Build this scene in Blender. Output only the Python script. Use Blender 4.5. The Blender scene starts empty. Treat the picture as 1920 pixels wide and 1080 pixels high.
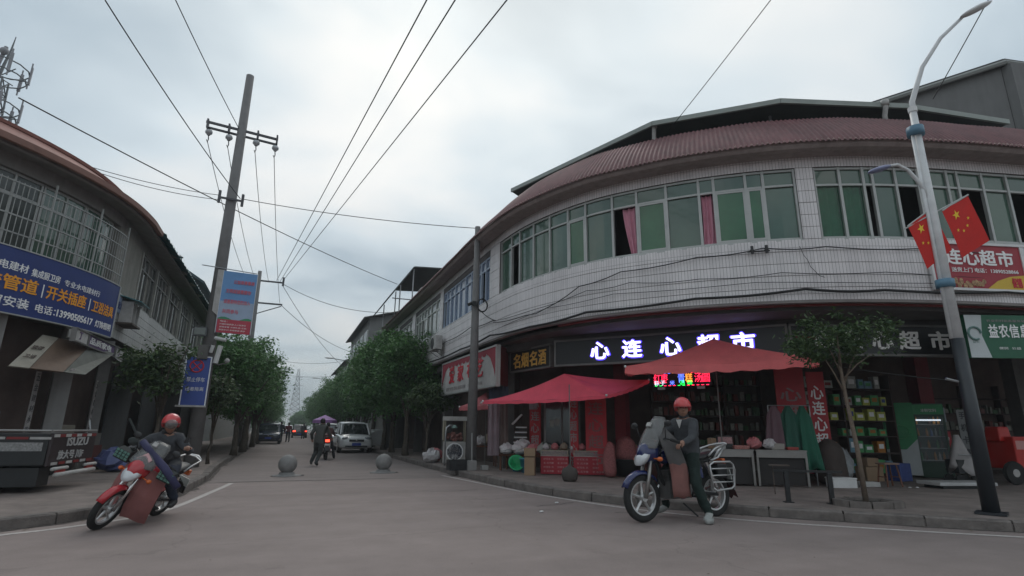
import bpy, math, random
from mathutils import Vector, Matrix, Euler
from mathutils.geometry import tessellate_polygon
R = math.radians
random.seed(7)
scn = bpy.context.scene
COL = scn.collection

# ---------------------------------------------------------------- camera
YAW, PITCH, ROLL = R(22), R(14.6), R(0.7)
fh = Vector((math.sin(YAW), math.cos(YAW), 0)); rt = Vector((math.cos(YAW), -math.sin(YAW), 0)); upv = Vector((0, 0, 1))
fw = fh*math.cos(PITCH) + upv*math.sin(PITCH); u0 = -fh*math.sin(PITCH) + upv*math.cos(PITCH)
cr = rt*math.cos(ROLL) + u0*math.sin(ROLL); cu_ = u0*math.cos(ROLL) - rt*math.sin(ROLL)
cam = bpy.data.cameras.new('camera'); camo = bpy.data.objects.new('camera', cam); COL.objects.link(camo)
mw = Matrix((cr, cu_, -fw)).transposed().to_4x4(); mw.translation = (0, 0, 1.25)
camo.matrix_world = mw
cam.sensor_width = 36; cam.lens = 36*1020/1920; cam.clip_end = 3000; cam.clip_start = .05
scn.camera = camo

# ---------------------------------------------------------------- sky and sun (thin overcast, brighter ahead)
SUN_EL, SUN_AZ = R(50), R(17)            # azimuth clockwise from +Y
w = bpy.data.worlds.new('World'); scn.world = w; w.use_nodes = True
nt = w.node_tree; nt.nodes.clear(); L = nt.links.new
def nn(t, **k):
    n = nt.nodes.new(t)
    for a, b in k.items(): setattr(n, a, b)
    return n
out = nn('ShaderNodeOutputWorld'); bg = nn('ShaderNodeBackground'); L(bg.outputs[0], out.inputs[0])
sky = nn('ShaderNodeTexSky', sky_type='NISHITA', sun_disc=False, sun_elevation=SUN_EL, sun_rotation=SUN_AZ)
bg.inputs[1].default_value = .110
tc = nn('ShaderNodeTexCoord'); sx = nn('ShaderNodeSeparateXYZ'); L(tc.outputs['Generated'], sx.inputs[0])
def mth(op, a, b=None, clamp=False):
    n = nn('ShaderNodeMath', operation=op, use_clamp=clamp)
    for i, v in enumerate((a, b)):
        if v is None: continue
        if isinstance(v, (int, float)): n.inputs[i].default_value = v
        else: L(v, n.inputs[i])
    return n.outputs[0]
zz = mth('ADD', mth('MAXIMUM', sx.outputs[2], 0.0), .28)
cx = nn('ShaderNodeCombineXYZ'); L(mth('DIVIDE', sx.outputs[0], zz), cx.inputs[0]); L(mth('DIVIDE', sx.outputs[1], zz), cx.inputs[1])
n1 = nn('ShaderNodeTexNoise'); n1.inputs['Scale'].default_value = 1.4; n1.inputs['Detail'].default_value = 3.8; n1.inputs['Roughness'].default_value = .48; n1.inputs['Distortion'].default_value = .35
mp = nn('ShaderNodeMapping'); mp.inputs['Location'].default_value = (3.1, 1.7, 0); mp.inputs['Rotation'].default_value = (0, 0, .5); mp.inputs['Scale'].default_value = (1, 1.35, 1)
L(cx.outputs[0], mp.inputs[0]); L(mp.outputs[0], n1.inputs['Vector'])
ramp = nn('ShaderNodeValToRGB'); L(n1.outputs[0], ramp.inputs[0])
e = ramp.color_ramp.elements
e[0].position = .36; e[0].color = (3.15, 3.85, 4.35, 1)
e[1].position = .66; e[1].color = (6.6, 6.7, 6.6, 1)
m_ = e.new(.5); m_.color = (4.85, 5.5, 5.85, 1)
# glow of the veiled sun through the cloud
vd = nn('ShaderNodeVectorMath', operation='DOT_PRODUCT'); L(tc.outputs['Generated'], vd.inputs[0])
SD = Vector((math.sin(SUN_AZ)*math.cos(SUN_EL), math.cos(SUN_AZ)*math.cos(SUN_EL), math.sin(SUN_EL)))
vd.inputs[1].default_value = SD
glow = mth('POWER', mth('MAXIMUM', vd.outputs['Value'], 0.0), 9.0)
gm = nn('ShaderNodeMix', data_type='RGBA', blend_type='ADD'); gm.inputs[0].default_value = 1
gc = nn('ShaderNodeMix', data_type='RGBA', blend_type='MIX'); L(glow, gc.inputs[0]); gc.inputs[6].default_value = (0, 0, 0, 1); gc.inputs[7].default_value = (1.5, 1.3, .95, 1)
L(ramp.outputs[0], gm.inputs[6]); L(gc.outputs[2], gm.inputs[7])
# duller towards the horizon
hz = nn('ShaderNodeMapRange'); L(sx.outputs[2], hz.inputs[0]); hz.inputs[1].default_value = 0; hz.inputs[2].default_value = .42; hz.inputs[3].default_value = .64; hz.inputs[4].default_value = 1.0
hm = nn('ShaderNodeMix', data_type='RGBA', blend_type='MULTIPLY'); hm.inputs[0].default_value = 1; L(gm.outputs[2], hm.inputs[6]); L(hz.outputs[0], hm.inputs[7])
fin = nn('ShaderNodeMix', data_type='RGBA', blend_type='MIX'); fin.inputs[0].default_value = .92
L(sky.outputs[0], fin.inputs[6]); L(hm.outputs[2], fin.inputs[7]); L(fin.outputs[2], bg.inputs[0])
sun = bpy.data.lights.new('sun', 'SUN'); sun.energy = .5; sun.angle = R(25); sun.color = (1, .96, .9)
so = bpy.data.objects.new('sun', sun); COL.objects.link(so); so.rotation_euler = (-SD).to_track_quat('-Z', 'Y').to_euler()
scn.view_settings.view_transform = 'Standard'; scn.view_settings.look = 'None'
scn.view_settings.exposure = .36; scn.view_settings.gamma = 1
scn.view_settings.use_curve_mapping = False
scn.cycles.max_bounces = 6; scn.cycles.transparent_max_bounces = 8
scn.cycles.caustics_reflective = False; scn.cycles.caustics_refractive = False

# ---------------------------------------------------------------- materials
_M = {}
def M(name, c, rough=.8, metal=0, var=.12, sc=3., bump=0, bsc=40, coat=0, emit=0, spec=.5, streak=0, alpha=1, trans=0):
    if name in _M: return _M[name]
    m = bpy.data.materials.new(name); m.use_nodes = True; t = m.node_tree; b = t.nodes['Principled BSDF']; k = t.links.new
    b.inputs['Roughness'].default_value = rough; b.inputs['Metallic'].default_value = metal
    b.inputs['Specular IOR Level'].default_value = spec; b.inputs['Coat Weight'].default_value = coat
    b.inputs['Transmission Weight'].default_value = trans
    b.inputs['Base Color'].default_value = (*c, 1)
    if alpha < 1: b.inputs['Alpha'].default_value = alpha
    if emit: b.inputs['Emission Color'].default_value = (*c, 1); b.inputs['Emission Strength'].default_value = emit
    if var:
        tcn = t.nodes.new('ShaderNodeTexCoord')
        geo = t.nodes.new('ShaderNodeNewGeometry')
        no = t.nodes.new('ShaderNodeTexNoise'); no.inputs['Scale'].default_value = sc; no.inputs['Detail'].default_value = 6; no.inputs['Roughness'].default_value = .62
        k(geo.outputs['Position'], no.inputs['Vector'])
        val = no.outputs[0]
        if streak:
            mpn = t.nodes.new('ShaderNodeMapping'); mpn.inputs['Scale'].default_value = (6, 6, .5); k(geo.outputs['Position'], mpn.inputs[0])
            n2 = t.nodes.new('ShaderNodeTexNoise'); n2.inputs['Scale'].default_value = 1.3; n2.inputs['Detail'].default_value = 4; k(mpn.outputs[0], n2.inputs['Vector'])
            mx = t.nodes.new('ShaderNodeMix'); mx.inputs[0].default_value = streak; k(val, mx.inputs[2]); k(n2.outputs[0], mx.inputs[3]); val = mx.outputs[0]
        mr = t.nodes.new('ShaderNodeMapRange'); mr.inputs[1].default_value = .25; mr.inputs[2].default_value = .75; mr.inputs[3].default_value = 1-var; mr.inputs[4].default_value = 1+var; k(val, mr.inputs[0])
        mu = t.nodes.new('ShaderNodeMix'); mu.data_type = 'RGBA'; mu.blend_type = 'MULTIPLY'; mu.inputs[0].default_value = 1; mu.inputs[6].default_value = (*c, 1); k(mr.outputs[0], mu.inputs[7])
        k(mu.outputs[2], b.inputs['Base Color'])
    if bump:
        g2 = t.nodes.new('ShaderNodeNewGeometry'); n3 = t.nodes.new('ShaderNodeTexNoise'); n3.inputs['Scale'].default_value = bsc; n3.inputs['Detail'].default_value = 4; k(g2.outputs['Position'], n3.inputs['Vector'])
        bp = t.nodes.new('ShaderNodeBump'); bp.inputs['Strength'].default_value = bump; bp.inputs['Distance'].default_value = .02; k(n3.outputs[0], bp.inputs['Height']); k(bp.outputs[0], b.inputs['Normal'])
    _M[name] = m; return m

def roadmat(name, c, lane, seed):
    m = bpy.data.materials.new(name); m.use_nodes = True; t = m.node_tree; b = t.nodes['Principled BSDF']; k = t.links.new
    g = t.nodes.new('ShaderNodeNewGeometry')
    def noise(sc, det=5, ro=.6, scale=(1, 1, 1), rz=0):
        mp_ = t.nodes.new('ShaderNodeMapping'); mp_.inputs['Scale'].default_value = scale; mp_.inputs['Rotation'].default_value = (0, 0, rz); mp_.inputs['Location'].default_value = (seed, seed*.7, 0); k(g.outputs['Position'], mp_.inputs[0])
        n = t.nodes.new('ShaderNodeTexNoise'); n.inputs['Scale'].default_value = sc; n.inputs['Detail'].default_value = det; n.inputs['Roughness'].default_value = ro; k(mp_.outputs[0], n.inputs['Vector']); return n.outputs[0]
    def rng(v, a, b_, lo, hi):
        r = t.nodes.new('ShaderNodeMapRange'); r.inputs[1].default_value = a; r.inputs[2].default_value = b_; r.inputs[3].default_value = lo; r.inputs[4].default_value = hi; k(v, r.inputs[0]); return r.outputs[0]
    def mul(a, b_):
        n = t.nodes.new('ShaderNodeMath'); n.operation = 'MULTIPLY'; k(a, n.inputs[0]); k(b_, n.inputs[1]); return n.outputs[0]
    v = mul(rng(noise(.35, 4), .3, .7, .87, 1.10), rng(noise(2.2, 6, .7), .3, .7, .91, 1.08))
    v = mul(v, rng(noise(1.6, 3, .5, (.05, .9, 1), lane), .35, .68, .93, 1.04))
    v = mul(v, rng(noise(70, 2, .8), .3, .7, .86, 1.13)); v = mul(v, rng(noise(.9, 7, .75), .60, .72, 1., .74))
    vo = t.nodes.new('ShaderNodeTexVoronoi'); vo.feature = 'DISTANCE_TO_EDGE'; vo.inputs['Scale'].default_value = .22; mpw = t.nodes.new('ShaderNodeMapping'); k(g.outputs['Position'], mpw.inputs[0]); nz = t.nodes.new('ShaderNodeTexNoise'); nz.inputs['Scale'].default_value = 1.1; nz.inputs['Detail'].default_value = 5; k(g.outputs['Position'], nz.inputs['Vector'])
    va = t.nodes.new('ShaderNodeVectorMath'); va.operation = 'MULTIPLY_ADD'; k(nz.outputs['Color'], va.inputs[0]); va.inputs[1].default_value = (1.3, 1.3, 0); k(g.outputs['Position'], va.inputs[2]); k(va.outputs[0], vo.inputs['Vector'])
    v = mul(v, rng(vo.outputs['Distance'], .0, .005, .84, 1.))
    mu = t.nodes.new('ShaderNodeMix'); mu.data_type = 'RGBA'; mu.blend_type = 'MULTIPLY'; mu.inputs[0].default_value = 1; mu.inputs[6].default_value = (*c, 1); k(v, mu.inputs[7]); k(mu.outputs[2], b.inputs['Base Color']); b.inputs['Roughness'].default_value = .88
    bp = t.nodes.new('ShaderNodeBump'); bp.inputs['Strength'].default_value = .35; bp.inputs['Distance'].default_value = .01; k(noise(90, 3), bp.inputs['Height']); k(bp.outputs[0], b.inputs['Normal']); _M[name] = m; return m
def brickmat(name, c1, c2, cm, bw, bh, mortar, rough=.5, var=.15, offset=0., uv=True, spec=.5, stain=.2):
    m = bpy.data.materials.new(name); m.use_nodes = True; t = m.node_tree; b = t.nodes['Principled BSDF']; k = t.links.new
    tcn = t.nodes.new('ShaderNodeTexCoord'); br = t.nodes.new('ShaderNodeTexBrick'); br.offset = offset
    k(tcn.outputs['UV'] if uv else tcn.outputs['Object'], br.inputs['Vector'])
    br.inputs['Color1'].default_value = (*c1, 1); br.inputs['Color2'].default_value = (*c2, 1); br.inputs['Mortar'].default_value = (*cm, 1)
    br.inputs['Scale'].default_value = 1; br.inputs['Mortar Size'].default_value = mortar; br.inputs['Brick Width'].default_value = bw; br.inputs['Row Height'].default_value = bh
    geo = t.nodes.new('ShaderNodeNewGeometry'); mpn = t.nodes.new('ShaderNodeMapping'); mpn.inputs['Scale'].default_value = (1.6, 1.6, .7); k(geo.outputs['Position'], mpn.inputs[0])
    no = t.nodes.new('ShaderNodeTexNoise'); no.inputs['Scale'].default_value = 1.2; no.inputs['Detail'].default_value = 7; no.inputs['Roughness'].default_value = .65; k(mpn.outputs[0], no.inputs['Vector'])
    mr = t.nodes.new('ShaderNodeMapRange'); mr.inputs[1].default_value = .3; mr.inputs[2].default_value = .7; mr.inputs[3].default_value = 1-stain; mr.inputs[4].default_value = 1+stain*.4; k(no.outputs[0], mr.inputs[0])
    mu = t.nodes.new('ShaderNodeMix'); mu.data_type = 'RGBA'; mu.blend_type = 'MULTIPLY'; mu.inputs[0].default_value = 1; k(br.outputs[0], mu.inputs[6]); k(mr.outputs[0], mu.inputs[7])
    k(mu.outputs[2], b.inputs['Base Color']); b.inputs['Roughness'].default_value = rough; b.inputs['Specular IOR Level'].default_value = spec
    bp = t.nodes.new('ShaderNodeBump'); bp.inputs['Strength'].default_value = .5; bp.inputs['Distance'].default_value = .004; bp.invert = True; k(br.outputs['Fac'], bp.inputs['Height']); k(bp.outputs[0], b.inputs['Normal'])
    return m

# ---------------------------------------------------------------- mesh helpers
_MX = {}     # world matrices of the empties, kept by hand
class MB:
    def __init__(s): s.v = []; s.f = []; s.mi = []; s.uv = None; s.cur = 0
    def add(s, vs, fs):
        n = len(s.v); s.v += [tuple(p) for p in vs]
        for f in fs: s.f.append(tuple(i+n for i in f)); s.mi.append(s.cur)
        return s
    def box(s, c, d, rz=0, rot=None, taper=1.):
        hx, hy, hz = d[0]/2, d[1]/2, d[2]/2
        m = rot.to_matrix() if isinstance(rot, Euler) else (rot if rot is not None else Matrix.Rotation(rz, 3, 'Z'))
        P = []
        for z in (-hz, hz):
            q = taper if z > 0 else 1
            for x, y in ((-hx, -hy), (hx, -hy), (hx, hy), (-hx, hy)): P.append(Vector(c) + m @ Vector((x*q, y*q, z)))
        return s.add(P, [(0, 3, 2, 1), (4, 5, 6, 7), (0, 1, 5, 4), (1, 2, 6, 5), (2, 3, 7, 6), (3, 0, 4, 7)])
    def tube(s, pts, r, n=8, cap=True, flat=None):
        pts = [Vector(p) for p in pts]; rs = r if isinstance(r, (list, tuple)) else [r]*len(pts)
        V = []; up = None
        for i, p in enumerate(pts):
            d = (pts[min(i+1, len(pts)-1)] - pts[max(i-1, 0)])
            d = d.normalized() if d.length > 1e-9 else Vector((0, 0, 1))
            if up is None: up = Vector((0, 0, 1)) if abs(d.z) < .9 else Vector((1, 0, 0))
            a = d.cross(up).normalized(); b = a.cross(d).normalized(); up = b
            for k in range(n):
                t = 2*math.pi*k/n; q = flat if flat else 1
                V.append(p + (a*math.cos(t) + b*math.sin(t)*q)*rs[i])
        F = []
        for i in range(len(pts)-1):
            for k in range(n): F.append((i*n+k, i*n+(k+1) % n, (i+1)*n+(k+1) % n, (i+1)*n+k))
        if cap: F.append(tuple(range(n))[::-1]); F.append(tuple((len(pts)-1)*n+k for k in range(n)))
        return s.add(V, F)
    def lathe(s, prof, c=(0, 0, 0), n=16, rot=None):
        V = []; c = Vector(c)
        for r, z in prof:
            for k in range(n):
                p = Vector((r*math.cos(2*math.pi*k/n), r*math.sin(2*math.pi*k/n), z)); V.append(c + (rot @ p if rot is not None else p))
        F = []
        for i in range(len(prof)-1):
            for k in range(n): F.append((i*n+k, i*n+(k+1) % n, (i+1)*n+(k+1) % n, (i+1)*n+k))
        closed_ = len(prof) > 2 and prof[0] == prof[-1]
        if prof[0][0] > 1e-6 and not closed_: F.append(tuple(range(n))[::-1])
        if prof[-1][0] > 1e-6 and not closed_: F.append(tuple((len(prof)-1)*n+k for k in range(n)))
        return s.add(V, F)
    def ell(s, c, r, n=12, m=8, rot=None):
        if not isinstance(r, (list, tuple)): r = (r, r, r)
        V = []; F = []; c = Vector(c)
        for i in range(m+1):
            a = math.pi*i/m
            for k in range(n):
                b = 2*math.pi*k/n; p = Vector((r[0]*math.sin(a)*math.cos(b), r[1]*math.sin(a)*math.sin(b), -r[2]*math.cos(a)))
                V.append(c + (rot @ p if rot is not None else p))
        for i in range(m):
            for k in range(n): F.append((i*n+k, i*n+(k+1) % n, (i+1)*n+(k+1) % n, (i+1)*n+k))
        return s.add(V, F)
    def prism(s, poly, z0, z1, sides=True):
        t = tessellate_polygon([[Vector((x, y, 0)) for x, y in poly]]); n = len(poly)
        s.add([(x, y, z1) for x, y in poly], [tuple(q) for q in t])
        if sides:
            s.add([(x, y, z0) for x, y in poly], [tuple(reversed(q)) for q in t])
            s.add([(x, y, z0) for x, y in poly]+[(x, y, z1) for x, y in poly], [(i, (i+1) % n, n+(i+1) % n, n+i) for i in range(n)])
        return s
    def plate(s, pts3, th):
        """flat polygon of 3-D points given a thickness along its normal"""
        P = [Vector(p) for p in pts3]; nrm = Vector((0, 0, 0))
        for i in range(len(P)): nrm += (P[i]-P[0]).cross(P[(i+1) % len(P)]-P[0])
        nrm.normalize(); t = tessellate_polygon([P]); n = len(P); off = nrm*th
        t2 = []
        for q in t:
            a, b, c = (P[i] for i in q); t2.append(tuple(q) if (b-a).cross(c-a).dot(nrm) > 0 else tuple(reversed(q)))
        s.add([p+off for p in P], t2); s.add(P, [tuple(reversed(q)) for q in t2])
        return s.add(P+[p+off for p in P], [(i, (i+1) % n, n+(i+1) % n, n+i) for i in range(n)])
    def loft(s, rings, cap=True, closed=True):
        n = len(rings[0]); V = [p for r in rings for p in r]; F = []
        for i in range(len(rings)-1):
            for k in range(n if closed else n-1): F.append((i*n+k, i*n+(k+1) % n, (i+1)*n+(k+1) % n, (i+1)*n+k))
        if cap: F.append(tuple(range(n))[::-1]); F.append(tuple((len(rings)-1)*n+k for k in range(n)))
        return s.add(V, F)
    def build(s, name, mats, parent=None, smooth=False, bev=0, world=False, sub=0, kind=None, label=None):
        me = bpy.data.meshes.new(name)
        V = s.v
        if world and parent is not None:
            inv = _MX[parent.name].inverted(); V = [tuple(inv @ Vector(p)) for p in V]
        me.from_pydata(V, [], s.f); me.validate()
        if not isinstance(mats, (list, tuple)): mats = [mats]
        for m in mats: me.materials.append(m)
        if len(mats) > 1 and len(me.polygons) == len(s.mi): me.polygons.foreach_set('material_index', s.mi)
        if s.uv:
            ul = me.uv_layers.new(name='UVMap')
            for lp in me.loops: ul.data[lp.index].uv = s.uv[lp.vertex_index]
        if smooth: me.polygons.foreach_set('use_smooth', [True]*len(me.polygons))
        return place(name, me, parent, bev, sub, kind, label, smooth)
def place(name, me, parent=None, bev=0, sub=0, kind=None, label=None, smooth=False):
    o = bpy.data.objects.new(name, me); COL.objects.link(o)
    if parent is not None: o.parent = parent; _MX[o.name] = _MX[parent.name].copy()
    else: _MX[o.name] = Matrix()
    if bev:
        b = o.modifiers.new('bevel', 'BEVEL'); b.width = bev; b.segments = 2; b.limit_method = 'ANGLE'
    if sub:
        b = o.modifiers.new('sub', 'SUBSURF'); b.levels = sub; b.render_levels = sub
    if smooth == 2: me.shade_auto_smooth if False else None
    if kind: o['kind'] = kind
    if label: o['label'] = label
    return o
def thing(name, label, cat, loc=(0, 0, 0), rz=0, group=None, rot=None):
    o = bpy.data.objects.new(name, None); COL.objects.link(o); o.empty_display_size = .2
    o.location = loc; o.rotation_euler = rot if rot else (0, 0, rz)
    _MX[o.name] = Matrix.Translation(loc) @ Euler(rot if rot else (0, 0, rz)).to_matrix().to_4x4()
    o['label'] = label; o['category'] = cat
    if group: o['group'] = group
    return o
def tag(o, label, cat, group=None, kind=None):
    o['label'] = label; o['category'] = cat
    if group: o['group'] = group
    if kind: o['kind'] = kind
    return o
def copytree(o, parent=None, loc=None, rz=None, label=None, group=None):
    c = o.copy(); COL.objects.link(c)
    if parent is not None: c.parent = parent
    if loc is not None: c.location = loc
    if rz is not None: c.rotation_euler = (0, 0, rz)
    if label: c['label'] = label
    if group: c['group'] = group
    for ch in o.children: copytree(ch, c)
    return c
def text_mesh(s, size=1., bold=.0, ext=.01, sp=1., res=2):
    """glyphs as a mesh: x right, y up, lower left at the origin; returns verts, faces, width"""
    cu = bpy.data.curves.new('t', 'FONT'); cu.body = s; cu.size = 1; cu.extrude = ext/size; cu.offset = bold; cu.space_character = sp; cu.resolution_u = res
    o = bpy.data.objects.new('t', cu); COL.objects.link(o)
    dg = bpy.context.evaluated_depsgraph_get(); me = bpy.data.meshes.new_from_object(o.evaluated_get(dg))
    V = [v.co*size for v in me.vertices]; F = [tuple(p.vertices) for p in me.polygons]
    bpy.data.objects.remove(o); bpy.data.curves.remove(cu); bpy.data.meshes.remove(me)
    if not V: return [], [], 0
    x0 = min(v.x for v in V); y0 = min(v.y for v in V); x1 = max(v.x for v in V); y1 = max(v.y for v in V)
    return [Vector((v.x-x0, v.y-y0, v.z)) for v in V], F, (x1-x0, y1-y0)
def letters(mb, s, org, ux, uz, w=None, h=None, size=1., bold=.0, ext=.01, sp=1., out=.0, mapf=None, center=False):
    """lay a line of text in the plane spanned by ux (reading direction) and uz; w/h force its extent"""
    fat = min(bold, .05) if bold > .012 else 0
    V, F, wh = text_mesh(s, size, bold if bold <= .012 else .006, ext, sp)
    if not V: return
    sx_ = w/wh[0] if w else 1; sy_ = h/wh[1] if h else sx_
    if not w and h: sx_ = sy_
    ux = Vector(ux); uz = Vector(uz); nr = ux.cross(uz).normalized(); o = Vector(org)
    if center: o = o - ux*(wh[0]*sx_/2) - uz*(wh[1]*sy_/2)
    ks = [(0, 0)] if not fat else [(-.7, 0), (.7, 0), (0, .55), (0, -.55)]
    for n_, (kx, ky) in enumerate(ks):      # emboldened by overprinting slightly shifted strokes
        kx *= fat*(wh[1]/size if wh[1] < 3 else 1); ky *= fat; dz = .0004*n_
        if mapf: mb.add([mapf((v.x+kx)*sx_, (v.y+ky)*sy_, v.z+dz) for v in V], F)
        else: mb.add([o + ux*((v.x+kx)*sx_) + uz*((v.y+ky)*sy_) + nr*(out+v.z+dz) for v in V], F)

class Ring:
    """smooth plan curve, s = arc length, d = distance outwards (towards the street)"""
    def __init__(s, P, s0y=None, flip=1, n=20):
        P = [Vector(p) for p in P]; P = [P[0]*2-P[1]]+P+[P[-1]*2-P[-2]]; o = []
        for i in range(1, len(P)-2):
            a, b, c, d = P[i-1:i+3]
            for k in range(n):
                t = k/n; o.append(.5*((2*b)+(c-a)*t+(2*a-5*b+4*c-d)*t*t+(-a+3*b-3*c+d)*t**3))
        o.append(P[-2]); s.p = o; s.S = [0.]
        for a, b in zip(o, o[1:]): s.S.append(s.S[-1]+(b-a).length)
        if s0y is not None:
            k = min(range(len(o)), key=lambda i: abs(o[i].y-s0y)); z = s.S[k]; s.S = [q-z for q in s.S]
        s.N = []
        for i in range(len(o)):
            t = (o[min(i+1, len(o)-1)]-o[max(i-1, 0)]).normalized(); s.N.append(Vector((t.y, -t.x))*flip)
    def at(s, q, d=0):
        import bisect
        i = min(max(bisect.bisect(s.S, q)-1, 0), len(s.S)-2); t = (q-s.S[i])/(s.S[i+1]-s.S[i]); t = max(0., min(1., t)) if 0 < i < len(s.S)-2 else t
        p = s.p[i].lerp(s.p[i+1], t); n = s.N[i].lerp(s.N[i+1], t).normalized(); return p + n*d
    def nrm(s, q): return (s.at(q, 1)-s.at(q, 0)).normalized()
    def P(s, q, d, z): v = s.at(q, d); return Vector((v.x, v.y, z))
def sweep(mb, ring, s0, s1, prof, step=.25, closed=True, uv=None):
    n = max(1, int(math.ceil((s1-s0)/step))); st = len(mb.v)
    rings = [[ring.P(s0+(s1-s0)*i/n, d, z) for d, z in prof] for i in range(n+1)]
    mb.loft(rings, cap=closed, closed=closed)
    if mb.uv is None and uv: mb.uv = []
    if uv: mb.uv += [(s0+(s1-s0)*i/n, z) for i in range(n+1) for d, z in prof]
    return mb
def rect(d0, d1, z0, z1): return [(d0, z0), (d0, z1), (d1, z1), (d1, z0)]
# ---------------------------------------------------------------- the palette
asphalt = roadmat('road_surface', (.252, .205, .192), .8, 3.)
asphalt2 = roadmat('street_surface', (.225, .188, .178), 1.57, 11.)
soil = M('bare_ground', (.14, .125, .11), .95, var=.3, sc=1.5, bump=.4, bsc=20)
pave_m = M('pavement_concrete', (.20, .165, .15), .85, var=.35, sc=2.2, bump=.35, bsc=60)
kerb_m = M('kerb_concrete', (.155, .135, .125), .85, var=.45, sc=5, bump=.5, bsc=50)
line_m = M('worn_white_line', (.46, .42, .40), .8, var=.3, sc=14)
crack_m = M('tar_seam', (.05, .042, .04), .9, var=.3, sc=10)
conc = M('concrete', (.26, .255, .25), .85, var=.2, sc=4, bump=.25, bsc=60, streak=.5)
conc_d = M('dark_concrete', (.13, .125, .12), .9, var=.3, sc=3, bump=.3, bsc=30, streak=.4)
tile_m = brickmat('strip_tiles', (.80, .765, .775), (.72, .69, .70), (.38, .36, .365), .066, 1.0, .005, .4, stain=.17)
tile_plain = brickmat('plain_strip_tiles', (.50, .475, .48), (.46, .43, .445), (.2, .19, .19), .07, 1.0, .005, .45, stain=.35)
mortar_m = M('mortar', (.13, .12, .12), .9, var=.2)
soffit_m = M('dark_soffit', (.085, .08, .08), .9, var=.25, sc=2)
fascia_m = M('grey_fascia', (.22, .20, .195), .8, var=.25, sc=3, streak=.5)
cornice_m = M('cornice_plaster', (.30, .25, .24), .85, var=.3, sc=2.5, streak=.6)
redroof = M('red_corrugated_sheet', (.135, .052, .056), .6, var=.5, sc=1.3, streak=.5)
redroof2 = M('pink_red_roof', (.32, .165, .14), .7, var=.25, sc=1.2, streak=.5)
canopy_m = M('canopy_edge_sheet', (.27, .30, .28), .5, var=.15, sc=2)
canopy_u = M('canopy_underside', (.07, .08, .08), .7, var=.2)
tealroof = M('teal_plastic_sheet', (.05, .19, .22), .35, var=.5, sc=2.5)
black_m = M('black_metal', (.015, .016, .018), .45, var=.15)
blk_board = M('black_board', (.012, .012, .014), .35, var=.2)
alu = M('aluminium_frame', (.42, .43, .42), .45, metal=.3, var=.12)
whiteframe = M('white_frame', (.62, .63, .61), .45, var=.1)
galv = M('galvanised_steel', (.36, .37, .38), .4, metal=.7, var=.15)
glass_g = M('green_tinted_glass', (.05, .11, .078), .06, var=.25, sc=.8, spec=.9)
glass_g2 = M('bright_green_glass', (.035, .125, .058), .12, var=.3, sc=1.2, spec=.7)
glass_d = M('dark_opening', (.008, .009, .01), .6, var=0)
glass_b = M('blue_tinted_glass', (.12, .17, .26), .15, var=.25, sc=1, spec=.8)
glass_s = M('grey_window_glass', (.09, .12, .11), .12, var=.3, sc=1, spec=.9)
dark_in = M('painted_dark_interior', (.022, .02, .02), .9, var=.3)  # near-black colour stands in for the darkness of unlit rooms
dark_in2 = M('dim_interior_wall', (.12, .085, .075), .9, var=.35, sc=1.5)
pink_m = M('pink_curtain_cloth', (.58, .26, .34), .9, var=.15, sc=4)
greencur = M('green_curtain_cloth', (.03, .24, .12), .9, var=.3, sc=6)
white_m = M('white_paint', (.66, .66, .66), .5, var=.1)
white_d = M('dirty_white', (.42, .41, .40), .7, var=.25, sc=6)
red_cloth = M('red_canopy_cloth', (.85, .10, .155), .75, var=.14, sc=2.5)
red_cloth2 = M('faded_red_canopy_cloth', (.85, .19, .195), .75, var=.14, sc=2.5)
red_m = M('red_board', (.42, .025, .035), .6, var=.15)
red_d = M('dark_red_board', (.16, .012, .018), .7, var=.2)
red_bright = M('red_plastic', (.5, .02, .015), .4, var=.12)
wht_let = M('white_lettering', (.85, .85, .85), .6, var=0)
gry_let = M('faded_lettering', (.33, .30, .30), .7, var=.1)
gold_let = M('gold_lettering', (.72, .43, .10), .45, var=.12, emit=.0)
orange_let = M('orange_lettering', (.85, .36, .03), .6, var=0)
red_let = M('red_lettering', (.55, .03, .05), .6, var=0)
led_w = M('lit_white_letters', (.72, .70, 1.0), .5, var=0, emit=1.7)
led_glow = M('lit_violet_letter_rim', (.08, .05, .8), .5, var=0, emit=1.5)
led_r = M('led_red', (1, .02, .07), .5, var=0, emit=2.4)
led_g = M('led_green', (.02, 1, .12), .5, var=0, emit=1.6)
led_b = M('led_blue', (.12, .2, 1), .5, var=0, emit=2.0)
led_o = M('led_orange', (1, .33, .05), .5, var=0, emit=1.6)
led_wh = M('led_white', (.8, .85, 1), .5, var=0, emit=1.3)
blue_m = M('blue_sign_board', (.022, .042, .17), .45, var=.1)
green_m = M('green_sign_board', (.008, .10, .048), .45, var=.12)
orange_m = M('orange_sign_board', (.42, .15, .03), .6, var=.15)
brown_m = M('brown_panel', (.12, .075, .05), .7, var=.25)
beige_m = M('beige_panel', (.26, .24, .20), .7, var=.2)
purple_m = M('purple_sign_board', (.12, .07, .17), .6, var=.15)
pole_m = M('concrete_pole', (.17, .165, .165), .85, var=.2, sc=5, bump=.2, bsc=70, streak=.3)
lampw = M('white_lamp_post_paint', (.60, .61, .62), .4, var=.15, sc=5)
lampb = M('black_lamp_post_paint', (.02, .024, .03), .4, var=.2)
lampblue = M('blue_collar_paint', (.10, .21, .30), .5, var=.2)
flag_r = M('red_flag_cloth', (.62, .025, .02), .75, var=.1, sc=6)
flag_y = M('yellow_star_cloth', (.85, .55, .04), .75, var=0)
wire_m = M('black_cable', (.012, .012, .013), .6, var=0)
bark_m = M('bark', (.085, .07, .055), .95, var=.35, sc=12, bump=.6, bsc=40)
rubber = M('tyre_rubber', (.018, .018, .018), .85, var=.2)
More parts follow.
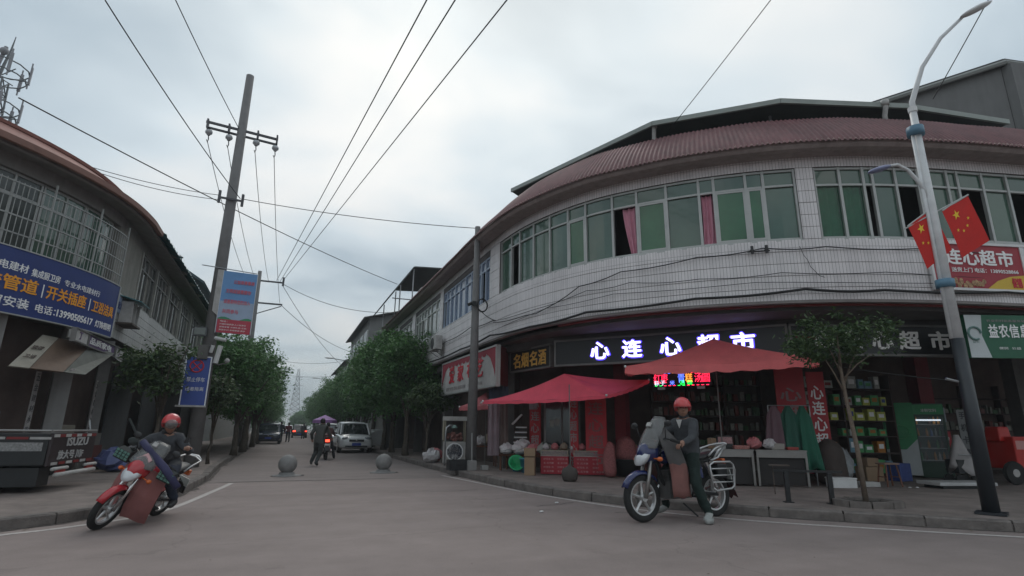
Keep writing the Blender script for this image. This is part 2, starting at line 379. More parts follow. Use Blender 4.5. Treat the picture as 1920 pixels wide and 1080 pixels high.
chrome = M('chrome', (.6, .6, .6), .22, metal=1, var=.1)
silver = M('silver_paint', (.5, .5, .5), .35, metal=.6, var=.12)
navy = M('navy_blue_paint', (.012, .02, .10), .25, var=.15, coat=.6)
redp = M('red_motor_paint', (.42, .02, .03), .25, var=.15, coat=.6)
plastic = M('black_plastic', (.02, .02, .022), .5, var=.2)
seat_m = M('black_vinyl', (.016, .016, .017), .45, var=.15)
carw = M('white_car_paint', (.80, .82, .83), .2, var=.05, coat=.8)
carb = M('dark_blue_car_paint', (.02, .03, .06), .2, var=.1, coat=.8)
card = M('dark_grey_car_paint', (.06, .06, .065), .25, var=.1, coat=.8)
carglass = M('car_glass', (.02, .025, .028), .05, var=.1, spec=1.)
lampg = M('headlight_glass', (.6, .62, .65), .12, var=.1, coat=1)
tail_r = M('lit_tail_light', (1, .06, .03), .4, var=0, emit=3.)
amber = M('amber_lens', (.6, .13, .03), .2, var=0)
plate_b = M('blue_number_plate', (.02, .06, .35), .4, var=0)
plate_w = M('white_number_plate', (.5, .52, .5), .5, var=.1)
skin_m = M('skin', (.30, .16, .11), .6, var=.06)
hair_m = M('black_hair', (.012, .010, .010), .6, var=.2)
jacket_g = M('grey_jacket_cloth', (.05, .053, .06), .9, var=.25, sc=8, bump=1., bsc=14)
jacket_k = M('dark_jacket_cloth', (.022, .024, .028), .9, var=.2, sc=8, bump=1., bsc=14)
jacket_o = M('olive_grey_coat_cloth', (.075, .078, .072), .9, var=.2, sc=8, bump=1., bsc=12)
maroon = M('maroon_coat_cloth', (.12, .02, .03), .9, var=.15)
trous_g = M('dark_green_trousers', (.008, .020, .017), .9, var=.25, bump=1., bsc=12)
trous_o = M('dark_grey_trousers', (.04, .045, .045), .9, var=.2)
jeans = M('dark_jeans', (.02, .028, .05), .9, var=.2)
shoe_g = M('grey_trainer', (.32, .33, .32), .7, var=.25, sc=30)
shoe_k = M('dark_shoe', (.03, .03, .03), .6, var=.2)
helm_r = M('red_helmet_shell', (.55, .05, .055), .3, var=.08, coat=.5)
mask_m = M('pale_face_mask', (.50, .52, .53), .8, var=.05)
screen_m = M('scuffed_clear_screen', (.20, .20, .20), .25, var=.2, alpha=.55)
apron_g = M('grey_leg_apron', (.075, .07, .07), .8, var=.25, sc=5)
apron_b = M('brown_leg_apron', (.20, .085, .075), .8, var=.25, sc=5)
steel_t = M('stainless_steel', (.30, .29, .28), .35, metal=.8, var=.15)
crate_b = M('cardboard', (.28, .19, .12), .85, var=.15)
bag_w = M('white_plastic_bag', (.50, .48, .49), .5, var=.2, sc=12)
bag_p = M('pink_plastic_bag', (.45, .15, .16), .5, var=.2, sc=12)
sack_m = M('red_mesh_sack', (.28, .10, .10), .9, var=.5, sc=30)
spice_m = M('dry_goods_in_trays', (.30, .19, .15), .9, var=.5, sc=40)
basket_g = M('green_basket_plastic', (.02, .42, .16), .5, var=.1)
basket_b = M('blue_bucket_plastic', (.08, .28, .42), .5, var=.1)
stone_m = M('stone', (.23, .225, .22), .8, var=.2, sc=9, bump=.3, bsc=60)
wood_r = M('brown_wood', (.15, .06, .035), .7, var=.25, sc=10)
trim_red = M('red_trim', (.20, .03, .03), .7, var=.3)
shelf_m = M('shelf_wood', (.06, .04, .035), .8, var=.2)

for m_c in (red_cloth, red_cloth2, flag_r):      # thin cloth lets some daylight through
    t_ = m_c.node_tree; b_ = t_.nodes['Principled BSDF']; tr_ = t_.nodes.new('ShaderNodeBsdfTranslucent'); mx_ = t_.nodes.new('ShaderNodeMixShader'); mx_.inputs[0].default_value = .22
    tr_.inputs[0].default_value = b_.inputs['Base Color'].default_value; t_.links.new(b_.outputs[0], mx_.inputs[1]); t_.links.new(tr_.outputs[0], mx_.inputs[2]); t_.links.new(mx_.outputs[0], t_.nodes['Material Output'].inputs[0])
# ---------------------------------------------------------------- ground, roads, pavements
def spl(P, n=8):
    r = Ring([Vector(p) for p in P], n=n); return [(q.x, q.y) for q in r.p]
KR = Ring([(4.6, 130), (4.6, 60), (4.6, 25), (4.6, 17.2), (4.66, 14.4), (4.84, 11.8), (5.12, 10.0), (5.78, 8.5), (6.86, 7.06), (7.95, 5.95), (9.35, 4.7), (12, 2.5), (16, -.8), (22, -5.8)], s0y=17.2)
KL = Ring([(-1.75, 130), (-1.75, 60), (-1.75, 25), (-1.66, 18), (-1.55, 15), (-1.78, 11), (-2.5, 9.35), (-3.1, 8.8), (-5, 7.3), (-8, 5.1), (-14, .6), (-22, -5.5)], s0y=15, flip=-1)
g = MB(); g.add([(-400, -400, -.03), (400, -400, -.03), (400, 700, -.03), (-400, 700, -.03)], [(0, 1, 2, 3)]); g.build('ground', soil, kind='structure')
krp = [(q.x, q.y) for q in KR.p if q.y < 14.7]; klp = [(q.x, q.y) for q in KL.p if q.y < 14.7]
mr_ = MB(); mr_.prism([(KL.p[0].x, 14.7)] + [(x-.05, y) for x, y in klp] + [(-60, -30), (60, -40)] + [(x+.05, y) for x, y in reversed(krp)] + [(4.65, 14.7)], 0, 0, sides=False); mr_.build('main_road', asphalt, kind='structure')
st = MB(); st.prism([(-1.85, 130), (-1.8, 14.7), (4.7, 14.7), (4.7, 130)], 0, .0, sides=False); st.build('side_street', asphalt2, kind='structure')
sm = MB()
pp = [(-1.5, 14.55), (-.9, 14.66), (.2, 14.72), (1.4, 14.71), (2.6, 14.83), (3.6, 14.85), (4.3, 14.95), (4.62, 15.0)]
pp2 = [(x, y+.045+.03*math.sin(x*5)) for x, y in pp]; sm.prism(pp+pp2[::-1], .004, .004, sides=False)
for (x, y, a, l) in ((4.1, 8.9, .3, .9), (5.0, 7.9, -.4, .6), (2.9, 11.5, .1, 1.1)):
    q = [(x+math.cos(a)*t*l, y+math.sin(a)*t*l+.05*math.sin(t*9)) for t in (0, .2, .4, .6, .8, 1)]; sm.prism(q+[(u, v+.025) for u, v in q[::-1]], .004, .004, sides=False)
sm.build('road_seam', crack_m, kind='structure')
wl = MB(); sweep(wl, KR, 2.0, 30, [(-.0+.28, .004), (.38, .004)], closed=False)
WR = Ring([(4.22, 15.4), (4.5, 13.1), (4.82, 10.75), (5.45, 8.35), (6.42, 6.7), (7.85, 5.35), (9.1, 4.3), (12, 1.9), (18, -3)])
wl = MB(); sweep(wl, WR, 0, WR.S[-1], [(-.055, .004), (.055, .004)], closed=False)
WL = Ring([(-.95, 14.5), (-1.12, 13), (-1.57, 10.03), (-2.39, 8.87), (-2.91, 8.5), (-5, 6.85), (-9, 3.8), (-14, 0)])
sweep(wl, WL, 0, WL.S[-1], [(-.055, .004), (.055, .004)], closed=False); wl.build('edge_line', line_m, kind='structure')

pr = MB(); pr.prism([(q.x+.14, q.y) for q in KR.p] + [(60, -20), (60, 130)], .0, .138, sides=False)
pr.build('right_pavement', pave_m, kind='structure')
pl_ = MB(); pl_.prism([(-60, 130), (-60, -30)] + [(q.x-.14, q.y) for q in reversed(KL.p)], 0, .138, sides=False)
pl_.build('left_pavement', pave_m, kind='structure')
gd = MB(); gq = random.Random(6)
for ring, a, b in ((KR, -60, 28), (KL, -60, 20)):
    n = int((b-a)/.35); st_ = len(gd.v); ri = []
    for i in range(n+1):
        s = a+(b-a)*i/n; ri.append([ring.P(s, -.02, .0035), ring.P(s, .05+abs(gq.gauss(0, .045)), .0035)])
    gd.loft(ri, cap=False, closed=False)
gd.build('gutter_dirt', M('gutter_dirt', (.085, .072, .066), .95, var=.4, sc=6), kind='structure')
def kerb(ring, name, sgn, s0, s1):
    base = MB(); sweep(base, ring, s0, s1, [(-.13, -.02), (-.13, .10), (-.02, .10), (-.02, -.02)], .5); b = base.build(name, kerb_m, kind='structure')
    s = s0
    while s < s1:
        l = 1.0 if s < 45 and s > -40 else 4.
        k = MB(); dz = random.uniform(-.006, .008); dd = random.uniform(-.012, .012)
        sweep(k, ring, s+.012, min(s+l, s1)-.012, [(-.16+dd, 0), (-.16+dd, .142+dz), (-.012+dd, .142+dz), (.006+dd, .12+dz), (.012+dd, 0)], .34)
        k.build('kerb_stone', kerb_m, b); s += l
kerb(KR, 'right_kerb', 1, -100, 30); kerb(KL, 'left_kerb', 1, -100, 22)

# ---------------------------------------------------------------- the curved corner building on the right
W = Ring([(5.54, 33.5), (5.54, 28), (5.54, 19), (5.54, 15.2), (5.75, 13), (6.43, 11.0), (7.5, 9.5), (8.75, 8.3), (10.2, 7.35), (11.9, 6.65), (13.8, 6.1), (16, 5.5), (20, 4.4), (26, 2.7)], s0y=15.2)
SA, SB = -18.2, 26.5
ZB, ZS, ZT, ZE = 3.87, 5.18, 6.80, 7.05
cb = thing('corner_building', 'two storey corner building with curved tiled wall, green windows and red roof', 'building', (9.5, 12, 0))
def bld(mb, n, m, par=cb, **k): return mb.build(n, m, par, world=True, **k)
# backing slab of the wall bands, the tile courses stand 12 mm proud of it with open joints
m = MB(); sweep(m, W, SA, SB, rect(-.25, -.012, ZB, ZS-.005), .3); bld(m, 'wall_band', mortar_m)
m = MB(); sweep(m, W, SA, SB, rect(-.25, -.012, ZT+.005, ZE+.1), .3); bld(m, 'wall_lintel_band', mortar_m)
nc = 5; hh = (ZS-ZB)/nc
for i in range(nc):
    m = MB(); sweep(m, W, SA, SB, rect(-.05, random.uniform(-.002, .003), ZB+i*hh+.006, ZB+(i+1)*hh-.006), .15, uv=True); bld(m, 'tile_course', tile_m)
m = MB(); sweep(m, W, SA, SB, rect(-.05, .0, ZT+.007, ZE-.01), .15, uv=True); bld(m, 'tile_course', tile_m)
m = MB(); sweep(m, W, SA, SB, rect(-.1, .03, ZB-.06, ZB-.004), .3); bld(m, 'drip_edge', fascia_m)
# piers between the groups of windows
groups = [(-18.1, -16.0, 's'), (-15.5, -12.0, 's'), (-11.3, -6.5, 's'), (-6.0, -.35, 'b'), (.42, 9.02, 'g'), (9.38, 21.0, 'h'), (21.4, 26.4, 'h')]
edges = [SA] + [x for a, b, _ in groups for x in (a, b)] + [SB]
for a, b in zip(edges[::2], edges[1::2]):
    if b-a < .03: continue
    m = MB(); sweep(m, W, a, b, rect(-.25, -.012, ZS, ZT), .2); bld(m, 'pier', mortar_m)
    for j in range(6):
        h6 = (ZT-ZS)/6; m = MB(); sweep(m, W, a+.002, b-.002, rect(-.04, .0, ZS+j*h6+.005, ZS+(j+1)*h6-.005), .15, uv=True); bld(m, 'tile_course', tile_m)
def bar(mb, s0, s1, z0, z1, d0=-.10, d1=-.045):
    sweep(mb, W, s0, s1, rect(d0, d1, z0, z1), .3)
def wingroup(mull, kinds, zs, zt, ztr, frame_m, gl_m, step_in=-.1):
    """one glazed opening: a window part (its frame) holding panes, sashes and curtains"""
    a, b = mull[0], mull[-1]
    m = MB(); bar(m, a, b, zs, zs+.05); bar(m, a, b, zt-.05, zt); bar(m, a, b, ztr-.025, ztr+.02)
    for i, s in enumerate(mull):
        ww = .028; bar(m, s-ww if i else s, s+ww if i < len(mull)-1 else s+.03, zs, zt, -.11, -.035)
    fr = bld(m, 'window', frame_m)
    tops = mull if len(mull) < 9 or True else mull
    for i in range(len(mull)-1):
        s0, s1 = mull[i]+.028, mull[i+1]-.028; kd = kinds[i % len(kinds)]
        dj = random.uniform(-.006, .006)
        m = MB(); sweep(m, W, s0, s1, rect(-.086+dj, -.08+dj, ztr+.022, zt-.05), .3); bld(m, 'transom_pane', gl_m, fr)
        if kd in 'gBb':
            dd = -.06 if kd == 'B' else -.09
            m = MB(); sweep(m, W, s0, s1, rect(dd-.006+dj, dd+dj, zs+.05, ztr-.03), .3)
            bld(m, 'pane', glass_g2 if kd == 'B' and gl_m is glass_g else gl_m, fr)
            if kd in 'B':
                m = MB()
                for q in (s0, s1-.04): sweep(m, W, q, q+.04, rect(-.075, -.04, zs+.05, ztr-.03), .3)
                for z in (zs+.05, ztr-.07): sweep(m, W, s0+.04, s1-.04, rect(-.075, -.042, z, z+.04), .3)
                bld(m, 'sliding_sash', frame_m, fr)
        if kd in 'pPc':   # curtain in an open bay
            mt = pink_m if kd in 'pP' else greencur
            c0, c1 = (s0+(s1-s0)*(.35 if kd == 'p' else 0.), s1)
            m = MB(); n = 26; rows = 9; V = []
            for r_ in range(rows+1):
                t = r_/rows; z = ztr-.03-(ztr-.03-zs-.03)*t; lo = c0+(s1-c0)*(.55*t**1.3 if kd == 'p' else .06*math.sin(t*3))
                for j in range(n+1):
                    u = j/n; V.append(W.P(lo+(c1-lo)*u, -.16+.025*math.sin(u*17+t*2)+.01*math.sin(u*31), z))
            m.add(V, [(r_*(n+1)+j, r_*(n+1)+j+1, (r_+1)*(n+1)+j+1, (r_+1)*(n+1)+j) for r_ in range(rows) for j in range(n)])
            bld(m, 'curtain', mt, fr, smooth=True, label=('pink' if kd in 'pP' else 'green')+' curtain hanging in an open bay')
            if kd == 'c':
                m = MB(); sweep(m, W, s0, s1, rect(-.096, -.09, zs+.05, ztr-.03), .3); bld(m, 'pane', M('clear_green_glass', (.03, .13, .07), .1, var=.2, alpha=.35, spec=.8), fr)
    return fr
mull = [.45, 1.17, 1.66, 2.35, 3.03, 3.69, 4.25, 5.0, 5.61, 6.30, 7.02, 7.34, 8.0, 8.36, 9.0]
wingroup(mull, 'gogggBgpBgPBBg', ZS, ZT, 6.43, alu, glass_g)
ms = [9.40, 9.92, 10.42, 10.62, 11.12, 11.62, 12.3, 12.55, 13.15, 13.75, 14.4, 15.0, 15.7, 16.4, 17.1, 17.8, 18.5, 19.3, 20.1, 20.98]
wingroup(ms, 'ccogoggogoggogogogg', ZS, ZT, 6.40, alu, glass_g)
wingroup([21.42, 22.4, 23.4, 24.4, 25.4, 26.38], 'ggogg', ZS, ZT, 6.40, alu, glass_g)
wingroup([-6.0, -5.55, -5.0, -4.4, -3.8, -3.1, -2.4, -1.7, -1.3, -.85, -.36], 'obbbbbobog', ZS-.02, 6.62, 6.26, M('blue_white_frame', (.42, .5, .62), .5, var=.1), glass_b)
wingroup([-11.3, -10.7, -10.1, -9.5, -8.9, -8.2, -7.3, -6.5], 'ggoBggB', ZS-.04, 6.62, 6.2, whiteframe, glass_s)
wingroup([-15.5, -14.6, -13.6, -12.8, -12.0], 'ggog', ZS-.04, 6.62, 6.2, whiteframe, glass_s)
wingroup([-18.1, -17.1, -16.0], 'gg', ZS-.04, 6.62, 6.2, whiteframe, glass_s)
m = MB()
for a, b, kd in groups[:4]: sweep(m, W, a, b, rect(-.25, -.02, 6.625, ZT), .5)
bld(m, 'lintel', mortar_m)
m = MB()
for a, b, kd in groups: sweep(m, W, a, b, rect(-.25, .0 if kd in 'gh' else .01, ZS-.03, ZS-.002 if kd in 'gh' else ZS-.045), .5)
bld(m, 'window_ledge', alu)
# eave: plaster cornice, corrugated mansard, dark flat canopy above it
m = MB(); sweep(m, W, SA-.2, SB, [(-.25, ZE+.1), (-.25, ZE+.3), (.40, ZE+.22), (.52, ZE+.10), (.52, ZE+.02), (.46, ZE-.03), (.34, ZE-.05), (.30, ZE), (.02, ZE-.02), (.02, ZE+.1)], .25); bld(m, 'cornice', cornice_m)
m = MB(); rows = 7; V = []; sstep = .0165; ns = int((SB-SA+.2)/sstep)
for i in range(ns+1):
    s = SA-.2+i*sstep; wv = .0125*math.cos(2*math.pi*s/.1)
    for r_ in range(rows+1):
        t = r_/rows; jit = .006*math.sin(s*3.1+r_); V.append(W.P(s, .60-.98*t + wv*.5, ZE+.055+1.10*(t**.88)+wv+jit))
m.add(V, [(i*(rows+1)+r_, (i+1)*(rows+1)+r_, (i+1)*(rows+1)+r_+1, i*(rows+1)+r_+1) for i in range(ns) for r_ in range(rows)])
bld(m, 'roof', redroof, smooth=True)
m = MB()
for i in range(int((SB-SA)/.1)):
    s = SA+i*.1+random.uniform(-.004, .004); p = W.P(s, .60, ZE+.082+random.uniform(-.006, .006)); q = W.P(s, .52, ZE+.10); m.tube([q, p], [.018, .021], 6)
bld(m, 'roof_edge_cap', M('pale_sheet_edge', (.40, .29, .27), .7, var=.45, sc=12))['kind'] = 'stuff'
# top slab behind the roof and the inner shell
def cover(zlo, zhi, d, name, mat, pts_far=((30, 20), (13, 36))):
    poly = [tuple(W.at(SA+(SB-SA)*i/60, d)) for i in range(61)] + [(29, 20), (12.5, 33.7)]
    m = MB(); m.prism(poly, zlo, zhi); return bld(m, name, mat)
cover(8.05, 8.13, -.42, 'roof_slab', conc_d)
cover(3.72, 3.80, -.3, 'storey_floor', soffit_m)
m = MB(); sweep(m, W, SA, SB, rect(-1.1, -1.0, 3.81, 8.0), .6); bld(m, 'dark_room_backing', dark_in)  # slab backing the open bays, room darkness put into its colour
m = MB(); m.box((9.0, 33.62, 4.0), (6.9, .12, 8.1)); bld(m, 'party_wall', conc_d)
# canopy over the roof terrace: vertices read off the fascia
cz = 8.66
cp = [(6.0, 15.0), (7.75, 9.95), (9.88, 7.98), (12.75, 6.98), (15.7, 6.45)]
cv = [(cp[0][0]+1.1, cp[0][1]+.7)] + [(16.9, 8.6)]
def cpan(pts, z0, z1, n, mt): mm = MB(); mm.prism(pts, z0, z1); return bld(mm, n, mt)
inn = [(8.2, 16.5), (10, 12.4), (11.4, 10.8), (13.4, 9.9), (16.3, 9.2)]
cpan([cp[0], cp[1], cp[2], cp[3], cp[4]] + inn[::-1], cz, cz+.05, 'canopy', canopy_u)
for a, b in zip(cp, cp[1:]):
    va = Vector((*a, 0)); vb = Vector((*b, 0)); dv = (vb-va); c = (va+vb)/2; c.z = cz+.04
    mm = MB(); mm.box(c, (dv.length, .06, .12), math.atan2(dv.y, dv.x)); bld(mm, 'canopy_fascia', canopy_m)
for p in cp:
    pass
mm = MB()
for x, y in ((6.35, 15.1), (8.1, 10.35), (10.1, 8.5), (12.8, 7.5), (15.6, 6.95)): mm.tube([(x, y, 8.05), (x, y, cz)], .035, 8)
bld(mm, 'canopy_post', galv)
for (a, b) in (((7.9, 10.1), (7.85, 10.02)), ((12.25, 7.2), (12.2, 7.12))):
    mm = MB(); mm.tube([(a[0], a[1], 8.0), (a[0], a[1], 8.45), (b[0], b[1], 8.6), (b[0], b[1], 8.72)], .055, 10); mm.tube([(b[0], b[1], 8.66), (b[0]+.01, b[1], 8.8)], .085, 10); bld(mm, 'vent_pipe', white_d, smooth=True)
mm = MB(); mm.ell((7.85, 10.62, 8.28), (.16, .16, .12)); mm.tube([(7.85, 10.62, 8.28), (7.85, 10.62, 8.02)], .03); bld(mm, 'roof_ventilator', white_d, smooth=True)
mm = MB(); mm.ell((11.3, 7.9, 8.2), (.15, .12, .08)); mm.box((11.3, 7.9, 8.1), (.2, .1, .1)); bld(mm, 'roof_ventilator', white_d, smooth=True)
# ground floor: beam, back walls, columns
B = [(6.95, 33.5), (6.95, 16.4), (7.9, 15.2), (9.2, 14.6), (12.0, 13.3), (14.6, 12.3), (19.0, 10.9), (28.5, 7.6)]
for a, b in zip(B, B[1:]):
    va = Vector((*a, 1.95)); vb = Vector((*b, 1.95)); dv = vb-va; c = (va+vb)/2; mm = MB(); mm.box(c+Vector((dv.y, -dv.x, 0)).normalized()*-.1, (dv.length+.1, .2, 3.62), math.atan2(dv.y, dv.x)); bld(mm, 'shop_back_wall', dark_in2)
SG = [(6.55, 13.25), (10.18, 8.75), (13.62, 7.28), (20, 5.35), (27, 3.3)]
# bulkhead above the sign boards
mm = MB()
for a, b in zip([(5.66, 33), (5.66, 16.6)] + [(6.05, 15.0)] + SG, [(5.66, 16.6), (6.05, 15.0)] + SG):
    va = Vector((*a, 3.62)); vb = Vector((*b, 3.62)); dv = vb-va; nrm = Vector((-dv.y, dv.x, 0)).normalized(); mm.box((va+vb)/2+nrm*.12, (dv.length, .12, .22), math.atan2(dv.y, dv.x))
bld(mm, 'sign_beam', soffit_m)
mm = MB(); sweep(mm, W, 3.2, 26, rect(-.22, -.14, 3.78, 3.86), .3); bld(mm, 'beam_trim', trim_red)
def column(x, y, wd, z1, mat, nm='column', rz=0, **k): mm = MB(); mm.box((x, y, (z1+.138)/2), (wd, wd, z1-.138), rz); return bld(mm, nm, mat, **k)
column(16.95, 10.35, .42, 3.7, red_d, rz=-.3, label='red painted column beside the glass fridge')
for x, y in ((6.3, 15.9), (6.3, 22.6), (6.3, 27.9), (6.3, 33.2)): column(x, y, .35, 3.7, conc_d)
column(8.35, 12.7, .3, 3.7, red_d, rz=.6, label='dark red column behind the market stalls')
column(19.6, 9.3, .4, 3.7, conc_d, rz=-.3)
# ---------------------------------------------------------------- signs on the right building
def board(name, label, a, b, z0, z1, mat, frame=None, th=.1, cat='sign', fw_=.05, group=None):
    """an upright sign board between plan points a and b; returns (thing, origin, ux, width)"""
    va = Vector((*a, z0)); vb = Vector((*b, z0)); ux = (vb-va); wd = ux.length; ux.normalize(); rz = math.atan2(ux.y, ux.x)
    t = thing(name, label, cat, va, rz, group)
    mm = MB(); mm.box((wd/2, th/2, (z1-z0)/2), (wd-.01, th, z1-z0-.01)); mm.build('board', mat, t)
    if frame:
        for z in (0, z1-z0):
            f = MB(); f.box((wd/2, th/2-.012, z), (wd+.04, th+.03, fw_)); f.build('frame_rail', frame, t)
        for x in (0, wd):
            f = MB(); f.box((x, th/2-.01, (z1-z0)/2), (fw_, th+.02, z1-z0-fw_-.004)); f.build('frame_rail', frame, t)
    return t, wd
def put(t, s, x, z, h, mat, w=None, bold=.0, ext=.008, y=-.004, sp=1., name='lettering', center=False, ux=(1, 0, 0), uz=(0, 0, 1)):
    mm = MB(); letters(mm, s, (x, y-ext, z), ux, uz, w=w, h=h, bold=bold, ext=ext, sp=sp, center=center)
    return mm.build(name, mat, t)
alu_d = M('dull_frame_rail', (.17, .165, .16), .5, metal=.3, var=.2)
# black main sign with lit letters; the letters sit where the photo has them
t, wd = board('shop_sign', 'long black shop sign with glowing white letters behind the red canopy', (6.58, 13.12), (10.12, 8.76), 2.92, 3.58, blk_board, alu_d, .12)
for i, (ch, fr) in enumerate(zip('心连心超市', (.228, .378, .548, .705, .84))):
    hgt = .47; put(t, ch, wd*fr-.27, .10, hgt, led_glow, w=.53, bold=.05, ext=.012, name='letter_rim')
    put(t, ch, wd*fr-.25, .12, hgt-.04, led_w, w=.49, bold=.028, ext=.02, y=-.012, name='letter')
t, wd = board('shop_sign', 'small black shop sign with gold letters beside the long black sign', (6.18, 15.35), (6.52, 13.3), 2.92, 3.52, blk_board, alu_d, .1)
for i, ch in enumerate('名烟名酒'): put(t, ch, .2+i*.44, .09, .42, gold_let, w=.37, bold=.018)
t, wd = board('shop_sign', 'black shop sign with brushed white letters behind the small street tree', (10.2, 8.74), (13.5, 7.33), 2.93, 3.58, blk_board, alu_d, .12)
for ch, fx in zip('心连心超市', (.20, .36, .55, .715, .90)):
    put(t, ch, wd*fx-.2, .13, .40, M('bright_white_letters', (.95, .95, .93), .5, var=0), w=.44, bold=.035)
put(t, '专营烟酒', .1, .33, .08, M('dim_red_letters', (.25, .02, .03), .6, var=0), w=.45)
# curtain shop sign, facing the street
t, wd = board('shop_sign', 'white and red curtain shop sign behind the grey pole', (5.40, 20.3), (5.50, 14.75), 2.47, 3.62, M('white_banner', (.45, .44, .43), .7, var=.25, sc=2), alu, .12)
dr = M('red_print', (.28, .03, .05), .7, var=.15)
mm = MB(); mm.box((wd/2, -.006, 1.07), (wd-.06, .008, .14))
for i in range(14):
    c = .2+i*(wd-.4)/13; mm.add([(c+.19*math.cos(a*math.pi/6+math.pi), -.010, 1.0+.08*math.sin(a*math.pi/6+math.pi)) for a in range(7)], [tuple(range(7))])
for sx_ in (1, -1):
    x0 = .03 if sx_ == 1 else wd-.03
    mm.add([(x0, -.0115, 1.0), (x0+sx_*.75, -.0115, 1.0), (x0+sx_*.42, -.0115, .82), (x0+sx_*.16, -.0115, .5), (x0, -.0115, .2)], [(0, 1, 2, 3, 4) if sx_ < 0 else (4, 3, 2, 1, 0)])
mm.build('printed_drape', dr, t)
for ch, x in zip('爱家布艺', (.95, 1.95, 2.95, 3.85)): put(t, ch, x, .36, .56, red_let, w=.62, bold=.02, ext=.006, y=-.014)
put(t, '窗帘 家纺 墙布 软装定制', .6, .1, .13, gry_let, w=2.2, y=-.008, ext=.003); put(t, '电话 13508071186', 3.1, .1, .12, gry_let, w=1.3, y=-.008, ext=.003)
t2, wd = board('side_panel', 'dark red board closing the end of the curtain shop sign', (5.53, 14.72), (6.15, 15.45), 2.5, 3.65, red_d, None, .06, 'panel')
# upper red banner on the wall and green boards
def ringboard(name, label, s0, s1, z0, z1, mat, d=.03, th=.06, frame=None):
    a = W.at(s0, d+th); b = W.at(s1, d+th); return board(name, label, (a.x, a.y), (b.x, b.y), z0, z1, mat, frame, th, 'sign')
t, wd = ringboard('wall_banner', 'red supermarket banner on the tiled wall behind the flags', 11.45, 13.52, 4.10, 5.08, M('red_print_board', (.33, .035, .05), .6, var=.1), frame=white_m)
for ch, x in zip('连心超市', (.33, .72, 1.1, 1.5)): put(t, ch, x, .52, .33, wht_let, w=.36, bold=.03, ext=.004)
put(t, '送货上门 电话：13890528866', .42, .36, .1, wht_let, w=1.5, ext=.003, bold=.01)
mm = MB(); yb = M('yellow_print', (.62, .42, .05), .6, var=.1)
mm.add([(1.15, -.008, .03), (wd-.04, -.008, .03), (wd-.04, -.008, .34), (1.7, -.008, .30), (1.4, -.008, .2)], [(0, 1, 2, 3, 4)]); mm.build('printed_band', yb, t)
put(t, '促销', 1.72, .07, .2, red_let, w=.22, bold=.05, ext=.003, y=-.012)
mm = MB(); rr = random.Random(4)
for i in range(16): mm.ell((.12+i*.065+rr.uniform(-.02, .02), -.012, .1+rr.uniform(-.05, .1)), (.05, .008, .05+rr.uniform(0, .03)), 8, 4)
mm.build('printed_goods', M('food_print', (.36, .22, .12), .7, var=.8, sc=25), t)
t, wd = ringboard('wall_banner', 'white and green board at the right end of the red wall banner', 13.56, 16.2, 4.10, 5.08, green_m, frame=white_m)
mm = MB(); mm.box((wd/2, -.006, .76), (wd-.06, .008, .38)); mm.build('white_panel', M('pale_panel', (.50, .54, .55), .6, var=.1), t)
put(t, '$', .2, .66, .2, green_m, y=-.012, ext=.003); put(t, '安全用药 健康服务', .35, .15, .3, wht_let, w=1.9, y=-.006, ext=.003, bold=.02)
t, wd = board('shop_sign', 'green information shop sign with white letters right of the lamp post', (12.62, 6.62), (15.9, 5.35), 2.75, 3.64, green_m, None, .1)
mm = MB(); mm.add([(0, -.006, .01), (.42, -.006, .01), (.30, -.006, .45), (.36, -.006, .88), (0, -.006, .88)], [(0, 1, 2, 3, 4)]); mm.build('white_panel', M('pale_panel', (.50, .54, .55), .6, var=.1), t)
for i, ch in enumerate('益农信息社'): put(t, ch, .45+i*.215, .42, .27, wht_let, w=.19, bold=.02, ext=.004)
put(t, '农业农村信息服务站', .45, .74, .05, gry_let, w=.8, ext=.002); put(t, '便民  公益  电商  培训', .6, .18, .05, wht_let, w=.95, ext=.002)
mm = MB(); mm.tube([(.15+.13*math.cos(a/12*6.28), -.016, .5+.13*math.sin(a/12*6.28)) for a in range(11)], .022, 6); mm.build('logo', M('logo_grey_green', (.12, .22, .2), .6, var=0), t)
put(t, '益农', .08, .3, .06, M('logo_grey_green', (.12, .22, .2)), w=.14, ext=.002)
# vertical red banners with white characters
def vbanner(a, b, z0, z1, txt, label, mat=red_m, let=gry_let, tilt=0, cw=.7, top=.1, hh=.3, gap=.36, x0=.15):
    t, wd = board('hanging_banner', label, a, b, z0, z1, mat, None, .03, 'banner', group='red vertical banners of the shop')
    for i, ch in enumerate(txt): put(t, ch, wd*x0, (z1-z0)-top-hh-i*gap, hh, let, w=wd*cw, bold=.02, ext=.003)
    return t
vbanner((7.35, 12.93), (7.72, 12.48), .25, 2.5, '心连心超市', 'dull red banner behind the market stalls, between glass door and dark opening', let=M('dim_letters', (.22, .10, .10), .7, var=.1), hh=.33, gap=.42)
vbanner((7.06, 13.28), (7.22, 13.08), .25, 2.5, '心连心超市心连', 'narrow red banner with pale letters, just left of the wide dull one', let=gry_let, hh=.26, gap=.3)
vbanner((6.62, 14.9), (6.85, 14.62), .5, 2.2, '心连心超市', 'narrow red banner hanging left of the glass shop door', let=gry_let, hh=.26, gap=.33)
vbanner((11.35, 10.35), (11.95, 10.0), .3, 2.85, '心连心超市', 'wide red banner above the green coats, beside the shelves', hh=.33, gap=.42, top=.5, let=M('dim_letters2', (.30, .22, .22), .7, var=.1))
vbanner((12.0, 9.97), (12.36, 9.76), .35, 2.75, '心连心超市', 'bright lettered red banner at the edge of the goods shelves', let=wht_let, hh=.33, gap=.38, top=.35)
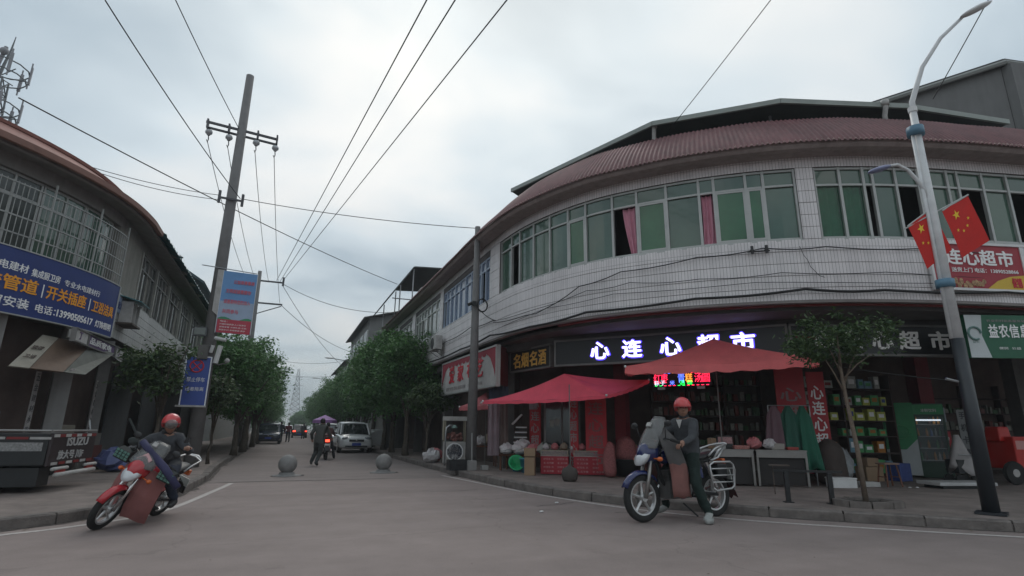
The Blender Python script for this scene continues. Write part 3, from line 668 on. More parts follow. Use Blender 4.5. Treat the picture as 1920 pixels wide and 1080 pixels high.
# LED ticker
t, wd = board('led_ticker', 'running LED text panel in red, blue and green under the red canopy', (8.43, 11.4), (9.28, 10.28), 2.32, 2.67, black_m, None, .06, 'LED display')
wd_ = wd
def dots(t, ch, x, z, w_, h_, mt): put(t, ch, x, z, h_, mt, w=w_, bold=-.004, ext=.004)
for ch, x, mt in (('红', .03, led_r), ('枣', .21, led_r), ('青', .62, led_b), ('糕', .80, led_o), ('汤', 1.02, led_r), ('圆', 1.2, led_r)): dots(t, ch, x, .09, .17, .22, mt)
for ch, x, mt in (('粽', .04, led_wh), ('子', .19, led_wh), ('米', .42, led_b), ('酒', .66, led_g), ('糖', .84, led_g)): dots(t, ch, x, .035, .12, .11, mt)
mm = [MB() for _ in range(4)]
for i in range(12):
    mm[[0, 0, 2, 2, 3, 3, 0, 0, 0, 0, 0, 0][i]].box((.08+i*.112, -.006, .325), (.06, .008, .014)); mm[[1, 1, 0, 0, 0, 1, 1, 0, 0, 0, 0, 0][i] if i < 7 else 0].box((.08+i*.112, -.006, .022), (.06, .008, .014))
for q, mt in zip(mm, (led_r, led_g, led_b, led_o)):
    if q.v: q.build('led_dash', mt, t)
for x in (.2, 1.15): f = MB(); f.box((x, .03, -.04), (.18, .05, .06)); f.build('bracket', galv, t)
for q in (.25, 1.1): f = MB(); f.tube([(q, .03, .34), (q, .03, .95)], .008, 5); f.build('hanger', galv, t)

# ---------------------------------------------------------------- shelves, goods
def shelf(a, b, depth, zs_, label, back=dark_in2):
    va = Vector((*a, .138)); vb = Vector((*b, .138)); ux = vb-va; wd = ux.length; rz = math.atan2(ux.y, ux.x); t = thing('shelf_unit', label, 'shelf', va, rz, 'goods shelves')
    for z in zs_: f = MB(); f.box((wd/2, depth/2, z), (wd, depth, .03)); f.build('shelf', shelf_m, t)
    n = max(1, int(wd/1.0))
    for i in range(n+1): f = MB(); f.box((i*wd/n, depth/2+.01, (zs_[-1]+.4)/2), (.04, depth-.01, zs_[-1]+.4)); f.build('upright', shelf_m, t)
    return va, ux.normalized(), wd, rz
rr = random.Random(11)
zs1 = [.1, .62, 1.05, 1.45, 1.85, 2.3]
va, ux, wd, rz = shelf((12.6, 10.95), (15.35, 10.12), .35, zs1, 'open shelves of boxed goods under the brush lettered sign')
cols = [M('yellow_green_gift_box', (.45, .48, .08), .6, var=.3, sc=12), M('pale_grey_box', (.42, .43, .4), .6, var=.3, sc=12), M('green_box', (.07, .32, .11), .6, var=.3, sc=12), M('blue_box', (.04, .07, .25), .6, var=.3, sc=12), M('red_box', (.26, .03, .03), .6, var=.3, sc=12), M('orange_box', (.42, .16, .02), .6, var=.3, sc=12), M('light_blue_box', (.16, .30, .38), .6, var=.3, sc=12)]
cn = ['yellow green', 'pale grey', 'green', 'blue', 'red', 'orange', 'light blue']
ORD = ['first', 'second', 'third', 'fourth', 'fifth', 'sixth', 'seventh', 'eighth', 'ninth', 'tenth', 'eleventh', 'twelfth', 'thirteenth', 'fourteenth', 'fifteenth', 'sixteenth']
rown = ['lowest', 'second lowest', 'third', 'fourth', 'fifth', 'top']
pick = {0: (2, 3, 6, 6, 4), 1: (6, 3, 2, 5), 2: (2, 2, 5, 1), 3: (0, 0, 1, 0), 4: (1, 0, 2), 5: (1, 6, 1)}
yb = Vector((-ux.y, ux.x, 0))
cnt = 0
for r_, z in enumerate(zs1):
    x = .08; k = 0
    while x < wd-.3:
        bw = rr.uniform(.15, .3); bh = rr.uniform(.2, .36) if r_ != 2 else rr.uniform(.14, .24); c = rr.choice(pick[r_])
        if rr.random() < .84:
            p = va+ux*(x+bw/2)+yb*.13+Vector((0, 0, z+.016)); k += 1
            f = MB(); f.box((0, 0, bh/2), (bw*.94, .2, bh)); f.cur = 1; f.box((0, -.102, bh*.55), (bw*.6, .004, bh*.4)); f.cur = 0
            o = f.build('goods_box', [cols[c], wht_let if rr.random() < .5 else cols[(c+3) % 7]]); o.location = p; o.rotation_euler = (0, 0, rz)
            tag(o, f'{cn[c]} box, {ORD[k-1]} from the left, {rown[r_]} shelf under the brushed sign', 'box', 'boxed goods on the shelves')
        x += bw+rr.uniform(.01, .12)
va, ux, wd, rz = shelf((9.7, 13.2), (12.3, 11.7), .35, [.1, .75, 1.15, 1.55, 1.95, 2.4], 'dim goods shelves at the back behind the parked rider')
yb = Vector((-ux.y, ux.x, 0))
for r_, z in enumerate([.1, .75, 1.15, 1.55, 1.95, 2.4]):
    f = MB()
    x = .05
    while x < wd-.15:
        bw = rr.uniform(.06, .14); bh = rr.uniform(.12, .28); p = va+ux*(x+bw/2)+yb*.13+Vector((0, 0, z+.016+bh/2)); f.cur = rr.randrange(4); f.box(p, (bw*.9, .14, bh), rz); x += bw+rr.uniform(0, .06)
    o = f.build('packed_goods', [M('muted_green_packs', (.05, .12, .05), .6, var=.4, sc=15), M('muted_grey_packs', (.13, .13, .11), .6, var=.4, sc=15), M('muted_red_packs', (.16, .04, .03), .6, var=.3, sc=15), M('muted_white_packs', (.26, .26, .22), .6, var=.4, sc=15)])
    tag(o, f'tight row of small packs on the {rown[r_]} dim shelf behind the rider', 'packs', kind='stuff')
va, ux, wd, rz = shelf((18.3, 11.0), (22.5, 9.3), .35, [.1, .75, 1.25, 1.75, 2.2], 'dim shelves of small goods beyond the lamp post')
yb = Vector((-ux.y, ux.x, 0)); f = MB()
for z in (.75, 1.25, 1.75):
    x = .05
    while x < wd-.15:
        bw = rr.uniform(.06, .18); bh = rr.uniform(.1, .3); p = va+ux*(x+bw/2)+yb*.13+Vector((0, 0, z+.016+bh/2)); f.cur = rr.randrange(4); f.box(p, (bw*.9, .14, bh), rz); x += bw+rr.uniform(0, .06)
tag(f.build('packed_goods', [_M['muted_green_packs'], _M['muted_grey_packs'], _M['muted_red_packs'], _M['muted_white_packs']]), 'small packs on the dim shelves beyond the lamp post', 'packs', kind='stuff')

# ---------------------------------------------------------------- glass fridges
frz = -.31
def fridge(x, y, label, closed):
    t = thing('drinks_fridge', label, 'fridge', (x, y, .138), (-.95 if closed else -.80), 'drinks fridges in front of the shop')
    wd, dp, h = (.72, .6, 1.96)
    dg_ = M('dark_green_fridge_body', (.012, .05, .03), .4, var=.1)
    if closed:
        f = MB(); f.box((wd/2, dp/2, h/2+.03), (wd, dp, h-.06)); f.build('cabinet', M('green_fridge_side', (.02, .26, .09), .45, var=.15), t)
        f = MB(); f.add([(.0, -.004, .06), (wd, -.004, .06), (wd, -.004, 1.0), (wd*.62, -.004, .72), (0, -.004, .72)], [(0, 1, 2, 3, 4)]); f.build('white_print', M('pale_panel', (.50, .54, .55)), t)
        f = MB(); f.tube([(.36+.2*math.cos(a/12*6.28), -.006, 1.18+.18*math.sin(a/12*6.28)) for a in range(13)], .012, 5); f.build('logo_ring', M('logo_green', (.05, .3, .12), .5), t)
        for i, q in enumerate(('绿色', '鲜 活 冷 饮')): put(t, q, .12, .95-.12*i+.2, .08, M('logo_green', (.05, .3, .12)), w=.5, ext=.003)
    else:
        f = MB(); f.box((.02, dp/2, h/2), (.04, dp, h-.1)); f.box((wd-.02, dp/2, h/2), (.04, dp, h-.1)); f.box((wd/2, dp-.02, h/2), (wd-.08, .04, h-.1)); f.box((wd/2, dp/2, .2), (wd-.08, dp-.03, .36)); f.box((wd/2, dp/2, h-.04), (wd, dp, .04)); f.build('cabinet', dg_, t)
        f = MB(); f.box((wd/2, .05, h-.2), (wd-.02, .12, .30)); f.build('header', M('green_fridge_side', (.02, .26, .09)), t)
        put(t, '冰鲜饮料', .2, h-.25, .09, wht_let, w=.35, y=-.014, ext=.003)
        for i in range(4):
            f = MB(); f.box((wd/2, .3, .45+i*.31), (wd-.1, .5, .014)); f.build('shelf', white_m, t)
        f = MB(); f.box((wd/2, .08, 1.5), (.56, .02, .04)); f.build('lamp_strip', M('cool_lit_strip', (.8, .9, 1), .5, var=0, emit=.9), t)
        f = MB()
        for z in (.38, 1.62): f.box((wd/2, .0, z), (wd-.02, .03, .06))
        for x_ in (.03, wd-.03): f.box((x_, .0, 1.0), (.05, .03, 1.18))
        f.build('door_frame', dg_, t); f = MB(); f.box((wd/2, .0, 1.0), (wd-.12, .008, 1.16)); f.build('door_glass', M('fridge_glass', (.35, .4, .42), .05, var=0, alpha=.18), t)
        bt = [M('bottle_dark', (.10, .03, .02), .3), M('bottle_white', (.5, .5, .5), .4), M('bottle_green', (.05, .25, .08), .3), M('bottle_blue', (.1, .2, .5), .3), M('bottle_orange', (.6, .25, .03), .3)]
        nm = ['dark', 'white', 'green', 'blue', 'orange']
        for i in range(4):
            for j in range(6):
                if rr.random() < .25: continue
                c = rr.randrange(5); p = _MX[t.name] @ Vector((.1+j*.1, .16, .457+i*.31))
                f = MB(); f.lathe([(.028, 0), (.03, .02), (.03, .13), (.012, .18), (.013, .21)], n=8); o = f.build('drink_bottle', bt[c], smooth=True); o.location = p
                tag(o, f'{nm[c]} drink bottle, {ORD[j]} from the left, {rown[i]} shelf of the glass fridge', 'bottle', 'bottles inside the glass fridge')
fridge(15.45, 10.55, 'green fridge seen from its printed side, left of the glass one', True)
fridge(15.95, 10.05, 'glass door fridge with lit drinks, beside the red column', False)
# standing poster boards beside the fridge
for (x, y, z0, z1, wd_, col, lab, tx) in ((16.95, 10.0, .5, 1.35, .28, red_m, 'narrow red poster on the column right of the glass fridge', '冷饮'), (16.88, 10.02, 1.6, 2.0, .32, M('pale_poster', (.35, .38, .42), .6), 'pale blue notice pinned above the narrow red poster', '通知'), (17.45, 9.8, .3, 1.95, .3, M('grey_poster', (.25, .26, .26), .6), 'tall grey strip poster right of the red column', '手机卡宽带')):
    t, w0 = board('poster', lab, (x, y), (x+wd_, y-.09), z0, z1, col, None, .02, 'poster')
    n = len(tx); g = (z1-z0)/n
    for i, ch in enumerate(tx): put(t, ch, .06, (z1-z0)-(i+1)*g+g*.2, g*.6, wht_let if col is red_m else M('ink', (.05, .05, .06), .7, var=0), w=wd_*.6, ext=.002, bold=.02)

# ---------------------------------------------------------------- market canopies
def canopy_cloth(name, label, cor, apex, zc, za, mat, val=.13, sag=.05, pole=None, poleh=None, extra=None):
    c = Vector((sum(p[0] for p in cor)/4, sum(p[1] for p in cor)/4)) if apex is None else Vector(apex)
    base = pole if pole else (c.x, c.y); t = thing(name, label, 'canopy', (base[0], base[1], .138))
    n = 10; V = []; F = []
    f = MB()
    C4 = [Vector((x, y, z)) for (x, y), z in zip(cor, zc)]; A = Vector((c.x, c.y, za))
    for i in range(4):
        a, b = C4[i], C4[(i+1) % 4]; st_ = len(f.v); V = []
        for r_ in range(n+1):
            u = r_/n
            for k in range(n+1):
                v = k/n; e = a.lerp(b, v); e = e + Vector((0, 0, -sag*1.0*math.sin(math.pi*v))) ; p = A.lerp(e, u); p.z -= sag*math.sin(math.pi*u)*(1.6+.5*math.cos(v*9+i)); p.z += .008*math.sin(v*23+u*7+i)*u
                V.append(p)
        f.add(V, [(r_*(n+1)+k, r_*(n+1)+k+1, (r_+1)*(n+1)+k+1, (r_+1)*(n+1)+k) for r_ in range(n) for k in range(n)])
        V = []
        for k in range(31):
            v = k/30; e = a.lerp(b, v) + Vector((0, 0, -sag*math.sin(math.pi*v))); o_ = (e-A); o_.z = 0; o_.normalize(); V += [e+o_*.004, e + o_*.02 + Vector((0, 0, -val*(.75+.25*abs(math.sin(v*math.pi*8)))))]
        f.add(V, [(2*k, 2*k+1, 2*k+3, 2*k+2) for k in range(30)])
    f.build('cloth', mat, t, smooth=True, world=True)
    for i in range(4):
        f = MB(); f.tube([A.lerp(C4[i], u_)-Vector((0, 0, .03+sag*math.sin(math.pi*u_)*2.1)) for u_ in (0, .15, .3, .45, .6, .75, .9, 1)], .010, 6); f.build('rib', galv, t, world=True)
        f = MB(); f.ell(C4[i], .03, 8, 6); f.build('corner_knob', white_m, t, world=True)
    if pole: f = MB(); f.tube([(pole[0], pole[1], .14), (c.x if not poleh else pole[0], c.y if not poleh else pole[1], poleh or za-.04)], .013, 8); f.build('pole', alu_d, t, world=True)
    return t
canopy_cloth('market_canopy', 'big faded red market canopy in front of the lit sign', [(7.0, 10.45), (9.85, 7.85), (11.2, 9.35), (8.35, 11.95)], (8.95, 9.75), (2.66, 2.74, 2.95, 2.85), 3.33, red_cloth2, pole=(9.1, 9.9), sag=.045, val=.19)
canopy_cloth('market_canopy', 'low red market canopy over the red stalls, left of the bigger one', [(4.98, 14.35), (6.95, 11.2), (8.35, 11.45), (6.95, 14.9)], (6.55, 12.55), (2.0, 2.06, 2.50, 2.5), 2.66, red_cloth, pole=(6.16, 11.56), poleh=2.3, sag=.045, val=.08)
f = MB(); f.lathe([(.13, 0), (.17, .05), (.19, .16), (.16, .27), (.06, .32), (.03, .36)], (0, 0, 0), 14); o = f.build('canopy_weight', M('dark_stone_weight', (.07, .06, .055), .9, bump=.3), smooth=True); o.location = (6.12, 11.52, .138)
tag(o, 'round dark weight holding the canopy pole before the red stalls', 'canopy base')
canopy_cloth('parasol', 'small faded red parasol with white print behind the grey pole', [(5.0, 16.6), (5.6, 15.6), (6.6, 16.2), (6.0, 17.2)], (5.8, 16.4), (1.92, 1.95, 2.0, 1.97), 2.38, M('faded_parasol_cloth', (.42, .11, .12), .8, var=.15), pole=(5.8, 16.4), val=.12, sag=.02)
f = MB(); letters(f, '鲜卤', (5.42, 15.86, 2.0), (.5, .1, .05), (.1, .13, .33), w=.4, h=.2, bold=.05, ext=.004); tag(f.build('parasol_lettering', wht_let), 'white characters printed on the small faded parasol', 'lettering')
# ---------------------------------------------------------------- stalls and clutter on the right pavement
def local_box(t, n, c, d, m, rz=0, bev=.004, **k): f = MB(); f.box(c, d, rz); return f.build(n, m, t, bev=bev, **k)
srz = math.atan2(12.58-13.44, 7.72-6.24)
def stall(x, y, label, wd):
    t = thing('market_stall', label, 'market stall', (x, y, .138), srz, 'red fronted snack stalls')
    local_box(t, 'counter', (wd/2, .3, .24), (wd, .6, .44), M('red_stall_cloth', (.33, .02, .035), .7, var=.12), bev=.008)
    local_box(t, 'counter_trim', (wd/2, .3, .467), (wd+.01, .61, .014), white_d)
    for i in range(4):
        for j in range(2): put(t, '炒花生 瓜子糖果'[i % 2*2:i % 2*2+5], .08+j*wd*.5, .37-.1*i, .045, M('pale_pink_letters', (.55, .38, .38), .6, var=0), w=wd*.36, ext=.002, y=-.003)
    f = MB(); f.box((wd/2, .3, .52), (wd-.06, .52, .09)); f.build('tray_of_dry_goods', spice_m, t)
    f = MB()
    for i in range(60): f.ell((random.uniform(.06, wd-.06), random.uniform(.08, .52), .565), (.04, .04, .02), 6, 4)
    f.build('heaped_goods', spice_m, t)
    for (c, d) in (((wd/2, .012, .60), (wd, .022, .022)), ((wd/2, .588, .62), (wd, .022, .022)), ((.011, .3, .6), (.022, .55, .022)), ((wd-.011, .3, .6), (.022, .55, .022)), ((.011, .011, .53), (.02, .02, .12)), ((wd-.011, .011, .53), (.02, .02, .12))): local_box(t, 'rail', c, d, M('pale_wood', (.30, .26, .2), .7), bev=0)
    f = MB(); f.box((wd/2, .0, .535), (wd-.05, .006, .11)); f.build('glass_front', M('fridge_glass', (.35, .4, .42), .05, var=0, alpha=.18), t)
stall(6.28, 13.42, 'red fronted snack stall, the left of the pair beside the cardboard box', .72)
stall(7.02, 12.99, 'red fronted snack stall, the right of the pair beside the mesh sack', .80)
def sack(x, y, h, r, label, mat=sack_m, cat='sack', z=.138, n=12, seed=0, grp=None):
    q = random.Random(seed); f = MB(); pr_ = [(r*.75, 0), (r*1.05, h*.12), (r, h*.4), (r*.95, h*.65), (r*.8, h*.85), (r*.35, h*.95), (r*.2, h)]
    f.lathe(pr_, n=n); f.v = [(a*(1+q.uniform(-.2, .2)), b*(1+q.uniform(-.2, .2)), c*(1+q.uniform(-.06, .04))) for a, b, c in f.v]; o = f.build('sack', mat, smooth=True, sub=1); o.location = (x, y, z); tag(o, label, cat, grp); return o
for i, (x, y, s_) in enumerate(((8.0, 12.9, .26), (8.45, 12.85, .22), (8.75, 12.7, .2), (9.2, 12.1, .24), (7.9, 12.55, .18))):
    blob_q = random.Random(90+i); f = MB(); f.ell((0, 0, s_*.8), (s_, s_*.8, s_*.8), 14, 9); f.v = [(a*(1+blob_q.uniform(-.18, .18)), b*(1+blob_q.uniform(-.18, .18)), max(.002, c*(1+blob_q.uniform(-.15, .15)))) for a, b, c in f.v]; o = f.build('sack', [sack_m, M('dull_sack', (.10, .05, .05), .9, var=.4), crate_b][i % 3]); o.location = (x, y, .138 if i in (3, 4) else .55); tag(o, ['lumpy red sack piled behind the tall mesh sack', 'dull sack at the top of the pile behind the rider', 'brown sack at the right of the pile behind the rider', 'red sack on the ground beside the dusky upright one', 'small dull sack on the ground behind the tall mesh sack'][i], 'sack', 'sacks piled behind the stalls')
sack(7.62, 12.22, .85, .17, 'tall red mesh sack standing at the right end of the stalls')
sack(8.3, 12.5, .62, .3, 'wide slumped sack on the dark tub behind the right stall', seed=3, z=.5)
f = MB(); f.lathe([(.36, 0), (.42, .4), (.44, .42), (.40, .42), (.34, .05)], n=18); o = f.build('black_tub', plastic, smooth=True); o.location = (8.3, 12.5, .138); tag(o, 'black tub under the slumped sack', 'tub')
sack(8.95, 12.35, .75, .2, 'upright dusky sack further right of the slumped one', seed=5, mat=M('dull_sack', (.10, .05, .05), .9, var=.4))
# cardboard box with open flap
t = thing('cardboard_box', 'tall open cardboard box at the left end of the red stalls', 'box', (5.95, 13.35, .138), srz)
local_box(t, 'carton', (0, 0, .22), (.26, .3, .44), crate_b); local_box(t, 'carton', (0.0, .0, .56), (.28, .32, .2), crate_b)
f = MB(); f.plate([(-.14, -.16, .66), (-.30, -.2, .60), (-.30, .14, .60), (-.14, .16, .66)], .006); f.build('flap', crate_b, t)
# green basket and blue buckets
t = thing('laundry_basket', 'bright green round basket tipped against the blue buckets', 'basket', (5.98, 14.35, .138+.2), rot=(R(62), 0, R(-15)))
f = MB(); f.lathe([(.14, 0), (.2, .1), (.225, .1), (.225, .12), (.19, .12), (.13, .01)], n=20); f.build('shell', basket_g, t, smooth=True)
f = MB()
for i in range(8): a = i*math.pi/4; f.tube([(0, 0, .006), (.19*math.cos(a), .19*math.sin(a), .1)], .008, 5)
f.build('spoke', basket_g, t)
for i, (x, y) in enumerate(((6.2, 14.2), (6.12, 14.6))):
    f = MB(); f.lathe([(.12, 0), (.16, .34), (.175, .34), (.175, .37), (.15, .37), (.11, .02)], n=18); o = f.build('bucket', basket_b, smooth=True); o.location = (x, y, .138); tag(o, ['blue bucket right beside the green basket', 'blue bucket half hidden behind the green basket'][i], 'bucket', 'blue buckets')
# display of bagged goods under the low canopy
t = thing('display_bench', 'low bench heaped with bagged goods at the left of the stalls', 'bench', (5.85, 14.95, .138), -.75)
local_box(t, 'bench_top', (.55, .25, .42), (1.5, .6, .05), wood_r)
for x in (-.1, 1.2):
    for y in (.02, .5): local_box(t, 'leg', (x, y, .2), (.05, .05, .4), wood_r, bev=0)
def blob(x, y, z, r, mat, label, seed, cat='plastic bag', nm='plastic_bag', sq=.7, grp=None):
    q = random.Random(seed); f = MB(); f.ell((0, 0, r*sq), (r, r*.85, r*sq), 14, 9)
    f.v = [(a*(1+q.uniform(-.16, .16)), b*(1+q.uniform(-.16, .16)), max(0.002, c*(1+q.uniform(-.2, .2)))) for a, b, c in f.v]
    o = f.build(nm, mat, smooth=False); o.location = (x, y, z); tag(o, label, cat, grp); return o
for i, (x, y, r, mt, lb) in enumerate(((5.85, 14.75, .2, bag_w, 'crumpled white bag at the left end of the display bench'), (6.15, 14.5, .24, bag_w, 'larger white bag in the middle of the display bench'), (6.45, 14.25, .2, bag_p, 'pinkish bag near the right of the display bench'), (6.7, 14.05, .22, M('green_grey_bag', (.30, .33, .3), .5, var=.2), 'grey green bag at the right end of the bench'), (6.35, 14.75, .26, bag_w, 'white bag stacked at the back of the display bench'))): blob(x, y, .585, r, mt, lb, i, grp='bags on the display bench')
# striped folding board and notice
t = thing('striped_rack', 'black and white striped rack leaning over the bagged goods', 'rack', (6.35, 14.95, .9), -.75)
for i in range(7): local_box(t, 'stripe', (.02*i*.3, 0, i*.07), (.42-.015*i, .03, .034), white_m if i % 2 == 0 else black_m, bev=0)
f = MB(); f.tube([(-.25, 0, .5), (.05, 0, .78)], .03, 6); f.build('handle', white_m, t)
f = MB(); f.box((0, 0, 0), (.26, .02, .34)); o = f.build('notice_sheet', M('pale_poster', (.35, .38, .42))); o.location = (6.7, 14.8, 2.0); o.rotation_euler = (0, 0, -.8); tag(o, 'pale notice sheet over the narrow red banner by the door', 'notice')
# glass shop door
t = thing('glass_door', 'aluminium framed glass shop door behind the red stalls', 'door', (6.95, 14.55, .138), -.5)
for (c, d) in (((.0, 0, 1.1), (.06, .06, 2.2)), ((.98, 0, 1.1), (.06, .06, 2.2)), ((.49, 0, 2.2), (1.04, .06, .06)), ((.49, 0, .05), (.92, .05, .1)), ((.49, 0, 1.1), (.04, .04, 2.0))): local_box(t, 'frame', c, d, alu_d, bev=0)
for x in (.24, .74): local_box(t, 'pane', (x, .005, 1.1), (.44, .008, 1.98), M('dark_shop_glass', (.03, .04, .045), .08, var=.2, spec=.9), bev=0)
for x, z in ((.2, 1.3), (.36, 1.34)): local_box(t, 'sticker', (x, -.004, z), (.13, .006, .2), M('pale_sticker', (.35, .42, .38), .6), bev=0)
# cloth curtains
for (x0, y0, x1, y1, z0, z1, mt, lb) in ((5.32, 14.85, 5.62, 14.75, .55, 2.1, M('grey_pink_cloth', (.22, .17, .19), .9, var=.2), 'grey pink cloth hanging under the left end of the low canopy'), (5.64, 14.9, 5.9, 14.8, .6, 2.1, M('brown_cloth', (.16, .12, .11), .9, var=.2), 'brownish cloth hanging next to the grey pink one'), (5.6, 15.6, 6.1, 15.3, 2.1, 2.5, M('slate_cloth', (.05, .06, .09), .9, var=.2), 'slate blue cloth strip under the gold lettered sign')):
    f = MB(); n = 20; V = []
    for r_ in range(8):
        for k in range(n+1): u = k/n; V.append((x0+(x1-x0)*u+.02*math.sin(u*14), y0+(y1-y0)*u+.03*math.sin(u*14+.5*r_/7), z0+(z1-z0)*r_/7))
    f.add(V, [(r_*(n+1)+k, r_*(n+1)+k+1, (r_+1)*(n+1)+k+1, (r_+1)*(n+1)+k) for r_ in range(7) for k in range(n)]); tag(f.build('hanging_cloth', mt, smooth=True), lb, 'cloth', 'cloths hanging at the shop front')
# glass snack cart by the pole
t = thing('snack_cart', 'white snack cart with glass case and round dark emblem left of the pole', 'cart', (5.0, 18.2, .138), -.2)
local_box(t, 'cabinet', (.35, .25, .36), (.72, .5, .68), M('cart_white', (.45, .44, .42), .6, var=.2))
f = MB(); f.lathe([(.0, 0), (.25, 0), (.25, .012), (0, .012)], (.35, -.006, .38), 20, Matrix.Rotation(R(90), 3, 'X')); f.build('emblem', M('emblem_navy', (.03, .035, .07), .5), t)
f = MB(); f.lathe([(.27, 0), (.29, 0), (.29, .014), (.27, .014)], (.35, -.004, .38), 24, Matrix.Rotation(R(90), 3, 'X')); f.build('emblem_ring', wht_let, t)
put(t, '小吃', .22, .38, .12, gry_let, w=.26, y=-.02, ext=.002); put(t, '奶茶', .26, .2, .1, wht_let, w=.18, y=-.02, ext=.002)
for x in (.02, .68):
    for y in (.02, .48): local_box(t, 'post', (x, y, 1.05), (.035, .035, .7), M('cart_frame', (.35, .32, .24), .6), bev=0)
local_box(t, 'roof_box', (.35, .25, 1.45), (.8, .56, .14), M('cart_white', (.45, .44, .42)))
local_box(t, 'side_board', (-.03, .25, 1.08), (.03, .5, .66), M('cart_frame', (.35, .32, .24)))
f = MB(); rr2 = random.Random(2)
for i in range(22): f.ell((rr2.uniform(.12, .58), rr2.uniform(.1, .4), .76+rr2.uniform(0, .22)), .06, 7, 5)
f.build('wares', M('toy_coloured_wares', (.30, .13, .11), .7, var=.6, sc=20), t)
for i, (x, y, c, lb) in enumerate(((4.75, 18.9, bag_w, 'white bundle on the pavement left of the snack cart'), (4.95, 19.3, bag_p, 'pinkish bundle behind the white one left of the snack cart'))): blob(x, y, .138, .3, c, lb, 30+i, 'bundle', 'bundle')
t = thing('vendor_table', 'small table with heaped goods right of the grey pole', 'table', (5.55, 16.6, .138), -.2)
local_box(t, 'table_top', (.3, .2, .6), (.8, .5, .04), wood_r)
for x in (-.05, .65):
    for y in (.0, .4): local_box(t, 'leg', (x, y, .3), (.04, .04, .58), wood_r, bev=0)
blob(5.75, 16.7, .76, .2, bag_w, 'round white bundle on the small table by the pole', 41); blob(6.1, 16.65, .76, .26, M('tan_bundle', (.25, .2, .15), .8), 'tan heaped bundle on the small table by the pole', 42, 'bundle', 'bundle')
f = MB(); f.box((0, 0, 0), (.24, .02, .4)); o = f.build('price_board', M('pale_poster', (.35, .38, .42))); o.location = (6.0, 16.3, 1.4); o.rotation_euler = (R(-12), 0, -.3); tag(o, 'small pale price board above the table bundles', 'board')
# crates, concrete blocks at the pole foot
t = thing('metal_crate', 'open dark crate at the kerb beside the grey pole', 'crate', (4.62, 15.4, .138), .05)
for (c, d) in (((.0, -.15, .14), (.5, .02, .28)), ((0, .15, .14), (.5, .02, .28)), ((-.25, 0, .14), (.02, .3, .28)), ((.25, 0, .14), (.02, .3, .28)), ((0, 0, .01), (.48, .28, .02))): local_box(t, 'side', c, d, black_m, bev=0)
f = MB(); f.box((0, 0, .13), (.24, .22, .26)); o = f.build('concrete_block', conc, bev=.01); o.location = (4.99, 15.22, .138); tag(o, 'grey concrete block between crate and pole', 'block')
f = MB(); f.box((0, 0, .06), (.2, .16, .12)); o = f.build('white_box', white_d, bev=.01); o.location = (5.42, 15.35, .138); tag(o, 'small white box at the right of the pole foot', 'box')
t = thing('broom', 'upright pale stick standing in the concrete block', 'stick', (5.0, 15.22, .398)); f = MB(); f.tube([(0, 0, 0), (-.02, 0, .75)], .014, 6); f.build('shaft', alu, t)
t = thing('gooseneck_post', 'thin bent post with small head on the kerb left of the cart', 'post', (4.8, 17.35, .138))
f = MB(); f.tube([(0, 0, 0), (0, 0, 1.0), (.03, 0, 1.15), (.12, 0, 1.22), (.25, 0, 1.22)], .028, 8); f.build('tube', galv, t, smooth=True); f = MB(); f.lathe([(.03, .04), (.09, -.02), (.1, -.06)], (.28, 0, 1.2), 10); f.build('head', M('green_grey_plastic', (.2, .3, .27), .6), t)
# metal preparation tables in front of the dark shop
def mtable(x, y, wd, rz, label):
    t = thing('metal_table', label, 'table', (x, y, .138), rz, 'stainless work tables')
    local_box(t, 'table_top', (wd/2, .3, .74), (wd, .6, .03), steel_t); local_box(t, 'apron', (wd/2, .012, .66), (wd-.02, .02, .13), steel_t)
    for q in (.03, wd-.03):
        for y_ in (.03, .57): local_box(t, 'leg', (q, y_, .33), (.045, .045, .62), steel_t, bev=0)
    local_box(t, 'skirt', (wd/2, .06, .32), (wd-.12, .02, .56), M('dark_skirt', (.025, .022, .022), .8))
    return t
mtable(7.95, 10.4, .95, -.62, 'steel work table half hidden behind the parked rider')
mtable(8.75, 9.83, .85, -.55, 'middle steel work table carrying pink bags')
mtable(9.5, 9.36, 1.05, -.52, 'right hand steel work table under the green coats')
for i, (x, y, r, mt, lb) in enumerate(((9.62, 9.5, .17, bag_p, 'pink shopping bag on the middle steel table'), (9.9, 9.35, .15, bag_w, 'white shopping bag beside the pink one on the steel table'), (8.35, 10.4, .12, M('red_packs', (.35, .06, .05), .6), 'flat red packs on the left steel table'), (8.6, 10.25, .1, M('pale_red_packs', (.45, .18, .14), .6), 'pale red packs on the left steel table'))): blob(x, y, .9, r, mt, lb, 50+i)
f = MB(); f.box((0, 0, .14), (.32, .24, .28)); f.cur = 1; f.box((0, -.123, .18), (.3, .004, .14)); o = f.build('carton', [M('dark_carton', (.04, .04, .04), .7), M('red_white_print', (.35, .2, .2), .6, var=.6, sc=40)]); o.location = (9.2, 9.95, .9); o.rotation_euler = (0, 0, -.55); tag(o, 'dark carton with red and white print at the back of the middle table', 'carton')
f = MB(); f.box((0, 0, .11), (.14, .12, .22)); o = f.build('carton', crate_b); o.location = (8.88, 9.98, .9); tag(o, 'small brown carton next to the dark carton on the table', 'carton')
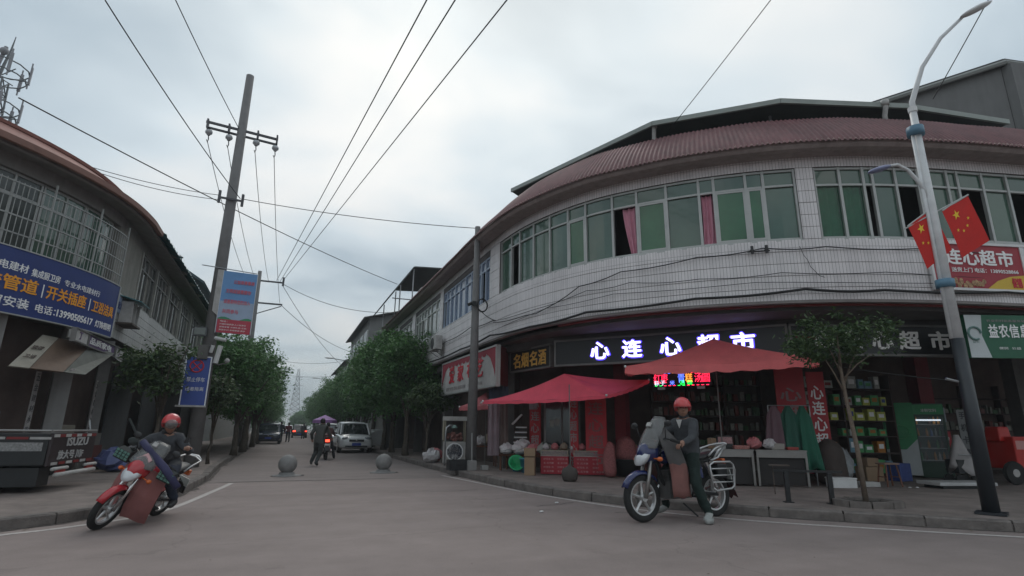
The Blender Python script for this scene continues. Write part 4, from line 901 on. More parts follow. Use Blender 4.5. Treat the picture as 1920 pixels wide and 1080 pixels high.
# coats hung at the banner
for i, (x, y, mt, lb, hh_) in enumerate(((10.35, 9.55, M('mauve_coat', (.16, .10, .12), .9), 'mauve raincoat hanging left of the green coats', 1.0), (10.62, 9.4, M('dark_green_coat', (.02, .10, .07), .8), 'dark green raincoat hanging in the middle', 1.0), (10.88, 9.25, M('green_coat', (.015, .12, .075), .8), 'brighter green raincoat hanging at the right, reaching below the table', 1.35))):
    f = MB(); V = []; n = 40; rows = 10
    for r_ in range(rows+1):
        t_ = r_/rows; hw = .05+.09*min(1, t_*5)+.05*t_
        for k in range(n): a = 2*math.pi*k/n; q = 1+.45*math.sin(6*a+i+t_)*t_**.6+.15*math.sin(11*a+2*t_)*t_; V.append((hw*math.cos(a)*q+.08*t_*(i == 2), .07*(.4+t_)*math.sin(a)*q, -hh_*t_*(1+.07*math.sin(3*a+i)*t_)))
    f.loft([V[r_*n:(r_+1)*n] for r_ in range(rows+1)]); o = f.build('raincoat', mt, smooth=True); o.location = (x, y, 1.85); o.rotation_euler = (0, 0, -.5); tag(o, lb, 'raincoat', 'raincoats hung at the banner')
t = thing('clothes_rail', 'thin rail carrying the raincoats by the wide red banner', 'rail', (10.6, 9.42, 0), -.5); f = MB(); f.tube([(-.4, 0, 1.86), (.5, 0, 1.86)], .012, 6); f.tube([(-.4, .02, .14), (-.4, 0, 1.86)], .012, 6); f.tube([(.5, .02, .14), (.5, 0, 1.86)], .012, 6); f.build('tubing', galv, t)
# sheet heap right of table
sack(11.5, 9.2, 1.0, .34, 'large brown sack with a clear bag leaning right of the tables', mat=M('brown_sack', (.06, .045, .04), .9, var=.3), seed=8)
blob(11.95, 9.35, .138, .34, M('clear_bag', (.22, .23, .24), .3, var=.3, sc=9), 'big translucent bag slumped beside the brown sack', 61, sq=1.1)
# white foam boxes, stool, scale platform
f = MB(); f.box((0, 0, .09), (.5, .3, .18)); f.box((0, 0, .19), (.52, .32, .03)); o = f.build('foam_box', white_m, bev=.008); o.location = (11.2, 8.75, .138); o.rotation_euler = (0, 0, -.4); tag(o, 'white foam box on the pavement left of the slim tree', 'foam box')
f = MB(); f.box((0, 0, .05), (.42, .25, .1)); o = f.build('foam_box', white_d, bev=.008); o.location = (12.0, 8.75, .138); o.rotation_euler = (0, 0, -.3); tag(o, 'low white tray right of the slim tree trunk', 'tray')
def stool(x, y, rz, label, h=.5):
    t = thing('wooden_stool', label, 'stool', (x, y, .138), rz)
    local_box(t, 'seat', (0, 0, h-.02), (.38, .26, .035), M('pale_seat_top', (.25, .16, .13), .6))
    for sx_ in (-1, 1):
        for sy in (-1, 1): f = MB(); f.tube([(sx_*.13, sy*.09, h-.03), (sx_*.19, sy*.13, 0)], .018, 6); f.build('leg', wood_r, t)
    for sx_ in (-1, 1): f = MB(); f.tube([(sx_*.165, -.11, .2), (sx_*.165, .11, .2)], .012, 5); f.build('stretcher', wood_r, t)
stool(12.55, 8.62, -.2, 'brown wooden stool standing in front of the shelves')
t = thing('platform_scale', 'low white platform scale lying before the fridges', 'scale', (13.75, 7.98, .138), -.28)
local_box(t, 'platform', (0, 0, .10), (1.35, .62, .07), M('scale_white', (.46, .46, .46), .5, var=.15), bev=.01); local_box(t, 'base_frame', (0, 0, .03), (1.1, .5, .05), black_m)
for i, (x, y) in enumerate(((12.62, 8.25), (12.78, 8.2), (4.62, 9.2+0), (8.15, 9.1), (3.9, 8.3))):
    blob(x, y, .139 if i in (0, 1, 3) else .002, .035, white_m, ['scrap of white paper near the stool', 'second scrap of white paper near the stool', 'white scrap lying on the road near the kerb', 'white scrap on the pavement behind the motorcycle', 'white scrap out on the main road'][i], 70+i, 'litter', 'litter', .3)
# covered hand cart
t = thing('hand_cart', 'hand cart draped with a pale cloth left of the lamp post', 'cart', (14.55, 8.3, .138), -.3)
f = MB(); V = []; n = 22; rows = 9
for r_ in range(rows+1):
    t_ = r_/rows
    for k in range(n): a = 2*math.pi*k/n; q = 1+.22*math.sin(4*a+.6)*t_; V.append((.04+(.05+.26*t_)*math.cos(a)*q, (.05+.22*t_)*math.sin(a)*q, 1.12-(.78+.12*math.sin(3*a))*t_))
f.loft([V[r_*n:(r_+1)*n] for r_ in range(rows+1)]); f.build('drape', M('pale_grey_cloth', (.36, .34, .34), .9, var=.15), t, smooth=True)
f = MB(); f.box((0, 0, .42), (.4, .34, .3)); f.build('body', black_m, t)
f = MB(); f.tube([(-.25, -.28, .68), (.25, -.28, .68), (.3, 0, .5)], .014, 6); f.tube([(.3, 0, .5), (.32, -.05, .1)], .014, 6); f.build('handle', galv, t)
for x in (-.18, .2):
    for y in (-.15, .15): f = MB(); f.lathe([(.05, -.03), (.12, -.03), (.12, .03), (.05, .03)], (x, y, .12), 14, Matrix.Rotation(R(90), 3, 'X')); f.build('wheel', rubber, t)
# red machine at the right edge and the low teal bin
t = thing('red_machine', 'bright red delivery tricycle body at the right edge', 'tricycle', (16.3, 8.25, .138), -.28)
f = MB(); f.box((.55, 0, .72), (1.3, .7, .75)); f.build('body', red_bright, t, bev=.03)
f = MB(); f.plate([(-.05, -.352, 1.0), (.55, -.352, 1.0), (1.0, -.352, .8), (-.05, -.352, .8)], .012); f.build('stripe', M('pale_red_panel', (.6, .3, .28), .5), t)
f = MB(); f.box((-.05, .05, 1.15), (.35, .4, .35), taper=.85); f.build('front_shield', red_bright, t, bev=.03)
for x in (-.25, 1.0):
    f = MB(); f.lathe([(.08, -.05), (.25, -.05), (.27, 0), (.25, .05), (.08, .05)], (x, -.36, .27), 20, Matrix.Rotation(R(90), 3, 'X')); wv = f.build('wheel', rubber, t); f = MB(); f.lathe([(0, -.052), (.09, -.052), (.09, .052), (0, .052)], (x, -.36, .27), 14, Matrix.Rotation(R(90), 3, 'X')); f.build('hub', white_d, wv)
t = thing('low_bin', 'dark tub with a teal lid at the foot of the lamp post', 'bin', (10.35, 4.72, .138), -.5)
f = MB(); f.box((.25, 0, .13), (.62, .42, .26)); f.build('tub', plastic, t, bev=.02); f = MB(); f.box((.25, 0, .27), (.5, .34, .03)); f.build('lid', M('teal_lid', (.05, .18, .19), .5), t, bev=.01)
# kerbside barrier
t = thing('low_barrier', 'low black metal barrier at the kerb left of the slim tree', 'barrier', (8.16, 6.98, .138), math.atan2(6.79-7.16, 8.43-7.89))
for x in (-.33, .33): f = MB(); f.box((x, 0, .24), (.07, .07, .48)); f.build('post', black_m, t, bev=.006); f = MB(); f.box((x, 0, .008), (.14, .14, .012)); f.build('foot_plate', black_m, t)
f = MB(); f.box((0, 0, .50), (1.05, .06, .035)); f.build('rail', black_m, t, bev=.004)
f = MB(); f.box((-.42, .02, .585), (.3, .16, .02)); f.tube([(-.52, .02, .12), (-.52, .02, .58)], .01, 5); f.build('bracket', M('rusty_steel', (.09, .07, .06), .8), t)
# stone ball bollards
for i, (x, y, rr_) in enumerate(((.22, 16.32, .24), (2.83, 16.85, .235))):
    t = thing('ball_bollard', ['grey stone ball bollard on the left of the street mouth', 'grey stone ball bollard on the right of the street mouth'][i], 'bollard', (x, y, 0), 0, 'stone ball bollards')
    f = MB(); f.ell((0, 0, rr_+.055), rr_, 28, 18); f.build('ball', stone_m, t, smooth=True)
    f = MB(); f.lathe([(.38, 0), (.36, .015), (.24, .03), (.20, .05), (.19, .09)], n=24); f.build('pedestal', stone_m, t, smooth=True)
    o = MB().prism([(x-.4, y-.25), (x+.42, y-.22), (x+.45, y+.2), (x-.35, y+.25)], .004, .004, sides=False)
    o = o.build('dark_road_patch', crack_m, kind='structure')  # flat dark patch on the road under each bollard foot
# cobble of letters: nothing else on the road
# air conditioners
def aircon(x, y, z, rz, label, facing=1, box=white_d):
    t = thing('air_conditioner', label, 'air conditioner', (x, y, z), rz, 'outdoor air conditioner units')
    f = MB(); f.box((0, 0, .28), (.78, .28, .54)); f.build('casing', box, t, bev=.015)
    f = MB(); f.lathe([(.20, -.01), (.225, -.01), (.225, .01), (.20, .01)], (-.1, -.15, .28), 20, Matrix.Rotation(R(90), 3, 'X'))
    for i in range(5): f.box((-.1, -.15, .12+i*.08), (.38, .008, .012))
    f.build('fan_grille', plastic, t)
    for q in (-.28, .28): f = MB(); f.box((q, 0, -.01), (.04, .42, .03)); f.tube([(q, -.18, -.02), (q, .2, -.25)], .012, 5); f.build('bracket', alu_d, t)
aircon(5.28, 21.0, 4.25, R(-90), 'air conditioner on the tiled wall between the street windows')
aircon(5.28, 31.0, 4.35, R(-90), 'air conditioner far along the tiled street wall')
# floodlight on the corner wall
t = thing('wall_lamp', 'small double clamp fitting on the curved tiled wall', 'wall fitting', (0, 0, 0))
p = W.P(8.12, .10, 4.93); ang = math.atan2(W.nrm(8.12).y, W.nrm(8.12).x)+R(90)
t.location = p; t.rotation_euler = (0, 0, ang); _MX[t.name] = Matrix.Translation(p) @ Matrix.Rotation(ang, 4, 'Z')
for q in (-.14, .14): f = MB(); f.tube([(q, -.01, -.05), (q, .0, .12)], .03, 7); f.ell((q, 0, .02), .045, 8, 6); f.build('clamp', plastic, t)
f = MB(); f.tube([(-.24, 0, 0), (.2, 0, .0)], .016, 6); f.build('bar', plastic, t)
q9 = random.Random(17)
bl = ['leftmost small bag on the red stalls', 'second small bag from the left on the red stalls', 'third small bag from the left on the red stalls', 'small bag in the middle of the red stalls', 'fifth small bag from the left on the red stalls', 'sixth small bag from the left on the red stalls', 'rightmost small bag on the red stalls']
for i in range(7):
    u = .12+i*.235; x = 6.28+.865*u+.15; y = 13.42-.50*u+.26; blob(x, y, .74, q9.uniform(.07, .11), [bag_w, bag_p, M('tan_bundle', (.25, .2, .15), .8), bag_w, bag_p, bag_w, M('yellow_pack', (.45, .33, .1), .6)][i], bl[i], 200+i, 'bag', 'goods_bag', .8, 'small bags on the red stalls')
tb = ['pale tub at the left end of the middle steel table', 'pinkish tray of goods on the middle steel table', 'short stack of pale trays on the right steel table', 'reddish pack lying on the right steel table']
for i, (x, y, sx_, sy, sz_, mt) in enumerate(((8.98, 9.85, .2, .2, .12, white_d), (9.35, 9.62, .3, .24, .08, M('pinkish_goods', (.38, .16, .14), .8, var=.5, sc=30)), (10.05, 9.3, .26, .22, .13, M('pale_trays', (.36, .33, .3), .7)), (10.3, 9.12, .22, .16, .06, M('red_packs', (.35, .06, .05))))):
    f = MB(); f.box((0, 0, sz_/2), (sx_, sy, sz_), taper=1.06); o = f.build('goods_tray', mt, bev=.01); o.location = (x, y, .896); o.rotation_euler = (0, 0, -.55); tag(o, tb[i], 'tray', 'trays on the steel tables')
cr = ['green crate under the brushed sign left of the stool', 'blue crate stacked on the green one left of the stool', 'brown carton in front of the goods shelves, right of the stool', 'smaller carton on the brown one right of the stool', 'blue carton before the shelves near the fridge']
for i, (x, y, z, sx_, sy, sz_, mt) in enumerate(((12.35, 9.9, .138, .5, .36, .28, M('green_crate', (.03, .2, .08), .6)), (12.35, 9.9, .42, .46, .34, .24, M('blue_crate', (.04, .1, .3), .6)), (13.5, 9.75, .138, .48, .36, .34, crate_b), (13.5, 9.75, .482, .36, .3, .2, crate_b), (14.3, 9.55, .138, .42, .34, .42, M('blue_box', (.04, .07, .25))))):
    f = MB(); f.box((0, 0, sz_/2), (sx_, sy, sz_)); o = f.build('crate', mt, bev=.012); o.location = (x, y, z); o.rotation_euler = (0, 0, -.4+.1*i); tag(o, cr[i], 'crate', 'crates before the goods shelves')
# ---------------------------------------------------------------- left corner building
LW = Ring([(-4.5, 48), (-4.5, 40), (-4.5, 26), (-4.5, 18.2), (-4.53, 16.6), (-4.78, 15.3), (-5.3, 14.1), (-6.1, 12.9), (-7.3, 11.6), (-9.2, 9.9), (-12, 7.6)], s0y=16.6, flip=-1)
LA, LB_ = -25., 11.5
lb = thing('corner_building', 'left corner building with barred windows, blue sign and pink red roof', 'building', (-6.5, 18, 0))
def lbd(mb, n, m, par=lb, **k): return mb.build(n, m, par, world=True, **k)
LZB, LZS, LZT, LZE = 3.52, 4.75, 6.34, 6.62
m = MB(); sweep(m, LW, LA, LB_, rect(-.25, -.012, LZB, LZS), .3); lbd(m, 'wall_band', mortar_m)
tile_l = brickmat('grey_strip_tiles', (.50, .50, .49), (.45, .45, .45), (.2, .2, .2), .24, 1.0, .006, .5, stain=.25)
for i in range(5):
    h5 = (LZS-LZB)/5; m = MB(); sweep(m, LW, LA, -.2, rect(-.05, 0, LZB+i*h5+.007, LZB+(i+1)*h5-.007), .3, uv=True); lbd(m, 'tile_course', tile_l)
wl_m0 = M('aged_lintel_render', (.22, .21, .20), .9, var=.25, sc=3, streak=.4)
m = MB(); sweep(m, LW, LA, LB_, rect(-.25, .0, LZT, LZE+.3), .3); lbd(m, 'wall_lintel_band', wl_m0)
wl_m = M('weathered_grey_wall', (.24, .23, .205), .9, var=.3, sc=3, streak=.4)
m = MB(); sweep(m, LW, LA, LB_, rect(-.7, -.6, .14, 7.4), .5); lbd(m, 'dark_room_backing', dark_in)  # backing behind the left windows, its blackness stands for unlit rooms
gl_l = M('old_dark_window_glass', (.05, .06, .055), .2, var=.4, sc=2, spec=.8)
# street side: wide windows between pale mullions
y = -.7
for a, b, kind in ((-2.2, .1, 'wall'), (-4.4, -2.3, 'win'), (-6.6, -4.5, 'win'), (-9.2, -6.7, 'win'), (-12, -9.4, 'win'), (-15.5, -12.2, 'win'), (-20, -16, 'win'), (-24.8, -20.3, 'win')):
    if kind == 'wall': m = MB(); sweep(m, LW, a, b, rect(-.25, -.002, LZS, LZT), .3); lbd(m, 'wall_panel', wl_m); continue
    m = MB(); n = 4
    sweep(m, LW, a, b, rect(-.12, -.03, LZS, LZS+.05), .5); sweep(m, LW, a, b, rect(-.12, -.03, LZT-.05, LZT), .5)
    sweep(m, LW, a, b, rect(-.12, -.03, LZT-.45, LZT-.41), .5)
    for i in range(n+1): s = a+.02+(b-a-.04)*i/n; sweep(m, LW, s-.02, s+.02, rect(-.121, -.029, LZS+.051, LZT-.051), .5)
    fr = lbd(m, 'window', M('grey_window_frame', (.22, .22, .21), .6, var=.2))
    for i in range(n): s0, s1 = a+.045+(b-a-.04)*i/n, a-.005+(b-a-.04)*(i+1)/n; m = MB(); dj = random.uniform(-.01, .01); sweep(m, LW, s0, s1, rect(-.09+dj, -.08+dj, LZS+.05, LZT-.05), .5); lbd(m, 'pane', wl_m if (i+int(a)) % 3 == 0 else gl_l, fr)
for s in (-2.25, -4.45, -6.65, -9.3, -12.1, -15.8, -20.15): m = MB(); sweep(m, LW, s-.06, s+.06, rect(-.2, .03, LZS-.02, LZT), .2); lbd(m, 'pale_pier', M('pale_pier_paint', (.36, .36, .33), .8, var=.2))
# corner: barred windows behind the blue sign
m = MB(); sweep(m, LW, .1, LB_, rect(-.25, -.012, LZS-.0, LZS+.02), .3); lbd(m, 'sill', conc_d)
s = .3
while s < LB_-1.2:
    m = MB(); sweep(m, LW, s, s+1.18, rect(-.16, -.1, LZS, LZS+.05), .3); sweep(m, LW, s, s+1.18, rect(-.16, -.1, LZT-.05, LZT), .3); sweep(m, LW, s, s+1.18, rect(-.16, -.1, LZT-.5, LZT-.45), .3)
    for q in (s, s+.57, s+1.14): sweep(m, LW, q, q+.04, rect(-.161, -.099, LZS+.051, LZT-.051), .3)
    fr = lbd(m, 'window', alu)
    for q in (s+.045, s+.615): m = MB(); sweep(m, LW, q, q+.52, rect(-.14, -.13, LZS+.05, LZT-.05), .3); lbd(m, 'pane', glass_g if (int(s*3)+int(q*5)) % 3 else gl_l, fr)
    s += 1.2
# security grille, 0.25 m proud of the wall
gr = MB()
for z in (4.62, 4.98, 5.34, 5.70, 6.02): sweep(gr, LW, .15, LB_, rect(.22, .25, z-.012, z+.012), .2)
gf = lbd(gr, 'window_grille', M('grille_steel', (.33, .34, .33), .5, metal=.3, var=.3))
for z in (4.62, 6.02):
    m = MB(); s = .15
    while s < LB_: m.tube([LW.P(s, 0, z), LW.P(s, .235, z)], .01, 5); s += 1.2
    lbd(m, 'grille_bracket', _M['grille_steel'])
s = .18; k = 0
while s < LB_-.1 and k < 110: m = MB(); m.tube([LW.P(s, .235, 4.55), LW.P(s, .235, 6.3 if k % 12 == 0 else 6.06)], .024 if k % 12 == 0 else .0085, 5); lbd(m, 'grille_bar', _M['grille_steel'], gf); s += .105; k += 1
# eave with the pink red mansard, teal sheets further along
m = MB(); sweep(m, LW, LA, LB_, [(-.2, LZE+.25), (.5, LZE+.04), (.52, LZE-.04), (.46, LZE-.06), (0, LZE+.02)], .3); lbd(m, 'eave_underside', wl_m0)
m = MB(); sweep(m, LW, -1.3, LB_, [(.60, LZE+.0), (.60, LZE+.10), (.12, LZE+.36), (-.2, LZE+.66), (-.3, LZE+.66), (0, LZE+.36), (.4, LZE+.05)], .12); lbd(m, 'roof', redroof2, smooth=False)
m = MB(); sweep(m, LW, -1.28, LB_, [(-.18, LZE+.67), (-.15, LZE+.73), (-.5, LZE+.76), (-.5, LZE+.68)], .2); lbd(m, 'ridge', redroof2)
m = MB(); sweep(m, LW, -1.28, LB_, [(.605, LZE-.02), (.64, LZE+.0), (.64, LZE+.13), (.605, LZE+.15)], .2); lbd(m, 'roof_fascia', M('roof_fascia_red', (.22, .115, .09), .7, var=.2))
m = MB(); poly = [tuple(LW.at(LA+(LB_-LA)*i/50, -.4)) for i in range(51)] + [(-18, 9), (-18, 40)]; m.prism(poly, 7.15, 7.24); lbd(m, 'roof_slab', conc_d)
m = MB(); poly = [tuple(LW.at(LA+(LB_-LA)*i/50, -.26)) for i in range(51)] + [(-18, 9), (-18, 40)]; m.prism(poly, 3.45, 3.52); lbd(m, 'storey_floor', soffit_m)
rr = random.Random(5)
for i in range(7):
    s1 = -1.3-i*2.6; s0 = s1-2.75; n = 44; m = MB(); V = []; dz = rr.uniform(-.03, .06)
    for k in range(n+1):
        s = s0+(s1-s0)*k/n; w_ = .022*math.cos(2*math.pi*k/4)
        for r_ in range(5): t_ = r_/4; V.append(LW.P(s, .72-1.15*t_, LZE+.02+dz+.62*t_+w_+.02*math.sin(k*.9+r_)))
    m.add(V, [(k*5+r_, (k+1)*5+r_, (k+1)*5+r_+1, k*5+r_+1) for k in range(n) for r_ in range(4)]); lbd(m, 'roof_sheet', tealroof, smooth=True)
for i, (s, d, z) in enumerate(((-4.1, .5, 6.82), (-6.3, .45, 6.8), (-7.9, .5, 6.75), (-10.2, .4, 6.8))): p = LW.P(s, d, z); blob(p.x, p.y, p.z-.05, .22, white_d, ['white scrap of sheet lying on the near teal roof edge', 'second pale scrap on the teal roof edge', 'third pale scrap on the teal roof edge', 'farthest pale scrap on the teal roof edge'][i], 80+i, 'roof scrap', 'roof_scrap', .25, 'pale scraps on the teal roof')
# columns of the ground floor
for s, wd_ in ((-1.2, .26), (1.0, .34), (3.0, .4), (5.2, .4), (7.4, .4)):
    p = LW.at(s, -.15); m = MB(); m.box((p.x, p.y, 1.8), (wd_, wd_, 3.3), .4); lbd(m, 'column', conc)
for i, s in enumerate((-.4, 1.95, 4.1)):
    p = LW.at(s, -.02); n_ = LW.nrm(s); a_ = math.atan2(n_.y, n_.x)+math.pi/2
    t, w0 = board('couplet_strip', ['narrow white couplet strip nearest the street corner', 'narrow white and red couplet strip between the left columns', 'leftmost narrow couplet strip beside the truck'][i], (p.x, p.y), (p.x+.13*math.cos(a_), p.y+.13*math.sin(a_)), .95, 2.35, M('old_white_paper', (.36, .34, .33), .8, var=.3, sc=15), None, .012, 'paper strip', group='paper strips on the left shop front')
    for j, ch in enumerate('五金建材水电'): put(t, ch, .02, 1.2-j*.22, .15, M('ink', (.05, .05, .06)), w=.09, ext=.002)
    f = MB(); f.box((.065, -.006, -.16), (.13, .01, .3)); f.build('red_foot', red_m, t)
m = MB(); sweep(m, LW, -24, LB_, rect(-.62, -.55, .14, 3.45), .5); lbd(m, 'shop_back_wall', dark_in2)
for i, s in enumerate((-3.5, -7.5, -11.5, -15.5, -20)):
    m = MB(); sweep(m, LW, s-1.2, s+1.2, rect(-.2, -.16, .14, 2.9), 2); n_ = lbd(m, 'roller_shutter', M('dark_shutter', (.06, .065, .07), .6, var=.25))
    for k in range(0, 26): pass
# big blue sign following the wall
bs = thing('shop_sign', 'big curved blue sign with white and orange characters under the barred windows', 'sign', (-5, 14.2, 3.4))
S0, S1 = .30, 8.6
def sgz(s): return 3.37, 4.66
m = MB(); sweep(m, LW, S0, S1, rect(.27, .33, 3.37, 4.66), .15); m.build('board', blue_m, bs, world=True)
for z in (3.355, 4.675): m = MB(); sweep(m, LW, S0, S1, rect(.26, .345, z-.012, z+.012), .2); m.build('frame_rail', alu, bs, world=True)
m = MB(); m.box(LW.P(S0-.012, .3, 4.015), (.1, .025, 1.3), 0); m.build('frame_rail', alu, bs, world=True)
ink_b = M('navy_print', (.012, .02, .09), .6, var=0)
def ltxt(txt, s_left, width, z, h, mat, bold=.008):
    """reading direction runs from large s to small s on this side"""
    f = MB(); letters(f, txt, (0, 0, 0), (1, 0, 0), (0, 0, 1), w=width, h=h, bold=bold, ext=.004, mapf=lambda a, b, c: LW.P(s_left-a, .336+c, z+b)); return f.build('lettering', mat, bs, world=True)
ltxt('家装水电建材', 4.05, 1.1, 4.21, .18, wht_let); ltxt('集成厨卫房', 2.88, .62, 4.19, .17, wht_let); ltxt('专业水电建材行', 2.15, 1.05, 4.19, .14, wht_let, .0)
ltxt('塑胶管道', 4.05, 1.36, 3.82, .30, orange_let, .018); ltxt('|', 2.59, .02, 3.81, .28, wht_let); ltxt('开关插座', 2.49, 1.0, 3.82, .29, orange_let, .018); ltxt('|', 1.38, .02, 3.81, .28, wht_let); ltxt('卫浴洁具', 1.28, .86, 3.82, .27, orange_let, .018)
ltxt('门窗安装', 3.75, .96, 3.49, .21, wht_let); ltxt('电话：', 2.65, .44, 3.49, .18, wht_let); ltxt('13990505617', 2.17, 1.0, 3.50, .15, wht_let, .03); ltxt('灯饰照明', 1.06, .66, 3.49, .17, wht_let)
ltxt('大理石水管', 8.4, 2.9, 3.80, .33, orange_let, .018); ltxt('批发零售', 8.3, 2.2, 4.2, .2, wht_let)
# white banner remnant and small window awning on the street side
t, w0 = board('banner', 'pale blue banner just right of the big blue sign', (-4.46, 16.6), (-4.46, 18.1), 4.18, 4.62, M('pale_blue_print', (.24, .30, .42), .7, var=.2), None, .02, 'banner'); put(t, '建材批发', .15, .1, .2, blue_m, w=.9, ext=.003)
t = thing('window_box', 'small barred window box with teal awning on the left tiled wall', 'window box', (-4.32, 17.9, 3.95), R(90))
for x in (-.35, 0, .35): local_box(t, 'bar', (x, 0, .3), (.03, .3, .6), white_d, bev=0)
local_box(t, 'ledge', (0, 0, -.02), (.9, .42, .05), M('rusty_steel', (.09, .07, .06), .8)); local_box(t, 'pot', (-.05, .05, .25), (.22, .2, .4), black_m)
f = MB(); f.plate([(-.5, .2, .75), (.5, .2, .75), (.5, -.35, .6), (-.5, -.35, .6)], .02); f.build('awning', tealroof, t)
# small purple and white signs hanging under the band
pp = [(-4.42, 14.5, 15.35, 'white'), (-4.42, 15.4, 17.55, 'purple'), (-4.42, 17.65, 18.5, 'white'), (-4.42, 18.55, 21.3, 'purple'), (-4.42, 21.4, 22.3, 'white')]
for i, (x, y0, y1, kd) in enumerate(pp):
    t, w0 = board('small_sign', ['white sign end with dark logo, nearest the corner', 'purple strip sign with pale characters, nearer one', 'short white sign between the purple strips', 'farther purple strip sign with pale characters', 'white sign end farthest along the left wall'][i], (x, y0), (x, y1), 3.02, 3.3, purple_m if kd == 'purple' else white_d, alu_d, .08, 'sign', fw_=.03, group='small signs under the left tiled wall')
    put(t, '品质家电' if kd == 'purple' else '丁', .12 if kd == 'purple' else .25, .07, .16, wht_let if kd == 'purple' else purple_m, w=(w0*.8 if kd == 'purple' else .2), ext=.003, bold=.03)
# tilted awning boards over the shop front
aw = thing('awning', 'tilted awning of printed boards over the left shop front', 'awning', (-5, 14, 2.2), 0)
def awp(s0, s1, mat, nm, lab=None, b=(0, 0)):
    A = [LW.P(s1, .12, 3.1), LW.P(s0, .12, 3.1), LW.P(b[0], .9, 2.3), LW.P(b[1], .9, 2.3)]
    f = MB(); f.plate(A, .03); return f.build(nm, mat, aw, world=True, label=lab), A
_, A = awp(1.76, 2.16, beige_m, 'panel', 'beige awning panel with dark characters', b=(2.95, 3.3))
ux = (A[1]-A[0]).normalized(); uz = (A[0]-A[3]).normalized()
for i, (q, hh_) in enumerate((('瓷砖', .24), ('卫浴', .2))):
    f = MB(); letters(f, q, A[3]+ux*(.05+.02*i)+uz*(.85-.45*i), ux, uz, h=.16, w=.27, bold=.02, ext=.004, out=.035); f.build('lettering', M('brown_ink', (.07, .05, .04), .7), aw, world=True)
awp(.68, 1.745, brown_m, 'panel', 'brown awning panel', b=(2.29, 2.94)); _, A = awp(-.86, .665, M('grey_green_panel', (.12, .125, .11), .7, var=.25), 'panel', 'grey awning panel with faint characters', b=(1.79, 2.28))
ux = (A[1]-A[0]).normalized(); uz = (A[0]-A[3]).normalized(); f = MB(); letters(f, '陶瓷洁具', A[3]+ux*.12+uz*.08, ux, uz, h=.17, w=.45, bold=.02, ext=.004, out=.035); f.build('lettering', gry_let, aw, world=True)
for i in range(9): s = -.9-i*.42; f = MB(); f.plate([LW.P(s, .12, 3.0), LW.P(s-.38, .12, 3.0), LW.P(s-.38, .75, 2.5), LW.P(s, .75, 2.5)], .02); f.build('slat', M('dark_slat', (.05, .055, .06), .6, var=.3), aw, world=True)
# orange sign board at the left edge
a = LW.at(5.2, .3); b = LW.at(3.55, .3)
t, w0 = board('shop_sign', 'plain orange sign board under the blue sign at the left edge', (a.x, a.y), (b.x, b.y), 2.62, 3.32, orange_m, None, .08)
t, w0 = board('shop_sign', 'dark red strip sign below the orange board at the left edge', (a.x, a.y), (b.x-.1, b.y-.1), 2.3, 2.58, M('rust_red_board', (.22, .05, .03), .7, var=.3), None, .06); put(t, '灯具', 1.15, .06, .16, wht_let, w=.35, ext=.003)
a = LW.at(3.6, .5); t, w0 = board('hanging_sign', 'small pale green hanging sign at the left edge above the truck', (a.x-.25, a.y-.2), (a.x, a.y), 1.45, 1.95, M('pale_green_print', (.35, .5, .4), .6, var=.3), None, .03)
t = thing('wall_spotlight', 'small white spotlight under the end of the blue sign', 'lamp', tuple(LW.P(1.7, .35, 3.2)), .5); local_box(t, 'housing', (0, 0, 0), (.16, .14, .18), white_d); f = MB(); f.tube([(0, 0, .05), (-.1, .1, .15)], .02, 6); f.build('arm', alu, t)
aircon(-4.25, 26.5, 3.9, R(90), 'air conditioner on the left tiled wall beyond the pole')
# next house on the left behind the teal roof
nb = thing('house', 'taller dark roofed house beyond the left corner building', 'house', (-8, 35, 0))
f = MB(); f.box((-8.2, 34.5, 4.1), (6.4, 10, 7.9)); f.build('wall', conc_d, nb, world=True)
f = MB(); f.plate([(-4.3, 29, 7.9), (-4.3, 40, 7.9), (-6.5, 40, 9.3), (-6.5, 29, 9.3)], .1); f.plate([(-6.5, 29, 9.3), (-6.5, 40, 9.3), (-12, 40, 9.2), (-12, 29, 9.2)], .1); f.build('roof', M('dark_teal_roof', (.03, .06, .07), .6, var=.3), nb, world=True)
for y in (31, 34, 37): f = MB(); f.box((-4.98, y, 6.3), (.06, 1.8, 1.4)); wi = f.build('window', M('grey_window_frame', (.22, .22, .21)), nb, world=True); f = MB(); f.box((-4.94, y, 6.3), (.03, 1.6, 1.2)); f.build('pane', gl_l, wi, world=True)

# ---------------------------------------------------------------- poles
def bar3(mb, a, b, w_, h_):
    a = Vector(a); b = Vector(b); d = b-a; mb.box((a+b)/2, (d.length, w_, h_), rot=d.to_track_quat('X', 'Z').to_matrix())
def insul(par, x, y, z):
    f = MB(); f.lathe([(.02, .06), (.09, .03), (.11, -.03), (.10, -.08), (.06, -.10), (.05, -.14), (.02, -.15)], (x, y, z), 12); f.build('insulator', M('porcelain', (.42, .44, .46), .3, var=.1), par, world=True, smooth=True)
    f = MB(); f.tube([(x, y, z-.14), (x+.02, y, z-.28), (x-.01, y+.02, z-.38), (x-.03, y, z-.3)], .016, 5); f.build('hook', black_m, par, world=True)
up = thing('utility_pole', 'tall concrete utility pole with crossarms, light box and no parking sign', 'utility pole', (-2.26, 18.02, .138))
f = MB(); f.tube([(-2.26, 18.02, .1), (-2.26, 18.02, 12.6)], [.205, .12], 20); f.build('pole', pole_m, up, world=True, smooth=True)
f = MB(); bar3(f, (-3.27, 17.86, 10.56), (-1.17, 18.10, 10.52), .06, .07); bar3(f, (-3.25, 17.96, 10.42), (-1.2, 18.2, 10.38), .06, .06)
for x, y in ((-3.22, 17.9), (-2.62, 17.97), (-1.78, 18.06), (-1.2, 18.12)): f.box((x, y, 10.5), (.05, .2, .3))
f.build('crossarm', M('dark_galvanised', (.10, .10, .11), .6, metal=.3, var=.2), up, world=True)
